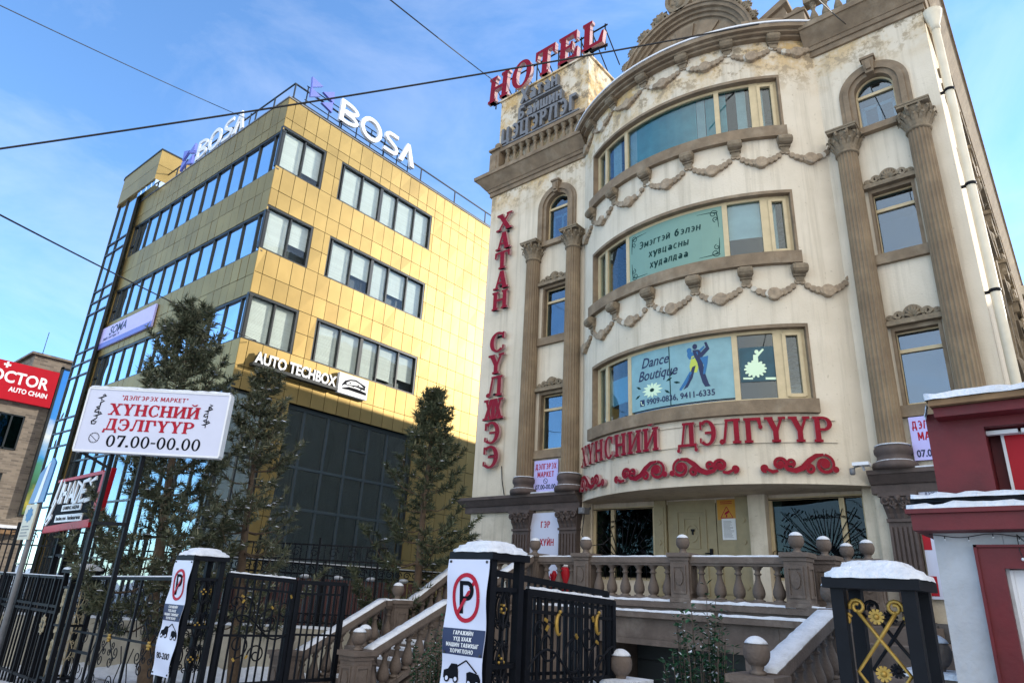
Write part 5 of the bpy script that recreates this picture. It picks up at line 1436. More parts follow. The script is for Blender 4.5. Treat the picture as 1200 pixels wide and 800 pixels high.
for k, ch_ in enumerate(word):
    z = zt - (k + 1) * .69 + .02
    if ch_ == ' ': continue
    w = .66 if ch_ != 'Ж' else .82
    mb = MB(); slab(mb, ch_, frY(-12.62 - w / 2, 13.93, z), hh * .93, width=w, depth=.09, mi=0, mside=1); mb.build('letter', ['red', 'redside'], vsn)
mb = MB()
for zz in (3.6, 5.4, 7.2, 8.9, 10.8): mb.box(-12.75, -12.5, 13.94, 13.99, zz, zz + .05)
mb.tube([(-12.3, 13.97, 3.3), (-12.25, 13.97, 2.9), (-12.15, 13.97, 2.5)], .012, 5)
mb.build('fixing', 'iron', vsn)

# red shop lettering on the bow
sl = thing('shop_lettering', (-6.3, 12.6, 2.95), 'curved row of big red letters under the lowest bow window', 'lettering')
for wd, ta, tb in (('ХҮНСНИЙ', -39.0, -4.6), ('ДЭЛГҮҮР', .2, 35.0)):
    W = R(tb - ta) * HR; wt = slab_width(wd, .5, 1, .06); sx_ = W / wt; u = 0
    for ch_ in wd:
        F = frBow(ta, HR, 2.98)
        mb = MB(); slab(mb, ch_, F, .50, width=G[ch_][0] * .5 * sx_, depth=.075, base=.03, mi=0, mside=1, u0=u); 
        lo = mb.build('letter', ['red', 'redside'], sl)
        u += (G[ch_][0] + .06) * .5 * sx_
mb = MB(); mb.cbox(-40, 36, HR + .005, HR + .03, 2.99, 3.01); mb.cbox(-40, 36, HR + .005, HR + .03, 3.42, 3.44); mb.build('mounting_rail', 'plaster', sl)
def scroll(t0, t1, flip, label):
    W = R(t1 - t0) * HR; F0 = frBow(t0, HR, 2.36); s_ = W / 1.42
    fl = (lambda x: W - x * s_) if flip else (lambda x: x * s_)
    m_ = MB(); kk = [0]
    def rb(pts, w, d=.07):
        pts = [(fl(x), y) for x, y in pts]; A, B = ribbon(pts, w); kk[0] += 1
        m_.prism(A + B[::-1], F0, .03, .03 + d + .0015 * kk[0], 0, 1)
    # big volute, running wave, small curls
    rb(spiral(.24, .19, .19, .05, 95, 1.35, 30), [.05 + .03 * k / 30 for k in range(31)])
    rb([(.24, .38), (.38, .36), (.52, .26), (.64, .13), (.78, .07), (.92, .10), (1.0, .18)], [.05, .08, .10, .11, .10, .08, .05])
    rb(spiral(1.06, .2, .13, .03, 200, -1.3, 22), .062); rb(spiral(.52, .10, .09, .02, 60, 1.2, 18), .055); rb(spiral(.86, .22, .08, .02, 250, -1.2, 18), .05)
    rb([(1.1, .07), (1.2, .05), (1.3, .10)], [.05, .07, .05]); rb(spiral(1.34, .12, .07, .015, 250, 1.25, 16), .055)
    for x, y, r in ((.24, .19, .075), (1.06, .2, .05), (.05, .1, .06), (1.34, .12, .035)):
        kk[0] += 1; m_.prism([(fl(x) + r * cos(2 * pi * j / 14), y + r * sin(2 * pi * j / 14)) for j in range(14)], F0, .03, .10 + .0015 * kk[0], 0, 1)
    o = m_.build('scroll_ornament', ['red', 'redside']); tag(o, label, 'ornament', 'red scroll ornaments on the bow')
scroll(-40.3, -24.0, False, 'leftmost red scroll ornament under the shop letters, seen edge on')
scroll(-19.7, -2.6, True, 'second red scroll ornament from the left, its big curl towards the right')
scroll(-1.8, 14.5, False, 'third red scroll ornament from the left, its big curl towards the left')
scroll(19.0, 35.0, True, 'rightmost red scroll ornament, standing apart from the other three')

# banners inside the bow windows (printed sheets on the glass)
MT['mint'] = mat('mint_window_film', (.165, .285, .23), .45, noise=.06, nscale=2)
MT['aqua'] = mat('aqua_window_film', (.20, .36, .385), .4, noise=.16, nscale=3)
MT['leafgreen'] = mat('dark_green_print', (.008, .035, .032), .6, spec=.1); MT['limeprint'] = mat('lime_print', (.45, .52, .07), .5); MT['blueprint'] = mat('mid_blue_print', (.02, .13, .30), .5); MT['paleflower'] = mat('pale_flower_print', (.62, .78, .55), .5)
gb = thing('window_banner', (-6.3, 12.9, 7.2), 'mint green banner with dark lettering and corner flourishes filling the middle bow window', 'banner')
RB = 4.72
mb = MB(); mb.cbox(-15.5, 14.5, RB - .012, RB, 7.21, 8.55); mb.build('sheet', 'mint', gb)
F = frBow(-15.5, RB, 7.21)
mb = MB(); W = R(30) * RB
for t, v, w in (('Эмэгтэй бэлэн', .83, 1.65), ('хувцасны', .52, 1.05), ('худалдаа', .22, 1.0)):
    text(mb, t, F, .19 if v > .8 else .185, width=w, base=.002, center=W * .50 - .1, v0=v, shear=.12, bold=.012)
for cx, cy, sx, sy in ((.08, .1, 1, 1), (W - .1, .1, -1, 1), (.08, 1.22, 1, -1), (W - .1, 1.22, -1, -1)):
    for (a0, r0, tr, ox, oy) in ((200, .10, 1.2, .1, .06), (80, .07, -1.1, .06, .2)):
        A, B = ribbon([(cx + sx * x, cy + sy * y) for x, y in spiral(ox, oy, r0, .015, a0, tr, 16)], .016); mb.prism(A + B[::-1], F, 0, .003)
    A, B = ribbon([(cx + sx * x, cy + sy * y) for x, y in ((0, .42), (.01, .2), (.03, .04), (.2, .01), (.48, 0))], [.008, .018, .03, .018, .006]); mb.prism(A + B[::-1], F, 0, .0035)
mb.build('lettering', 'leafgreen', gb)
dp_ = thing('window_poster', (-6.4, 12.9, 3.9), 'aqua dance poster with a dancing couple and phone numbers in the lowest bow window', 'poster')
mb = MB(); mb.cbox(-15.7, 14.4, RB - .012, RB, 3.98, 5.34); mb.build('sheet', 'aqua', dp_)
F = frBow(-15.7, RB, 3.98); W = R(30.1) * RB
mb = MB(); mb.prism(rect(W * .435, W * .443, 0, 1.36), F, 0, .004); mb.build('seam', 'leafgreen', dp_)
mb = MB()
text(mb, 'Dance', F, .24, width=.72, base=.002, u0=.34, v0=.98, shear=.3, bold=.012); text(mb, 'Boutique', F, .24, width=1.02, base=.002, u0=.24, v0=.68, shear=.3, bold=.012)
text(mb, '9909-0836, 9411-6335', F, .135, width=1.62, base=.002, u0=.46, v0=.10, bold=.02)
mb.prism(rect(.27, .40, .09, .24), F, 0, .003)
mb.build('lettering', 'navy', dp_)
mb = MB(); A, B = ribbon([(.30, .21), (.305, .16), (.33, .125), (.375, .115)], [.03, .016, .016, .03]); mb.prism(A + B[::-1], F, .003, .005)
for k in range(12):
    t = 2 * pi * k / 12; A, B = ribbon([(.62 + .05 * cos(t), .42 + .04 * sin(t)), (.62 + .16 * cos(t), .42 + .12 * sin(t)), (.62 + .27 * cos(t), .42 + .17 * sin(t))], [.03, .07, .012]); mb.prism(A + B[::-1], F, 0, .003 + .0004 * k)
mb.build('flower', 'paleflower', dp_)
mb = MB()
for (x, y) in ((.62, .42),): mb.prism([(x + .06 * cos(2 * pi * j / 9), y + .045 * sin(2 * pi * j / 9)) for j in range(9)], F, .003, .009)
for x, y, a_ in ((.3, .5, 2.6), (.27, .36, 3.6), (1.0, .56, .4), (1.1, .66, .9), (1.18, .5, -.2), (.95, .36, -.6)):
    A, B = ribbon([(x, y), (x + .07 * cos(a_), y + .07 * sin(a_)), (x + .15 * cos(a_), y + .15 * sin(a_))], [.01, .055, .008]); mb.prism(A + B[::-1], F, 0, .0032)
mb.build('leaves', 'leafgreen', dp_)
def sil(polys, m, ox=1.28, oy=.30, s=1.0):
    mb = MB()
    for k, pl in enumerate(polys): mb.prism([(ox + x * s, oy + y * s) for x, y in pl], F, 0, .003 + .0005 * k)
    return mb
circ = lambda x, y, r: [(x + r * cos(2 * pi * j / 14), y + r * 1.15 * sin(2 * pi * j / 14)) for j in range(14)]
sil([circ(.42, .93, .055), [(.36, .86), (.5, .85), (.55, .78), (.66, .88), (.63, .99), (.68, 1.0), (.74, .83), (.58, .68), (.58, .5), (.62, .28), (.68, .06), (.72, .0), (.6, .0), (.55, .1), (.5, .3), (.46, .55), (.4, .7)], [(.34, .47), (.42, .5), (.34, .24), (.22, .04), (.12, .0), (.2, .12)]], None).build('man_silhouette', 'navy', dp_)
sil([circ(.29, .86, .055), [(.25, .83), (.33, .82), (.46, .8), (.62, .92), (.64, .89), (.48, .73), (.38, .66), (.28, .66), (.24, .74)], [(.28, .38), (.33, .36), (.22, .14), (.06, -.02), (.02, .01), (.16, .2)], [(.52, .66), (.7, .68), (.68, .52), (.62, .28), (.57, .28), (.6, .48)]], None).build('woman_silhouette', 'blueprint', dp_)
sil([[(.34, .72), (.46, .72), (.5, .52), (.44, .34), (.3, .36), (.28, .5)]], None).build('dress', 'limeprint', dp_)
bp2 = thing('window_poster', (-4.6, 13.2, 4.2), 'small dark photo of a seated dancer in a pale tutu beside the dance poster', 'poster')
mb = MB(); mb.cbox(16.0, 24.6, RB - .03, RB - .018, 4.3, 5.05); MT['darkteal'] = mat('dark_teal_print', (.02, .075, .10), .5, noise=.3, nscale=3); mb.build('sheet', 'darkteal', bp2)
F = frBow(16.0, RB - .018, 4.3)
mb = MB()
for k in range(14):
    t = 2 * pi * k / 14; A, B = ribbon([(.30, .28), (.30 + .13 * cos(t), .28 + .11 * sin(t)), (.30 + .22 * cos(t), .27 + .19 * sin(t))], [.05, .09, .03]); mb.prism(A + B[::-1], F, 0, .003 + .0004 * k)
for pl in ([(.27, .42), (.37, .42), (.37, .58), (.28, .58)], circ(.35, .64, .04), [(.3, .55), (.36, .52), (.5, .68), (.47, .7)], [(.05, .06), (.68, .02), (.68, .07), (.05, .1)]): mb.prism(pl, F, 0, .006)
mb.build('dancer', 'paleflower', bp2)
wp = thing('window_poster', (-8.6, 13.6, 4.0), 'plain pale blue sheet behind the narrow glass left of the dance poster', 'poster')
MT['paleblue'] = mat('pale_blue_sheet', (.20, .42, .55), .5, noise=.1, nscale=3)
mb = MB(); mb.cbox(-26.2, -17.2, 4.60, 4.612, 4.32, 4.95); mb.build('sheet', 'paleblue', wp)

# flat signs on the wings
def flat_sign(name, loc, label, x0, x1, z0, z1, y, m, lines, textm='redtext', extra=None, d=.03):
    t_ = thing(name, loc, label, 'sign'); m_ = MB(); m_.box(x0, x1, y - d, y, z0, z1); m_.build('panel', m, t_)
    Fs = frY(0, y - d, 0)
    by = {}
    for tx, zc, h, w, mm in lines: by.setdefault(mm or textm, []).append((tx, zc, h, w))
    for mm, ls in by.items():
        k_ = MB()
        for tx, zc, h, w in ls: text(k_, tx, Fs, h, width=w, bold=.03, base=.001, center=(x0 + x1) / 2, v0=zc)
        k_.build('lettering', mm, t_)
    return t_
YS = 13.93
def clock(t_, cx, cz, r, y):
    m_ = MB(); Fs = frY(0, y, 0); m_.prism(arc(cx, cz, r, r, 0, 180, .012, .012), Fs, 0, .003); m_.prism(arc(cx, cz, r, r, 180, 360, .012, .012), Fs, 0, .003)
    m_.prism(seg((cx, cz), (cx - r * .6, cz + r * .3), .012), Fs, 0, .0035); m_.prism(seg((cx, cz), (cx + r * .5, cz - r * .55), .012), Fs, 0, .004)
    for k in range(12): t = 2 * pi * k / 12; m_.prism(seg((cx + r * .8 * cos(t), cz + r * .8 * sin(t)), (cx + r * .93 * cos(t), cz + r * .93 * sin(t)), .012), Fs, 0, .0042)
    m_.build('clock_face', 'black', t_)
s1 = flat_sign('market_sign', (-10.7, 13.9, 2.5), 'small lilac market hours sign between the two left columns', -11.08, -10.30, 2.50, 3.32, YS, 'lilac', [('ДЭЛГЭРЭХ', 3.08, .15, .68, None), ('МАРКЕТ', 2.88, .14, .54, None), ('07.00-00.00', 2.57, .12, .66, 'navy')]); clock(s1, -10.69, 2.775, .07, YS - .031)
flat_sign('shop_sign', (-10.7, 13.9, .1), 'white sign with red household goods lettering between the lower left pilasters', -11.13, -10.17, .05, 1.97, YS, 'greywhite', [('ГЭР', 1.60, .16, .3, None), ('АХУЙН', 1.16, .17, .55, None), ('ХЭРЭГЛЭЭНИЙ', .74, .17, .9, None), ('БАРАА', .34, .17, .5, None)])
s3 = flat_sign('market_sign', (-1.9, 13.9, 2.6), 'lilac market hours sign on the right wing, half hidden by the red kiosk', -2.26, -1.5, 2.60, 3.40, YS, 'lilac', [('ДЭЛГЭРЭХ', 3.17, .15, .68, None), ('МАРКЕТ', 2.96, .15, .54, None), ('07.00-00.00', 2.66, .13, .66, 'navy')])
s4 = flat_sign('shop_sign', (-2, 13.9, .2), 'white sign with red edge blocks on the right wing behind the kiosk', -2.34, -1.45, .25, 2.10, YS, 'greywhite', [('ДЭЛГЭРЭХ МАРКЕТ', 1.98, .05, .6, 'navy')])
m_ = MB(); m_.box(-2.34, -2.22, 13.893, 13.899, 1.05, 1.7); m_.box(-2.34, -2.22, 13.893, 13.899, .3, .62); m_.build('edge_block', 'signred', s4)
# notices beside the door
n1 = thing('warning_notice', (-6.08, 14.4, 1.7), 'yellow camera warning notice with a triangle beside the entrance door', 'notice')
YN = YG - .003
m_ = MB(); m_.box(-6.29, -5.87, YN - .008, YN, 1.72, 2.15); m_.build('sheet', 'yellow', n1)
m_ = MB(); Fs = frY(0, YN - .008, 0)
for p_, q_ in (((-6.22, 1.76), (-5.94, 1.76)), ((-5.94, 1.76), (-6.08, 2.0)), ((-6.08, 2.0), (-6.22, 1.76))): m_.prism(seg(p_, q_, .014), Fs, 0, .002)
m_.prism([(-6.13, 1.82), (-6.04, 1.86), (-6.01, 1.91), (-6.05, 1.91), (-6.12, 1.87)], Fs, 0, .003); m_.prism(rect(-6.1, -6.07, 1.775, 1.83), Fs, 0, .003)
for z in (2.10, 2.06): m_.prism(rect(-6.22, -5.95, z, z + .016), Fs, 0, .002)
m_.build('pictogram', 'redtext', n1)
n2 = thing('paper_notice', (-6.05, 14.4, 1.3), 'white paper notice taped below the yellow warning notice', 'notice')
m_ = MB(); m_.box(-6.2, -5.89, YN - .014, YN - .009, 1.3, 1.745); m_.build('sheet', 'paper', n2)
m_ = MB(); random.seed(3)
for k in range(15): m_.box(-6.165, -5.93 - random.uniform(0, .09), YN - .0155, YN - .0142, 1.345 + k * .024, 1.352 + k * .024)
m_.build('print_lines', 'greyletter', n2)
# small fittings
cc = thing('flood_light', (-3.05, 13.55, 2.45), 'small white flood light on the ledge at the right end of the bow', 'lamp')
m_ = MB(); m_.box(-3.2, -2.92, 13.4, 13.6, 2.50, 2.56); m_.bar((-3.05, 13.6, 2.44), (-3.05, 13.5, 2.52), .04, .04); m_.build('housing', 'white', cc)
m_ = MB(); m_.lathe([(.03, 0), (.05, .02), (.05, .12)], (-3.22, 13.46, 2.34), 8); m_.tube([(-3.22, 13.46, 2.46), (-3.1, 13.5, 2.5)], .012, 5); m_.build('camera_head', 'greyletter', cc)
cc = thing('security_camera', (-9.35, 13.75, 1.8), 'grey security camera under the left end of the bow', 'camera')
m_ = MB(); m_.box(-9.45, -9.28, 13.62, 13.85, 1.88, 2.02); m_.bar((-9.36, 13.85, 1.95), (-9.36, 14.0, 2.05), .04, .04); m_.box(-9.42, -9.31, 13.60, 13.62, 1.9, 2.0); m_.build('housing', 'greyletter', cc)
m_ = MB(); m_.tube([(-9.4, 13.8, 1.88), (-9.5, 13.85, 1.4), (-9.3, 13.9, 1.15), (-8.95, 13.95, 1.2), (-8.8, 14.1, 1.4)], .012, 5); m_.build('cable', 'cable', cc)
# red canister behind the balustrade
rcn = thing('red_canister', (-8.72, 12.1, 0), 'red cylinder with a white top standing behind the terrace balustrade', 'canister')
m_ = MB(); m_.lathe([(.09, 0), (.1, .03), (.1, .5), (.06, .58)], (-8.72, 12.1, 0), 14); m_.build('body', 'signred', rcn)
m_ = MB(); m_.lathe([(.065, .575), (.07, .62), (.03, .66)], (-8.72, 12.1, 0), 12); m_.build('cap', 'white', rcn)
rcn = thing('red_canister', (-9.0, 12.1, 0), 'smaller red cylinder left of the white topped one behind the balustrade', 'canister')
m_ = MB(); m_.lathe([(.07, 0), (.075, .03), (.075, .4), (.03, .5)], (-9.0, 12.1, 0), 12); m_.build('body', 'signred', rcn)
# ------------------------------------------------------------------ gate posts, gate leaves, fences
random.seed(31)
GY = 4.5; PW = .44
def scrollbar(mb, c, r, a0, turns, fr, t=.011, r1=.2): mb.tube([fr(*q) for q in spiral(c[0], c[1], r, r * r1, a0, turns, 18)], t, 5)
def gate_post(x0, zc, label, kind):
    """open iron post: four square legs, rails, a stepped cap under snow; x0 = left edge of the cap"""
    cx, cy = x0 + .26, GY + .26; zb = ground_z(cx, cy) - .1
    t_ = thing('gate_post', (cx, cy, zb), label, 'gate post', 'black iron gate posts with snowy caps')
    for sx in (-1, 1):
        for sy in (-1, 1):
            m_ = MB(); m_.box(cx + sx * .19 - .036, cx + sx * .19 + .036, cy + sy * .19 - .036, cy + sy * .19 + .036, zb, zc); m_.build('leg', 'iron', t_)
    m_ = MB()
    for z in (zb + .35,) + ((zc - .24, zc - .85) if kind != 'gold' else ()):
        for s_ in (-1, 1):
            m_.box(cx - .158, cx + .158, cy + s_ * .19 - .018, cy + s_ * .19 + .018, z - .018, z + .018); m_.box(cx + s_ * .19 - .018, cx + s_ * .19 + .018, cy - .158, cy + .158, z - .018, z + .018)
    m_.build('rail', 'iron', t_)
    m_ = MB(); m_.box(cx - .26, cx + .26, cy - .26, cy + .26, zc, zc + .06)
    m_.hexa([(cx - .25, cy - .25, zc + .06), (cx + .25, cy - .25, zc + .06), (cx + .25, cy + .25, zc + .06), (cx - .25, cy + .25, zc + .06), (cx - .14, cy - .14, zc + .14), (cx + .14, cy - .14, zc + .14), (cx + .14, cy + .14, zc + .14), (cx - .14, cy + .14, zc + .14)])
    m_.build('cap', 'iron', t_)
    m_ = MB(); lv = [(.272, .058), (.268, .085), (.235, .10), (.222, .118), (.185, .128), (.172, .150), (.12, .165), (.05, .168)]
    vs, fs = [], []; n = 28
    for r, z in lv:
        for j in range(n):
            t = 2 * pi * (j + .5) / n; q = max(abs(cos(t)), abs(sin(t))); rr = r / q
            rr = min(rr, r * 1.28); jt = random.uniform(-.006, .006)
            vs.append((cx + (rr + jt) * cos(t), cy + (rr + jt) * sin(t), zc + z + random.uniform(-.004, .004)))
    k = len(lv); fs = [(i * n + j, i * n + (j + 1) % n, (i + 1) * n + (j + 1) % n, (i + 1) * n + j) for i in range(k - 1) for j in range(n)] + [tuple((k - 1) * n + j for j in range(n))]
    m_.add(vs, fs, 0, True); m_.build('snow', 'snow', t_)
    m_ = MB(); g_ = MB()
    if kind == 'gold':
        for yy, mm in ((cy - .17, g_), (cy + .17, m_)):
            Ff = frY(cx - .0, yy, zc - .72)
            for sg in (-1, 1):
                mm.tube([Ff(sg * x, z, 0) for x, z in ((-.105, .60), (0, .45), (.135, .27), (0, .08), (-.13, -.12), (0, -.32), (.12, -.55))], .0115, 5)
                mm.tube([Ff(sg * (-.10 + q[0]), .62 + q[1], 0) for q in spiral(0, 0, .045, .015, 200, -1.4, 14)], .011, 5)
                mm.tube([Ff(sg * (-.17 + q[0]), .55 + q[1], 0) for q in spiral(0, 0, .035, .012, 20, 1.4, 14)], .011, 5)
            for z in (.57, .27):
                for j in range(10):
                    t = 2 * pi * j / 10; mm.bar(Ff(0, z, .01), Ff(.042 * cos(t), z + .042 * sin(t), .012), .016, .010, up=(0, 1, 0))
                mm.ball(Ff(0, z, .016), .017, 8)
        g_.build('lattice', 'gold', t_); m_.build('lattice', 'iron', t_)
    else:
        for axis in (0, 1):
            for s_ in (-1, 1):
                fr_ = (lambda u, v, d=0: (cx + u, cy + s_ * .19, v)) if axis == 0 else (lambda u, v, d=0: (cx + s_ * .19, cy + u, v))
                for j in range(3):
                    z0 = zc - .40 - j * .42
                    for sg in (-1, 1):
                        m_.tube([fr_(sg * .07 * sin(pi * q / 8) * (1 if q < 9 else 1), z0 - .17 + .34 * q / 8) for q in range(9)], .010, 5)
                        scrollbar(m_, (sg * .06, z0 + .12), .035, 90, 1.2 * sg, fr_, .008); scrollbar(m_, (sg * .06, z0 - .12), .035, -90, 1.2 * sg, fr_, .008)
                    m_.ball(fr_(0, z0), .022, 8)
                    for q in (0, 1, 2, 3): g_.ball(fr_(.03 * cos(q * pi / 2), z0 + .03 * sin(q * pi / 2)), .014, 6)
                m_.tube([fr_(0, zc - .25), fr_(0, zb + .36)], .010, 5)
        m_.build('scrollwork', 'silver' if kind == 'silver' else 'iron', t_); g_.build('rosette', 'silver' if kind == 'silver' else 'gold', t_)
    return t_
ZC = {'a': -.03, 'b': .225, 'c': .27, 'd': .125}
gate_post(-14.32, ZC['a'], 'iron gate post with worn silver scrolls, leftmost, below the black and red sign', 'silver')
gate_post(-9.94, ZC['b'], 'iron gate post carrying the narrow twisted no parking banner beside the big pine', 'iron')
gate_post(-4.53, ZC['c'], 'iron gate post carrying the wide no parking banner in the middle', 'iron')
gate_post(-1.33, ZC['d'], 'iron gate post with gold diamond lattice beside the white kiosk', 'gold')

def banner(x0, zt, zb_, label, words, twist):
    t_ = thing('banner', (x0 + .24, GY - .01, zb_), label, 'banner')
    W, H = .48, zt - zb_
    def Fb(u, v, d):
        k = v / H; w_ = .012 * sin(6 * k * 3.1 + u * 5) ; 
        return (x0 + u + twist * (k - .5) * .02, GY - .012 - d + w_ + twist * .03 * (u - W / 2) * sin(3 * k), zb_ + v)
    def patch(mb, x_0, x_1, z_0, z_1, d, mi=0, nx=6, nz=14):
        vs = [Fb(x_0 + (x_1 - x_0) * i / nx, z_0 + (z_1 - z_0) * j / nz, d) for j in range(nz + 1) for i in range(nx + 1)]
        mb.add(vs, [(j * (nx + 1) + i, j * (nx + 1) + i + 1, (j + 1) * (nx + 1) + i + 1, (j + 1) * (nx + 1) + i) for j in range(nz) for i in range(nx)], mi, True)
    mb = MB(); patch(mb, 0, W, 0, H, 0.0, 0, 8, 24); mb.build('sheet', 'greywhite', t_)
    mb = MB(); s0, s1 = H - .77, H - .565
    patch(mb, 0.004, W - .004, s0, s1, .003); 
    mb.build('text_band', 'navy', t_)
    mb = MB()
    for k, wd in enumerate(words): text(mb, wd, Fb, .032, width=[.22, .20, .37, .27][k], bold=.02, base=.0055, depth=.001, center=W / 2, v0=s1 - .048 - k * .047)
    mb.build('lettering', 'paper', t_)
    mb = MB(); cz = H - .315
    pts = [(W / 2 + .150 * cos(2 * pi * k / 32), cz + .185 * sin(2 * pi * k / 32)) for k in range(33)]
    A, B = ribbon(pts, .034)
    for k in range(32): mb.prism([A[k], B[k], B[k + 1], A[k + 1]], Fb, .002, .006)
    mb.prism(seg((W / 2 - .105, cz - .14), (W / 2 + .105, cz + .14), .03), Fb, .005, .0085); mb.build('prohibition_ring', 'redtext', t_)
    mb = MB(); mb.prism(rect(W / 2 - .075, W / 2 - .035, cz - .13, cz + .135), Fb, .002, .0045); mb.prism(arc(W / 2 + .01, cz + .055, .085, .08, -90, 90, .038, .034), Fb, .002, .005); mb.prism(rect(W / 2 - .04, W / 2 + .015, cz + .10, cz + .135), Fb, .002, .0052); mb.prism(rect(W / 2 - .04, W / 2 + .015, cz - .025, cz + .01), Fb, .002, .0054)
    # tow truck pictogram
    z0 = s0 - .30
    for pl in ([(.03, .09), (.03, .17), (.08, .19), (.12, .25), (.19, .25), (.2, .17), (.2, .09)], [(.30, .07), (.30, .17), (.34, .19), (.44, .17), (.46, .12), (.46, .07)], seg((.18, .22), (.30, .30), .014), seg((.30, .30), (.42, .18), .014)):
        mb.prism([(x, z0 + .05 + y * .72) for x, y in pl], Fb, .002, .0042 + .0004 * len(mb.f) % .002)
    mb.build('pictogram', 'black', t_)
    mb = MB()
    for (x, y) in ((.075, .115), (.175, .115), (.33, .10), (.425, .10)): mb.prism([(x + .03 * cos(2 * pi * j / 14), z0 + y + .03 * sin(2 * pi * j / 14)) for j in range(14)], Fb, .0075, .0095); 
    mb.build('wheel', 'black', t_)
    mb = MB()
    for (x, y) in ((.075, .115), (.175, .115), (.33, .10), (.425, .10)): mb.prism([(x + .017 * cos(2 * pi * j / 10), z0 + y + .017 * sin(2 * pi * j / 10)) for j in range(10)], Fb, .0095, .011)
    mb.build('hub', 'greywhite', t_)
    mb = MB(); text(mb, '80-200', Fb, .075, width=.36, bold=.02, base=.002, depth=.001, center=W / 2, v0=max(.05, z0 - .16)); mb.build('numbers', 'black', t_)
    mb = MB()
    for x in (.03, W - .03):
        for v in (.03, H - .02, H * .5): mb.ball(Fb(x, v, .004), .012, 6)
    mb.build('eyelet', 'mullion', t_)
banner(-9.92, .215, -1.22, 'white no parking banner on the left post, bent and narrow, ending in the number line', ['ГАРАЖИЙН', 'ҮҮД ХААЖ', 'МАШИН ТАВИХЫГ', 'ХОРИГЛОНО'], 1.6)
banner(-4.52, .265, -1.25, 'white no parking banner facing the street on the middle post, its text band sharp', ['ГАРАЖИЙН', 'ҮҮД ХААЖ', 'МАШИН ТАВИХЫГ', 'ХОРИГЛОНО'], .3)

def leaf(P, Q, zt, drop, label, n, ornate, snow=True, low=-1.45, crescents=True):
    """gate leaf between plan points P and Q; top rail sags by drop"""
    P, Q = Vector((*P, 0)), Vector((*Q, 0)); d = (Q - P); Ln = d.length; d.normalize()
    t_ = thing('gate_leaf', ((P + Q) / 2)[:2] + (low,), label, 'gate')
    fr_ = lambda u, v, dd=0.0: tuple(P + d * u + Vector((0, 0, v)) + Vector((d.y, -d.x, 0)) * dd)
    top = lambda u: zt - drop * u / Ln
    m_ = MB(); m_.bar(fr_(0, top(0)), fr_(Ln, top(Ln)), .05, .06); m_.bar(fr_(.02, top(0) - .16), fr_(Ln - .02, top(Ln) - .16), .035, .03)
    m_.bar(fr_(0, low + .1), fr_(Ln, low + .1), .045, .05); m_.bar(fr_(0, -.72), fr_(Ln, -.74), .035, .03)
    for u in (0, Ln): m_.bar(fr_(u, low), fr_(u, top(u) + .02), .055, .055, up=(d.x, d.y, 0))
    m_.build('frame', 'iron', t_)
    m_ = MB()
    for k in range(n):
        u = Ln * (k + .5) / n; m_.bar(fr_(u, low + .1), fr_(u, top(u)), .022, .022, up=(d.x, d.y, 0))
    m_.build('bar', 'iron', t_)
    if ornate:
        m_ = MB(); g_ = MB()
        for u, v, r, a0, tn in ((.30, -.42, .20, 100, -1.3), (.30, -.85, .17, 250, 1.3), (.72, -.55, .18, 80, 1.3), (.95, -.36, .16, 60, -1.3), (1.15, -.62, .20, 100, 1.3), (.6, -.98, .14, 180, -1.3), (.98, -1.0, .16, 0, 1.3), (.16, -.3, .09, 0, 1.2)):
            if u > Ln - .08: continue
            m_.tube([fr_(*q, .02) for q in spiral(u, v, r, r * .2, a0, tn, 22)], .011, 5)
            c_ = (u + r * .2 * cos(R(a0) + 2 * pi * tn), v + r * .2 * sin(R(a0) + 2 * pi * tn)); 
            for j in range(1): A_ = R(a0) + 2.1 * j; g_.bar(fr_(u + r * cos(A_), v + r * sin(A_), .035), fr_(u + r * cos(A_) + .05 * cos(A_ + 1), v + r * sin(A_) + .05 * sin(A_ + 1), .04), .028, .012, up=(d.y, -d.x, 0))
        m_.tube([fr_(u, -.62 + .16 * sin(u * 5.5), .022) for u in [Ln * k / 24 for k in range(25)]], .012, 5)
        for u in ((.45, Ln - .32) if crescents else ()): g_.tube([fr_(u + .045 * cos(t), -.25 + .09 * sin(t), .035) for t in [R(60 + 25 * k) for k in range(11)]], [.006, .010, .014, .018, .02, .02, .02, .017, .013, .009, .006], 6); g_.ball(fr_(u + .02, -.14, .03), .018, 7)
        m_.build('scrollwork', 'iron', t_); g_.build('gilded_leaf', 'gold', t_)
    if snow:
        m_ = MB(); vs = []; N_ = 20
        for k in range(N_ + 1):
            u = Ln * k / N_; h = .022 * random.uniform(.5, 1.3)
            for w_, hh in ((-.024, 0), (-.02, h), (.02, h), (.024, 0)): vs.append(fr_(u, top(u) + .03 + hh, w_))
        m_.add(vs, [(4 * k + j, 4 * k + 4 + j, 4 * k + 5 + j, 4 * k + 1 + j) for k in range(N_) for j in range(3)], 0, True); m_.build('snow', 'snow', t_)
leaf((-4.06, 5.06), (-4.06, 6.5), .02, .06, 'open iron gate leaf with gilded leaves right of the middle post', 13, True)
leaf((-4.62, 5.1), (-4.36, 6.85), .19, .14, 'plain dark gate leaf seen behind the gilded leaf by the middle post', 20, False, snow=False)
leaf((-9.44, 5.06), (-9.44, 6.12), .06, .04, 'open iron gate leaf with snow on its top rail right of the left banner', 9, True, crescents=False)
leaf((-9.42, 6.18), (-9.36, 7.0), .01, .0, 'narrow plain gate leaf folded out beyond the snowy left leaf', 8, False, snow=False)

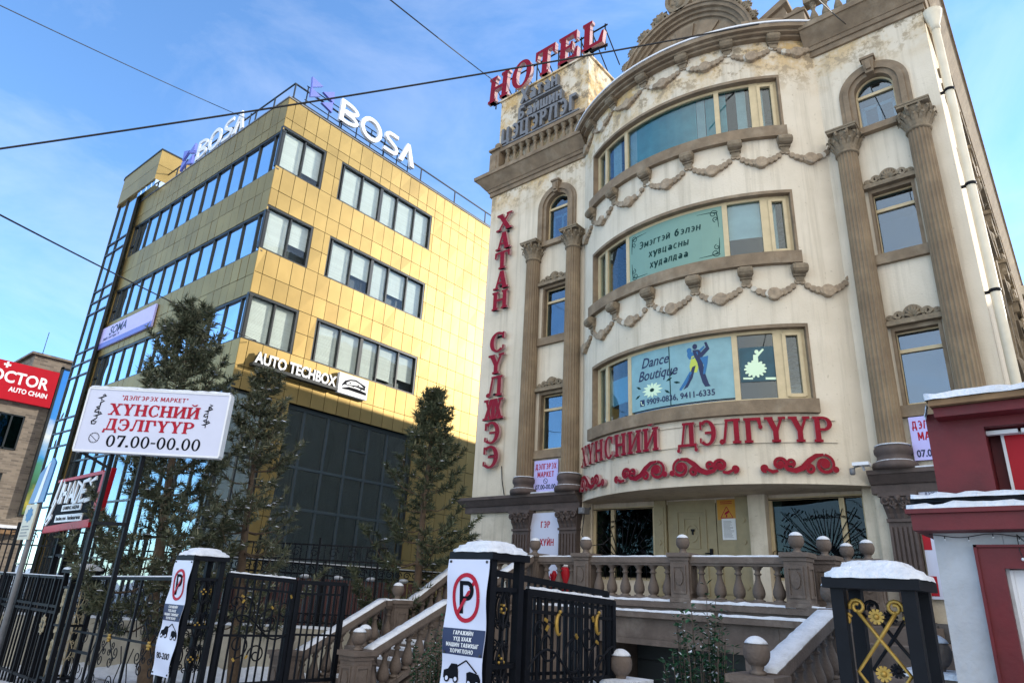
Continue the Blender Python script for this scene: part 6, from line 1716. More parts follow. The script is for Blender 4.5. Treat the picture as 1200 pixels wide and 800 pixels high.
# fence panel with curls between the two left posts
fp = thing('fence_panel', (-11.8, 4.7, -1.9), 'open iron fence panel with thin curls between the two left gate posts', 'fence')
m_ = MB(); y = 4.76; xa, xb = -13.8, -9.94
m_.bar((xa, y, -.10), (xb, y, -.02), .04, .05); m_.bar((xa, y, -.95), (xb, y, -.92), .03, .03); m_.bar((xa, y, -1.75), (xb, y, -1.7), .04, .05); m_.bar((xa, y, -.28), (xa + .9, y, -.27), .03, .04); m_.bar((xa, y, -1.25), (xa + .9, y, -1.24), .03, .04)
for x in (xa + .9, xa + 2.3): m_.bar((x, y, -1.9), (x, y, -.07), .035, .035, up=(0, 1, 0))
m_.build('frame', 'iron', fp)
m_ = MB(); g_ = MB(); fr_ = lambda u, v, d=0: (u, y - .01, v)
for cx in (-12.2, -10.75):
    for cz in (-.95,):
        for a0 in (45, 135, 225, 315):
            dx, dz = cos(R(a0)), sin(R(a0)); m_.tube([fr_(cx, cz), fr_(cx + .42 * dx, cz + .42 * dz)], .009, 5)
            for sg in (-1, 1):
                m_.tube([fr_(*q) for q in spiral(cx + .36 * dx - sg * .10 * dz, cz + .36 * dz + sg * .1 * dx, .09, .03, a0 - sg * 90, sg * 1.2, 16)], .008, 5)
                m_.tube([fr_(*q) for q in spiral(cx + .2 * dx - sg * .07 * dz, cz + .2 * dz + sg * .07 * dx, .06, .02, a0 - sg * 90, sg * 1.2, 14)], .007, 5)
        for sx in (-1, 1):
            for sz in (-1, 1): m_.tube([fr_(cx + sx * .62, cz + sz * .75), fr_(cx + sx * .5, cz + sz * .55), fr_(cx + sx * .62, cz + sz * .3), fr_(cx + sx * .5, cz + sz * .08)], .008, 5); m_.tube([fr_(*q) for q in spiral(cx + sx * .3, cz + sz * .62, .13, .03, 0, 1.4 * sx, 18)], .008, 5)
        g_.ball(fr_(cx, cz), .035, 8)
        for j in range(6): t = 2 * pi * j / 6; g_.ball((cx + .045 * cos(t), y - .02, cz + .045 * sin(t)), .02, 6)
for u, v, r, a0, tn in ((-13.45, -.6, .14, 0, 1.4), (-13.2, -1.0, .12, 90, -1.3), (-13.55, -1.45, .2, 200, 1.2), (-13.15, -1.5, .16, 20, -1.3)): m_.tube([fr_(*q) for q in spiral(u, v, r, .03, a0, tn, 18)], .008, 5)
m_.build('scrollwork', 'iron', fp); g_.build('rosette', 'gold', fp)
m_ = MB(); m_.bar((xa, y, -.068), (xb, y, .012), .05, .018); m_.build('snow', 'snow', fp)
# dense barred panel left of the silver post
fp = thing('fence_panel', (-16.4, 4.7, -2.0), 'dense black barred fence panel with a gilded rosette at the far left', 'fence')
m_ = MB(); xa, xb = -20.2, -14.32
for z in (-.12, -.62, -.72, -1.85): m_.bar((xa, y, z), (xb, y, z), .04, .045)
n = 30
for k in range(n + 1): x = xa + (xb - xa) * k / n; m_.bar((x, y, -2.1), (x, y, -.1), .03 if k % 5 else .06, .03 if k % 5 else .06, up=(0, 1, 0))
m_.build('bar', 'iron', fp)
m_ = MB()
for cx in (-15.3, -17.6):
    for j in range(8): t = 2 * pi * j / 8; m_.tube([(cx + q[0] * 1.0, y - .03, -.95 + q[1]) for q in spiral(.09 * cos(t), .12 * sin(t), .05, .02, degrees(t), 1.2, 10)], .012, 5)
m_.build('rosette', 'silver', fp)
m_ = MB(); m_.bar((xa, y, -.088), (xb, y, -.088), .045, .016); m_.build('snow', 'snow', fp)

# ------------------------------------------------------------------ concrete wall with an iron fence on top
WA, WB = Vector((-22.5, 1.1, 0)), Vector((-12.35, 10.3, 0)); wd = (WB - WA).normalized(); wn = Vector((wd.y, -wd.x, 0)); WL = (WB - WA).length
def fw_(u, v, d=0.0): return tuple(WA + wd * u + wn * d + Vector((0, 0, v)))
def fbox(mb, u0, u1, d0, d1, z0, z1, mi=0): mb.hexa([fw_(u0, z0, d1), fw_(u1, z0, d1), fw_(u1, z0, d0), fw_(u0, z0, d0), fw_(u0, z1, d1), fw_(u1, z1, d1), fw_(u1, z1, d0), fw_(u0, z1, d0)], mi)
cw = thing('retaining_wall', fw_(WL / 2, -2.2), 'low stained concrete wall behind the gates, snow on its top', 'wall')
m_ = MB(); fbox(m_, 0, WL, -.12, .12, -2.6, -.92); m_.build('wall', 'concrete', cw)
m_ = MB(); vs = []; N_ = 70
for k in range(N_ + 1):
    for w_, hh in ((-.13, -.92), (-.12, -.885), (0, -.87), (.12, -.885), (.135, -.92)): vs.append(fw_(WL * k / N_, hh + random.uniform(-.012, .012), w_ * random.uniform(.9, 1.06)))
m_.add(vs, [(5 * k + j, 5 * k + j + 1, 5 * k + 6 + j, 5 * k + 5 + j) for k in range(N_) for j in range(4)], 0, True)
m_.build('snow', 'snow', cw)
sb_ = MB(); random.seed(8); vs = []
for k in range(N_ + 1):
    z = ground_z(*fw_(WL * k / N_, 0)[:2])
    for w_, hh in ((.12, .22), (.25, .16), (.5, .1), (.8, -.03)): vs.append(fw_(WL * k / N_, z + hh * random.uniform(.5, 1.3), w_))
sb_.add(vs, [(4 * k + j, 4 * k + j + 1, 4 * k + 5 + j, 4 * k + 4 + j) for k in range(N_) for j in range(3)], 0, True)
tag(sb_.build('snow_bank', 'snow'), kind='structure')
iff = thing('iron_fence', fw_(WL / 2, -.9), 'black iron fence with ring band standing on the concrete wall', 'fence')
m_ = MB()
def fbar(mb, a_, b_, w): mb.bar(fw_(*a_), fw_(*b_), w, w, up=tuple(wn))
for z in (.82, .50, -.80, -.62): fbar(m_, (0, z), (WL, z), .032)
k = 0; u = 0
while u < WL:
    fbar(m_, (u, -.9), (u, .98 if k % 10 == 0 else .84), .05 if k % 10 == 0 else .02); u += .135; k += 1
m_.build('bar', 'iron', iff)
m_ = MB(); u = .07
while u < WL:
    m_.tube([fw_(u + .055 * cos(2 * pi * j / 10), -.71 + .075 * sin(2 * pi * j / 10)) for j in range(11)], .011, 4, caps=False); u += .2
u = .3
while u < WL: m_.tube([fw_(u + q[0], .66 + q[1]) for q in spiral(0, 0, .12, .03, 0, 1.3, 12)], .010, 4); u += .42
m_.build('ring_band', 'iron', iff)
# red-brown fence nearer the entrance
MT['redbrown'] = mat('red_brown_fence_slats', (.085, .03, .028), .6, noise=.3, nscale=5)
rf = thing('slat_fence', (-13.3, 9.9, -.9), 'dark red slatted fence with a snowy ornate top rail behind the left stairs', 'fence')
P0, P1 = Vector((-15.2, 8.0, 0)), Vector((-11.75, 11.9, 0)); dd = (P1 - P0).normalized(); LL = (P1 - P0).length
m_ = MB(); u = 0
while u < LL: p = P0 + dd * u; m_.bar((p.x, p.y, -1.0), (p.x, p.y, .12 - .03 * u / LL), .10, .03, up=(dd.y, -dd.x, 0)); u += .135
m_.build('slat', 'redbrown', rf)
m_ = MB()
for z in (.18, .40): m_.bar((P0.x, P0.y, z + .05), (P1.x, P1.y, z - .05), .05, .04)
u = .08
while u < LL: p = P0 + dd * u; m_.tube([(p.x + dd.x * q[0], p.y + dd.y * q[0], .29 + q[1] + .05 - .1 * u / LL) for q in spiral(0, 0, .09, .02, 0, 1.4, 10)], .012, 4); u += .2
for u in (.4, 2.2, 4.4): p = P0 + dd * u; m_.bar((p.x, p.y, -1), (p.x, p.y, .52), .07, .07, up=(dd.x, dd.y, 0))
m_.build('top_rail', 'iron', rf)
m_ = MB(); m_.bar((P0.x, P0.y, .478), (P1.x, P1.y, .378), .07, .022)
for q in range(7): p = P0 + dd * (LL * q / 7 + .3); m_.ball((p.x, p.y, .15), .12, 8, 0, .4)
m_.build('snow', 'snow', rf)

# ------------------------------------------------------------------ free-standing signs
ms_ = thing('market_sign', (-11.4, 4.3, -1.9), 'large white market signboard with red lettering and opening hours before the pines', 'sign')
A0, A1 = Vector((-12.21, 3.55, 0)), Vector((-10.57, 4.99, 0)); ux = (A1 - A0).normalized(); nm = Vector((ux.y, -ux.x, 0)); SW = (A1 - A0).length + .1
FS = frDir((A0.x, A0.y, 1.82), ux, nm)
m_ = MB(); m_.prism(rect(0, SW, 0, 1.0), FS, -.13, 0); m_.build('board', 'greywhite', ms_)
m_ = MB()
for q in (rect(-.02, SW + .02, -.03, 0), rect(-.02, SW + .02, 1.0, 1.03), rect(-.03, 0, 0, 1.0), rect(SW, SW + .03, 0, 1.0)): m_.prism(q, FS, -.14, .012)
m_.build('frame', 'white', ms_)
m_ = MB(); vs = []
for k in range(31):
    u = SW * k / 30
    for w_, hh in ((.015, 1.025), (0, 1.055), (-.07, 1.07), (-.135, 1.05), (-.145, 1.02)): vs.append(FS(u, hh + random.uniform(-.008, .012), w_))
m_.add(vs, [(5 * k + j, 5 * k + 5 + j, 5 * k + 6 + j, 5 * k + 1 + j) for k in range(30) for j in range(4)], 0, True); m_.build('snow', 'snow', ms_)
m_ = MB(); slab(m_, 'ХҮНСНИЙ', FS, .19, width=1.48, depth=.004, u0=.38, v0=.585, gap=.02); slab(m_, 'ДЭЛГҮҮР', FS, .19, width=1.46, depth=.004, u0=.36, v0=.335, gap=.02)
text(m_, '"ДЭЛГЭРЭХ МАРКЕТ"', FS, .072, width=1.08, bold=.012, base=.001, u0=.54, v0=.845); m_.build('red_lettering', 'redtext', ms_)
m_ = MB(); slab(m_, '07.00-00.00', FS, .185, width=1.52, depth=.004, u0=.46, v0=.07, gap=.03)
def mong(u0, v0, seq):
    v = v0
    for kind in seq:
        if kind == 'l': pts = [(0, 0), (.05, -.015), (0, -.045), (0, -.09)]
        elif kind == 'r': pts = [(0, 0), (0, -.03), (-.05, -.05), (-.02, -.07), (0, -.05), (0, -.09)]
        elif kind == 'o': pts = [(0, 0), (-.05, -.02), (-.06, -.05), (-.02, -.06), (0, -.03), (.005, -.08)]
        elif kind == 't': pts = [(.0, 0), (.03, .02), (.06, .0), (.0, -.03), (-.06, -.045), (.0, -.05), (0, -.09)]
        else: pts = [(0, 0), (-.03, -.03), (-.07, -.06), (-.06, -.1), (-.01, -.1), (.01, -.06), (-.04, -.06)]
        A, B = ribbon([(u0 + x, v + y_) for x, y_ in pts], [.012, .02, .024, .02, .018, .014, .012][:len(pts)])
        for i in range(len(pts) - 1): m_.prism([A[i], B[i], B[i + 1], A[i + 1]], FS, 0, .0035 + .0006 * i)
        v -= .075
mong(.22, .90, 'tlrote'); mong(1.99, .84, 'ltort')
m_.prism(arc(.26, .2, .085, .085, 0, 180, .008, .008), FS, 0, .003); m_.prism(arc(.26, .2, .085, .085, 180, 360, .008, .008), FS, 0, .003); m_.prism(seg((.2, .24), (.31, .15), .008), FS, 0, .003)
for k in range(12): t = pi * k / 6; m_.prism(seg((.26 + .062 * cos(t), .2 + .062 * sin(t)), (.26 + .075 * cos(t), .2 + .075 * sin(t)), .007), FS, 0, .0032)
m_.build('black_lettering', 'black', ms_)
m_ = MB()
for u in (.55, 1.05):
    p = FS(u, 0, -.12); m_.bar((p[0], p[1], -2.2), (p[0], p[1], 1.82), .06, .06, up=(0, 1, 0))
p, q = FS(.55, -1.1, -.12), FS(1.05, -1.1, -.12); m_.bar(p, q, .05, .05); p, q = FS(.0, 0, -.12), FS(.55, -.25, -.12); m_.bar(p, q, .04, .04)
m_.build('leg', 'iron', ms_)
# arena sign
hd = thing('arena_sign', (-16, 5, -2), 'black sign with angular white HADES lettering and a red edge on tall legs', 'sign')
HX0, HX1, HYv = -17.5, -14.75, 4.95
FH = frY(HX0, HYv, .88)
m_ = MB(); m_.prism([(0, 0), (2.55, .10), (2.6, .95), (.1, .93)], FH, -.05, 0); m_.build('panel', 'black', hd)
m_ = MB(); m_.prism([(2.56, .08), (2.95, .10), (3.05, 1.05), (2.62, 1.0)], FH, -.07, .02); m_.prism([(.1, .935), (2.62, .955), (2.62, 1.03), (.1, .99)], FH, -.06, .02); m_.prism([(-.05, -.14), (2.56, -.06), (2.56, .09), (0, -.005)], FH, -.06, .02); m_.build('edge', 'signred', hd)
m_ = MB()
def stroke(pts, w): 
    A, B = ribbon(pts, w)
    for i in range(len(pts) - 1): m_.prism([A[i], B[i], B[i + 1], A[i + 1]], FH, 0, .03 + .0015 * i)
s_ = .38; oy = .46
for ox, st_ in ((.62, [[(0, 0), (.02, 1.1)], [(.26, 0), (.28, 1.15)], [(.0, .5), (.28, .58)]]), (1.0, [[(0, 0), (.16, 1.1), (.32, .0)], [(.06, .35), (.28, .38)]]), (1.38, [[(0, 0), (.02, 1.1), (.28, .85), (.16, .0), (0, 0)]]), (1.72, [[(.3, 1.12), (.02, 1.05), (0, 0), (.26, .05)], [(0, .5), (.22, .55)]]), (2.06, [[(.3, 1.15), (.03, .98), (.28, .5), (.24, .08), (-.02, 0)]])):
    for pl in st_: stroke([(ox + x * 1.05, oy + y_ * s_) for x, y_ in pl], .085)
for pl in ([(-.06, .06), (.12, .1), (.35, .55), (.25, .58)], [(.1, .42), (.28, .98), (.38, 1.0), (.22, .45)], [(.0, .1), (.3, .25), (.28, .16), (.05, .0)], [(.42, .5), (.52, 1.0), (.58, .78), (.5, .45)]): m_.prism(pl, FH, 0, .025)
m_.prism(rect(.8, 1.9, .29, .42), FH, 0, .02); m_.prism(rect(.55, 2.1, .07, .22), FH, 0, .02)
m_.build('lettering', 'white', hd)
m_ = MB(); text(m_, 'GAMING ARENA', FH, .075, width=.95, bold=.03, base=.021, depth=.002, u0=.87, v0=.32); text(m_, 'hades.mn  hadesarena', FH, .08, width=1.4, bold=.03, base=.021, depth=.002, u0=.62, v0=.11); m_.build('small_lettering', 'black', hd)
m_ = MB()
for x in (-16.9, -16.3, -15.25): m_.bar((x, 5.12, -2.3), (x, 5.12, .95), .09, .09, up=(0, 1, 0))
m_.bar((-16.9, 5.12, .3), (-15.25, 5.12, .3), .05, .05); m_.tube([(-16.2, 5.1, .8), (-15.9, 5.1, .45), (-15.4, 5.1, .35)], .02, 5); m_.build('leg', 'iron', hd)
# pole with two street plates
pl_ = thing('street_sign_pole', (-15.8, 4.1, -2.1), 'grey steel pole with a blue striped plate above a small beige plate', 'street sign')
PXx, PYy = -15.55, 4.2
m_ = MB(); m_.tube([(PXx, PYy, -2.3), (PXx, PYy, 1.9)], .05, 10); m_.build('pole', 'greyletter', pl_)
MT['steelblue'] = mat('blue_sign_plate', (.035, .12, .30), .4, noise=.1); MT['beige'] = mat('beige_sign_plate', (.52, .50, .40), .5, noise=.12)
FP = frY(PXx - .45, PYy - .07, 0)
m_ = MB(); m_.prism([(0, 1.2), (.86, 1.2), (.95, 1.95), (.75, 2.05), (.2, 1.78)], FP, -.03, 0); m_.build('blue_plate', 'steelblue', pl_)
m_ = MB(); m_.prism([(.34, 1.21), (.56, 1.21), (.7, 1.97), (.56, 1.93)], FP, .001, .005); m_.build('stripe', 'white', pl_)
m_ = MB(); m_.prism(rect(-.06, .60, .52, 1.18), FP, -.03, .0); m_.build('beige_plate', 'beige', pl_)
m_ = MB(); m_.prism([(.06, .98), (.27, .83), (.48, .98), (.27, 1.13)], FP, .001, .004); m_.prism(rect(.12, .42, .875, 1.085), FP, .001, .0035); m_.build('diamond_emblem', 'blueprint', pl_)
m_ = MB()
for k in range(4): m_.prism(rect(.04, .5 - .08 * (k % 2), .58 + .058 * k, .60 + .058 * k), FP, .001, .003)
m_.build('print_lines', 'greyletter', pl_)
# ------------------------------------------------------------------ pines
def leafy(name, c1, c2, c3):
    m, t, p = newmat(name); n, l = t.nodes.new, t.links.new
    g = n('ShaderNodeNewGeometry'); cr_ = n('ShaderNodeValToRGB'); e = cr_.color_ramp.elements
    e[0].position = 0; e[0].color = (*c1, 1); e[1].position = 1; e[1].color = (*c3, 1); q = e.new(.6); q.color = (*c2, 1)
    l(g.outputs['Random Per Island'], cr_.inputs['Fac']); l(cr_.outputs['Color'], p.inputs['Base Color'])
    p.inputs['Roughness'].default_value = .6; setin(p, 'Specular IOR Level', .25)
    return m
MT['needles'] = leafy('pine_needles', (.034, .046, .028), (.080, .090, .052), (.155, .150, .095))
MT['needles_dark'] = leafy('dark_pine_needles', (.026, .038, .022), (.055, .07, .038), (.11, .11, .06))
MT['bark'] = mat('pine_bark', (.085, .058, .038), .95, noise=.4, nscale=9, bump=.8, bscale=14)
MT['twig'] = mat('bare_twigs', (.085, .065, .05), .9, noise=.3)
def needle_tuft(mb, c, d, L, n, rnd):
    """needles standing round a shoot of direction d"""
    d = d.normalized(); u = d.orthogonal().normalized(); w = d.cross(u)
    for k in range(n):
        t = rnd.uniform(0, 2 * pi); s_ = rnd.uniform(-.6, .6); base = c + d * s_ * L * .8
        dr = (d * rnd.uniform(.25, .9) + (u * cos(t) + w * sin(t)) * rnd.uniform(.5, 1.0)).normalized()
        sd_ = dr.orthogonal().normalized()
        if rnd.random() < .5: sd_ = dr.cross(sd_)
        tip = base + dr * L * rnd.uniform(.7, 1.15); wv = sd_ * L * .085
        mb.add([base - wv, base + wv, tip], [(0, 1, 2)])
def pine(base, h, rad, seed, label, first=.18, dens=1.0, lean=(0, 0), nm='needles', prof=.8, snow=.10, spread=1.0, Ln=.105):
    rnd = random.Random(seed); B = Vector(base)
    t_ = thing('pine_tree', base, label, 'tree', 'pine trees in front of the gold office block')
    m_ = MB(); pts = []; N_ = 14
    for k in range(N_ + 1):
        s_ = k / N_; pts.append(B + Vector((lean[0] * s_ + .05 * sin(5 * s_ + seed), lean[1] * s_ + .05 * cos(4 * s_ + seed), h * s_ - .1)))
    r0 = h * .0175; m_.tube(pts, [r0 * (1 - .93 * k / N_) + .006 for k in range(N_ + 1)], 9); m_.build('trunk', 'bark', t_)
    def trunk(s_): i = min(N_ - 1, int(s_ * N_)); f_ = s_ * N_ - i; return pts[i].lerp(pts[i + 1], f_)
    lm, nd, sn = MB(), MB(), MB()
    s_ = first
    while s_ < .985:
        nb = rnd.choice((4, 5, 5, 6)); a0 = rnd.uniform(0, 6.3)
        for j in range(nb):
            if rnd.random() < .15: continue
            q = (s_ - first) / (1 - first)
            L_ = rad * ((1 - q) ** prof * (.55 + .45 * min(1, q * 5 + .35))) * rnd.uniform(.6, 1.15) + .10
            az = a0 + 2 * pi * j / nb + rnd.uniform(-.35, .35)
            up = .15 + .75 * q + rnd.uniform(-.15, .15); dv = Vector((cos(az), sin(az), up * .6)).normalized()
            p0 = trunk(min(.985, s_ + rnd.uniform(-.012, .012))); bp_ = []; nseg = max(4, int(L_ / .16))
            for k in range(nseg + 1):
                f_ = k / nseg; bp_.append(p0 + dv * L_ * f_ + Vector((0, 0, -.26 * L_ * sin(f_ * pi * .9) * (1 - q) + .26 * L_ * f_ ** 3)) + Vector((rnd.uniform(-1, 1), rnd.uniform(-1, 1), rnd.uniform(-1, 1))) * .018)
            lm.tube(bp_, [.006 + .020 * (L_ / rad) * (1 - k / nseg) for k in range(nseg + 1)], 5, caps=False)
            for k in range(1, nseg + 1):
                f_ = k / nseg
                if f_ < .42 and L_ > .5: continue
                ax = (bp_[k] - bp_[k - 1]).normalized(); sd_ = ax.cross(Vector((0, 0, 1))).normalized()
                needle_tuft(nd, bp_[k], ax, Ln, int(9 * dens), rnd)
                for sg in (-1, 1):
                    if rnd.random() > .88 * spread: continue
                    tl = L_ * .34 * (1 - f_ * .45) * rnd.uniform(.5, 1.2) + .07
                    td = (ax * rnd.uniform(.5, .9) + sd_ * sg * rnd.uniform(.5, 1) + Vector((0, 0, rnd.uniform(-.12, .35)))).normalized()
                    q1 = bp_[k] + td * tl; lm.tube([bp_[k], bp_[k] + td * tl * .5 + Vector((0, 0, -.01)), q1], [.006, .005, .003], 4, caps=False)
                    nt_ = max(2, int(tl / .07))
                    for i in range(nt_ + 1):
                        c_ = bp_[k] + td * tl * (.25 + .75 * i / nt_)
                        needle_tuft(nd, c_, td + Vector((0, 0, .25)), Ln, int(10 * dens), rnd)
                        if rnd.random() < snow:
                            r = rnd.uniform(.025, .065); c2 = c_ + Vector((rnd.uniform(-.02, .02), rnd.uniform(-.02, .02), .025)); n_ = 7; jt = [rnd.uniform(.6, 1.3) for _ in range(n_)]
                            vs = [(c2.x + td.x * .4 * r + r * jt[i2] * cos(2 * pi * i2 / n_), c2.y + r * jt[i2] * sin(2 * pi * i2 / n_), c2.z - .004 + .3 * r * rnd.uniform(-.4, .4)) for i2 in range(n_)] + [(c2.x, c2.y, c2.z + .4 * r)]
                            sn.add(vs, [(i2, (i2 + 1) % n_, n_) for i2 in range(n_)], 0, True)
        s_ += rnd.uniform(.27, .40) / h * (1.15 if s_ < .6 else .7)
    for k in range(14):
        needle_tuft(nd, trunk(.9 + .1 * k / 14), Vector((0, 0, 1)), Ln, 12, rnd)
    lm.build('branches', 'bark', t_); nd.build('crown', nm, t_)
    if sn.v: sn.build('snow', 'snow', t_)
    return t_
pine((-12.95, 5.87, -1.95), 7.3, 1.5, 3, 'tall bushy pine behind the white market signboard', first=.17, dens=1.5, prof=.62, lean=(-.68, -.58), Ln=.15, snow=.17)
pine((-12.37, 7.08, -1.9), 6.15, 1.3, 8, 'slimmer open pine between the signboard and the dark entrance glazing', first=.2, dens=1.0, prof=.8, lean=(-.35, -.30), spread=.8, Ln=.14, snow=.15)
pine((-11.45, 10.62, -1.9), 6.55, 1.5, 15, 'narrow dark pine against the gold wall beside the hotel corner', first=.22, dens=1.25, prof=.95, lean=(-.15, -.12), nm='needles_dark', snow=.07, Ln=.145)

# ------------------------------------------------------------------ shrubs
MT['evergreen'] = leafy('evergreen_leaves', (.008, .040, .018), (.014, .065, .028), (.03, .10, .045))
def leaf_shrub(base, h, w, n, seed, label, lf=.085, snow=.16):
    rnd = random.Random(seed); B = Vector(base); t_ = thing('evergreen_shrub', base, label, 'shrub'); st_, lv, sn = MB(), MB(), MB()
    for k in range(n):
        a_ = rnd.uniform(0, 6.3); r = rnd.uniform(.1, 1) ** .7 * w; hh = h * rnd.uniform(.55, 1.0) * (1 - .35 * (r / w) ** 2)
        e = B + Vector((r * cos(a_), r * sin(a_), hh)); pts = [B + Vector((rnd.uniform(-.05, .05), rnd.uniform(-.05, .05), 0)), B.lerp(e, .5) + Vector((r * .25 * cos(a_), r * .25 * sin(a_), 0)), e]
        st_.tube(pts, [.014, .009, .004], 5)
        for i in range(16):
            s_ = .32 + .68 * i / 15; c_ = pts[0].lerp(pts[1], s_ * 2) if s_ < .5 else pts[1].lerp(pts[2], s_ * 2 - 1)
            for j in range(3):
                t = rnd.uniform(0, 6.3); dr = Vector((cos(t), sin(t), rnd.uniform(-.1, .9))).normalized(); sd_ = dr.cross(Vector((0, 0, 1))).normalized(); L_ = lf * rnd.uniform(.7, 1.3); o = c_ + dr * .02
                up = sd_.cross(dr)
                lv.add([o, o + dr * L_ * .5 + sd_ * L_ * .28 + up * .006, o + dr * L_, o + dr * L_ * .5 - sd_ * L_ * .28 + up * .006], [(0, 1, 2), (0, 2, 3)])
                if rnd.random() < snow: sn.add([o + dr * L_ * .3 + up * .008, o + dr * L_ * .55 + sd_ * L_ * .2 + up * .014, o + dr * L_ * .95 + up * .008, o + dr * L_ * .55 - sd_ * L_ * .2 + up * .014], [(0, 1, 2), (0, 2, 3)])
    st_.build('stems', 'twig', t_); lv.build('foliage', 'evergreen', t_); sn.build('snow', 'snow', t_)
leaf_shrub((-4.25, 9.0, -2.7), 3.0, .55, 80, 2, 'dark evergreen shrub with snow flecks in the driveway before the terrace')
leaf_shrub((-8.15, 7.9, -2.0), 1.75, .35, 30, 5, 'small evergreen shrub half hidden behind the middle no parking banner', lf=.06)
def bare_bush(base, h, w, n, seed, label):
    rnd = random.Random(seed); B = Vector(base); t_ = MB()
    def grow(p, d, L_, r, dep):
        pts = [p]; 
        for k in range(4):
            d = (d + Vector((rnd.uniform(-.25, .25), rnd.uniform(-.25, .25), rnd.uniform(-.05, .2)))).normalized(); pts.append(pts[-1] + d * L_ / 4)
        t_.tube(pts, [r, r * .9, r * .8, r * .65, r * .5], 4, caps=False)
        if dep:
            for k in range(3): grow(pts[rnd.choice((1, 2, 3, 4))], (d + Vector((rnd.uniform(-.9, .9), rnd.uniform(-.9, .9), rnd.uniform(0, .5)))).normalized(), L_ * .62, r * .6, dep - 1)
    for k in range(n):
        a_ = rnd.uniform(0, 6.3); grow(B + Vector((w * .5 * rnd.uniform(-1, 1), w * .5 * rnd.uniform(-1, 1), 0)), Vector((w * cos(a_) * .5, w * sin(a_) * .5, h)).normalized(), h * .55, .016, 3)
    o = t_.build('bare_bush', 'twig', None, origin=base); tag(o, label, 'bush', 'bare bushes behind the iron fence'); return o
bare_bush((-27.5, 5.5, -2.3), 2.6, 2.6, 22, 1, 'leafless bush behind the fence below the brick building, leftmost')
bare_bush((-24.5, 6.2, -2.3), 2.4, 2.4, 20, 2, 'leafless bush behind the pole with the two street plates')
bare_bush((-21.5, 7.2, -2.3), 2.3, 2.2, 18, 3, 'leafless bush behind the silver scrolled gate post')
bare_bush((-18.6, 8.3, -2.3), 2.3, 2.0, 18, 4, 'leafless bush right behind the trunk of the bushy pine')
bare_bush((-9.0, 8.0, -2.6), 1.5, .9, 9, 6, 'thin leafless bush growing beside the inner stair balustrade')
# snowy forecourt behind the wall
m_ = MB(); rnd = random.Random(9); vs = []
for j in range(9):
    for i in range(24): vs.append((-38 + i * 1.05 + j * .35, 1.5 + i * .22 + j * .95, -2.06 + rnd.uniform(0, .12)))
m_.add(vs, [(j * 24 + i, j * 24 + i + 1, j * 24 + i + 25, j * 24 + i + 24) for j in range(8) for i in range(23)], 0, True)
tag(m_.build('snow_patch', 'snow'), kind='structure')

# ------------------------------------------------------------------ kiosk
random.seed(77)
kk = thing('kiosk', (1.2, 7.2, -1.7), 'small shop kiosk with white stucco below and dark red boards above, snow on its ledges', 'kiosk')
KY0 = 6.08
m_ = MB(); m_.box(-.95, -.52, KY0, 9.0, -1.75, .58); m_.box(-.518, 3.2, KY0, KY0 + .25, .46, .58); m_.box(.62, 3.2, KY0, 9.0, -1.75, .458); m_.box(-.518, .618, 8.8, 9.0, -1.75, .58)
m_.build('wall', 'kioskwhite', kk)
m_ = MB(); m_.box(-1.04, 3.3, 5.86, 6.4, .582, .70); m_.box(-1.07, 3.3, 5.83, 6.4, .702, .735); m_.box(-1.035, -.9, 6.401, 9.0, .582, .70); m_.build('fascia', 'kioskred', kk)
m_ = MB(); vs = []
def snow_ridge(mb, pts, w0, w1, h, seed=1):
    r_ = random.Random(seed); vs = []
    for x, y, z in pts:
        hh = h * r_.uniform(.6, 1.2)
        vs += [(x, y - w0 + r_.uniform(-.012, .012), z - .004), (x, y - w0 + .02, z + hh * .75), (x, y + .1, z + hh), (x, y + w1, z + hh * .9), (x, y + w1, z - .004)]
    n = len(pts); mb.add(vs, [(5 * k + j, 5 * k + j + 5, 5 * k + j + 6, 5 * k + j + 1) for k in range(n - 1) for j in range(4)] + [(0, 1, 2, 3, 4)], 0, True)
snow_ridge(m_, [(-1.06 + k * .06, 5.86, .737) for k in range(72)], .02, .24, .055, 3)
m_.build('snow', 'snow', kk)
m_ = MB(); m_.box(-1.05, 3.3, 5.98, 6.1, .79, .83); m_.tube([(-1.02 + k * .3, 5.98, .80 + .004 * (k % 2)) for k in range(14)], .012, 5); m_.build('trim_strip', 'iron', kk)
m_ = MB(); snow_ridge(m_, [(-1.04 + k * .06, 6.02, .83) for k in range(72)], .06, .08, .05, 9); m_.build('snow', 'snow', kk)
m_ = MB(); m_.box(-.87, -.50, 6.1, 9.0, .738, 1.46); m_.box(-.499, 3.2, 6.38, 9.0, .738, 1.46); m_.box(-.50, 3.2, 6.1, 6.379, 1.36, 1.46); m_.box(-.785, 3.25, 5.93, 6.098, 1.43, 1.502); m_.box(-.87, 3.2, 6.1, 9, 1.461, 1.50); m_.build('upper_boarding', 'kioskred', kk)
m_ = MB(); m_.hexa([(-.80, 5.86, 1.505), (3.3, 5.86, 1.505), (3.3, 9.2, 1.655), (-.80, 9.2, 1.655), (-.80, 5.86, 1.55), (3.3, 5.86, 1.55), (3.3, 9.2, 1.70), (-.80, 9.2, 1.70)]);
rf_ = m_.build('roof', 'wood', kk)
m_ = MB(); r_ = random.Random(6); vs = []
nx2 = 60
for i in range(nx2 + 1):
    x = -.82 + 4.15 * i / nx2; h = .065 * r_.uniform(.75, 1.15)
    for y, zz in ((5.84, 1.55), (5.84, 1.55 + h * .7), (5.92, 1.556 + h), (7.5, 1.63 + h), (9.2, 1.70 + h)): vs.append((x, y + (r_.uniform(-.012, .012) if y < 5.9 else 0), zz))
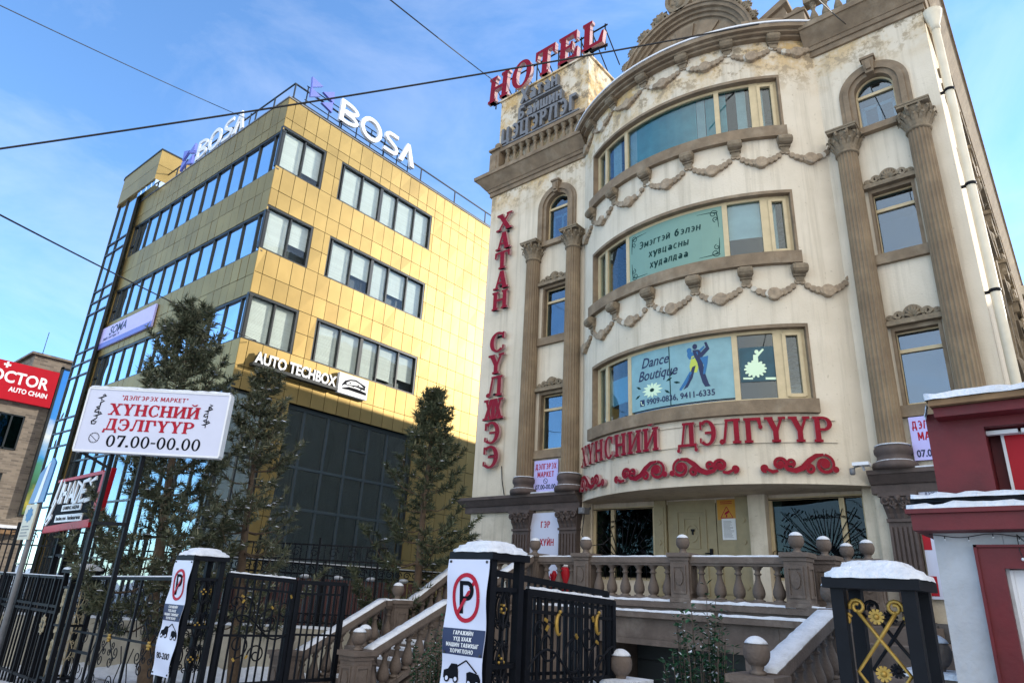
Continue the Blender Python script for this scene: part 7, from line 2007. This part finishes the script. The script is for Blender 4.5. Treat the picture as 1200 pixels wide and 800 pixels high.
m_.add(vs, [(5 * k + j, 5 * k + j + 5, 5 * k + j + 6, 5 * k + j + 1) for k in range(nx2) for j in range(4)] + [(0, 1, 2, 3, 4)], 0, True)
snow_ridge(m_, [(-.83 - .008 * k, 5.95 + .02 * k, 1.51 - .014 * k) for k in range(6)], .03, .03, .04, 5)
m_.build('snow', 'snow', rf_)
m_ = MB(); m_.box(-.53, -.30, 6.2, 6.25, 1.315, 1.345); m_.box(-.28, -.05, 6.18, 6.26, 1.31, 1.34); m_.build('tube_lamp', 'white', kk)
m_ = MB()   # door frame
m_.box(-.68, -.54, 6.02, 6.2, -1.7, .47); m_.box(.62, .76, 6.02, 6.2, -1.7, .47); m_.box(-.54, .62, 6.02, 6.2, .33, .47); m_.box(-.70, -.68, 6.0, 6.07, -1.7, .49); m_.box(-.70, .78, 6.0, 6.06, .472, .49)
df = m_.build('door_frame', 'kioskred', kk)
m_ = MB(); 
for q in ((-.535, -.40, -1.65, .325), (.48, .615, -1.65, .325), (-.40, .48, .24, .325), (-.40, .48, -1.65, -1.0)): m_.box(q[0], q[1], 6.12, 6.17, q[2], q[3])
m_.box(-.535, -.50, 6.09, 6.119, -1.65, .32)
d_ = m_.build('door', 'white', kk)
m_ = MB(); m_.box(-.40, .48, 6.14, 6.15, -1.0, .24); m_.build('pane', 'glass_dark', d_)
m_ = MB(); m_.box(-.5, .6, 6.9, 7.0, -1.7, .5); m_.build('lining', 'roomwall', d_)
m_ = MB(); m_.box(-.36, -.05, 6.136, 6.139, -.30, .1); m_.build('poster', 'mint', d_)
sgn = thing('kiosk_sign', (0, 6.35, .8), 'bright red sign panel with a pale letter in a white frame on the kiosk', 'sign')
FK = frY(-.40, 6.34, .80)
m_ = MB(); m_.prism(rect(0, 2.2, 0, .52), FK, 0, .04); m_.build('panel', 'signred', sgn)
m_ = MB()
for q in (rect(-.02, 0, -.02, .54), rect(0, 2.2, -.02, 0), rect(0, 2.2, .52, .54), rect(2.2, 2.22, -.02, .54)): m_.prism(q, FK, 0, .055)
m_.build('frame', 'white', sgn)
m_ = MB(); text(m_, 'МАРКЕТ', FK, .34, width=1.9, bold=.06, base=.04, depth=.012, u0=.13, v0=.09); m_.build('lettering', 'greyletter' if False else 'greywhite', sgn)
sl_ = thing('string_lights', (-.2, 5.95, .4), 'sagging string of small unlit bulbs under the red kiosk fascia', 'string lights')
m_ = MB(); b_ = MB(); pts = [(-.97 + k * .05, 6.03, .555 + .012 * cos(k * .8)) for k in range(44)]; m_.tube(pts, .004, 4)
for k in range(2, 44, 3): m_.tube([pts[k], (pts[k][0], 6.03, pts[k][2] - .02)], .004, 4); b_.ball((pts[k][0], 6.03, pts[k][2] - .026), .007, 6)
for x in (-.42, -.34): m_.tube([(-.43, 6.03, .56), (x - .01, 6.0, .45), (x, 5.99, .40)], .004, 4); b_.ball((x, 5.99, .39), .011, 6)
m_.build('wire', 'cable', sl_); b_.build('bulb', 'lamp' if False else 'white', sl_)

# ------------------------------------------------------------------ overhead cables
def cable(P, Q, sag, r, label, n=26):
    P, Q = Vector(P), Vector(Q); P = P + (P - Q) * .7; sag *= 1.9; m_ = MB()
    m_.tube([P.lerp(Q, k / n) + Vector((0, 0, -sag * 4 * (k / n) * (1 - k / n))) for k in range(n + 1)], r, 5)
    o = m_.build('overhead_cable', 'cable'); tag(o, label, 'cable', 'overhead cables'); return o
cable((-15.0, .35, 6.95), (-3.80, 12.72, 12.92), .22, .020, 'thickest overhead cable, running across the picture in front of both roofs')
cable((-11.82, .87, 5.36), (-21.5, 10.9, 7.95), .12, .016, 'overhead cable descending to the gold block behind the bushy pine')
cable((-7.9, 4.2, 9.95), (-13.55, 14.1, 17.35), .05, .016, 'overhead cable running up to the left end of the HOTEL letters')
cable((-17.6, -.2, 12.6), (-24.6, 10.2, 18.6), .1, .014, 'faint overhead cable ending at the letters on the shaded roof edge of the gold block')
cable((-1.75, 7.6, 8.4), (-2.15, 13.6, 12.6), .05, .012, 'short thin cable at the roof balustrade right of the attic ornament')
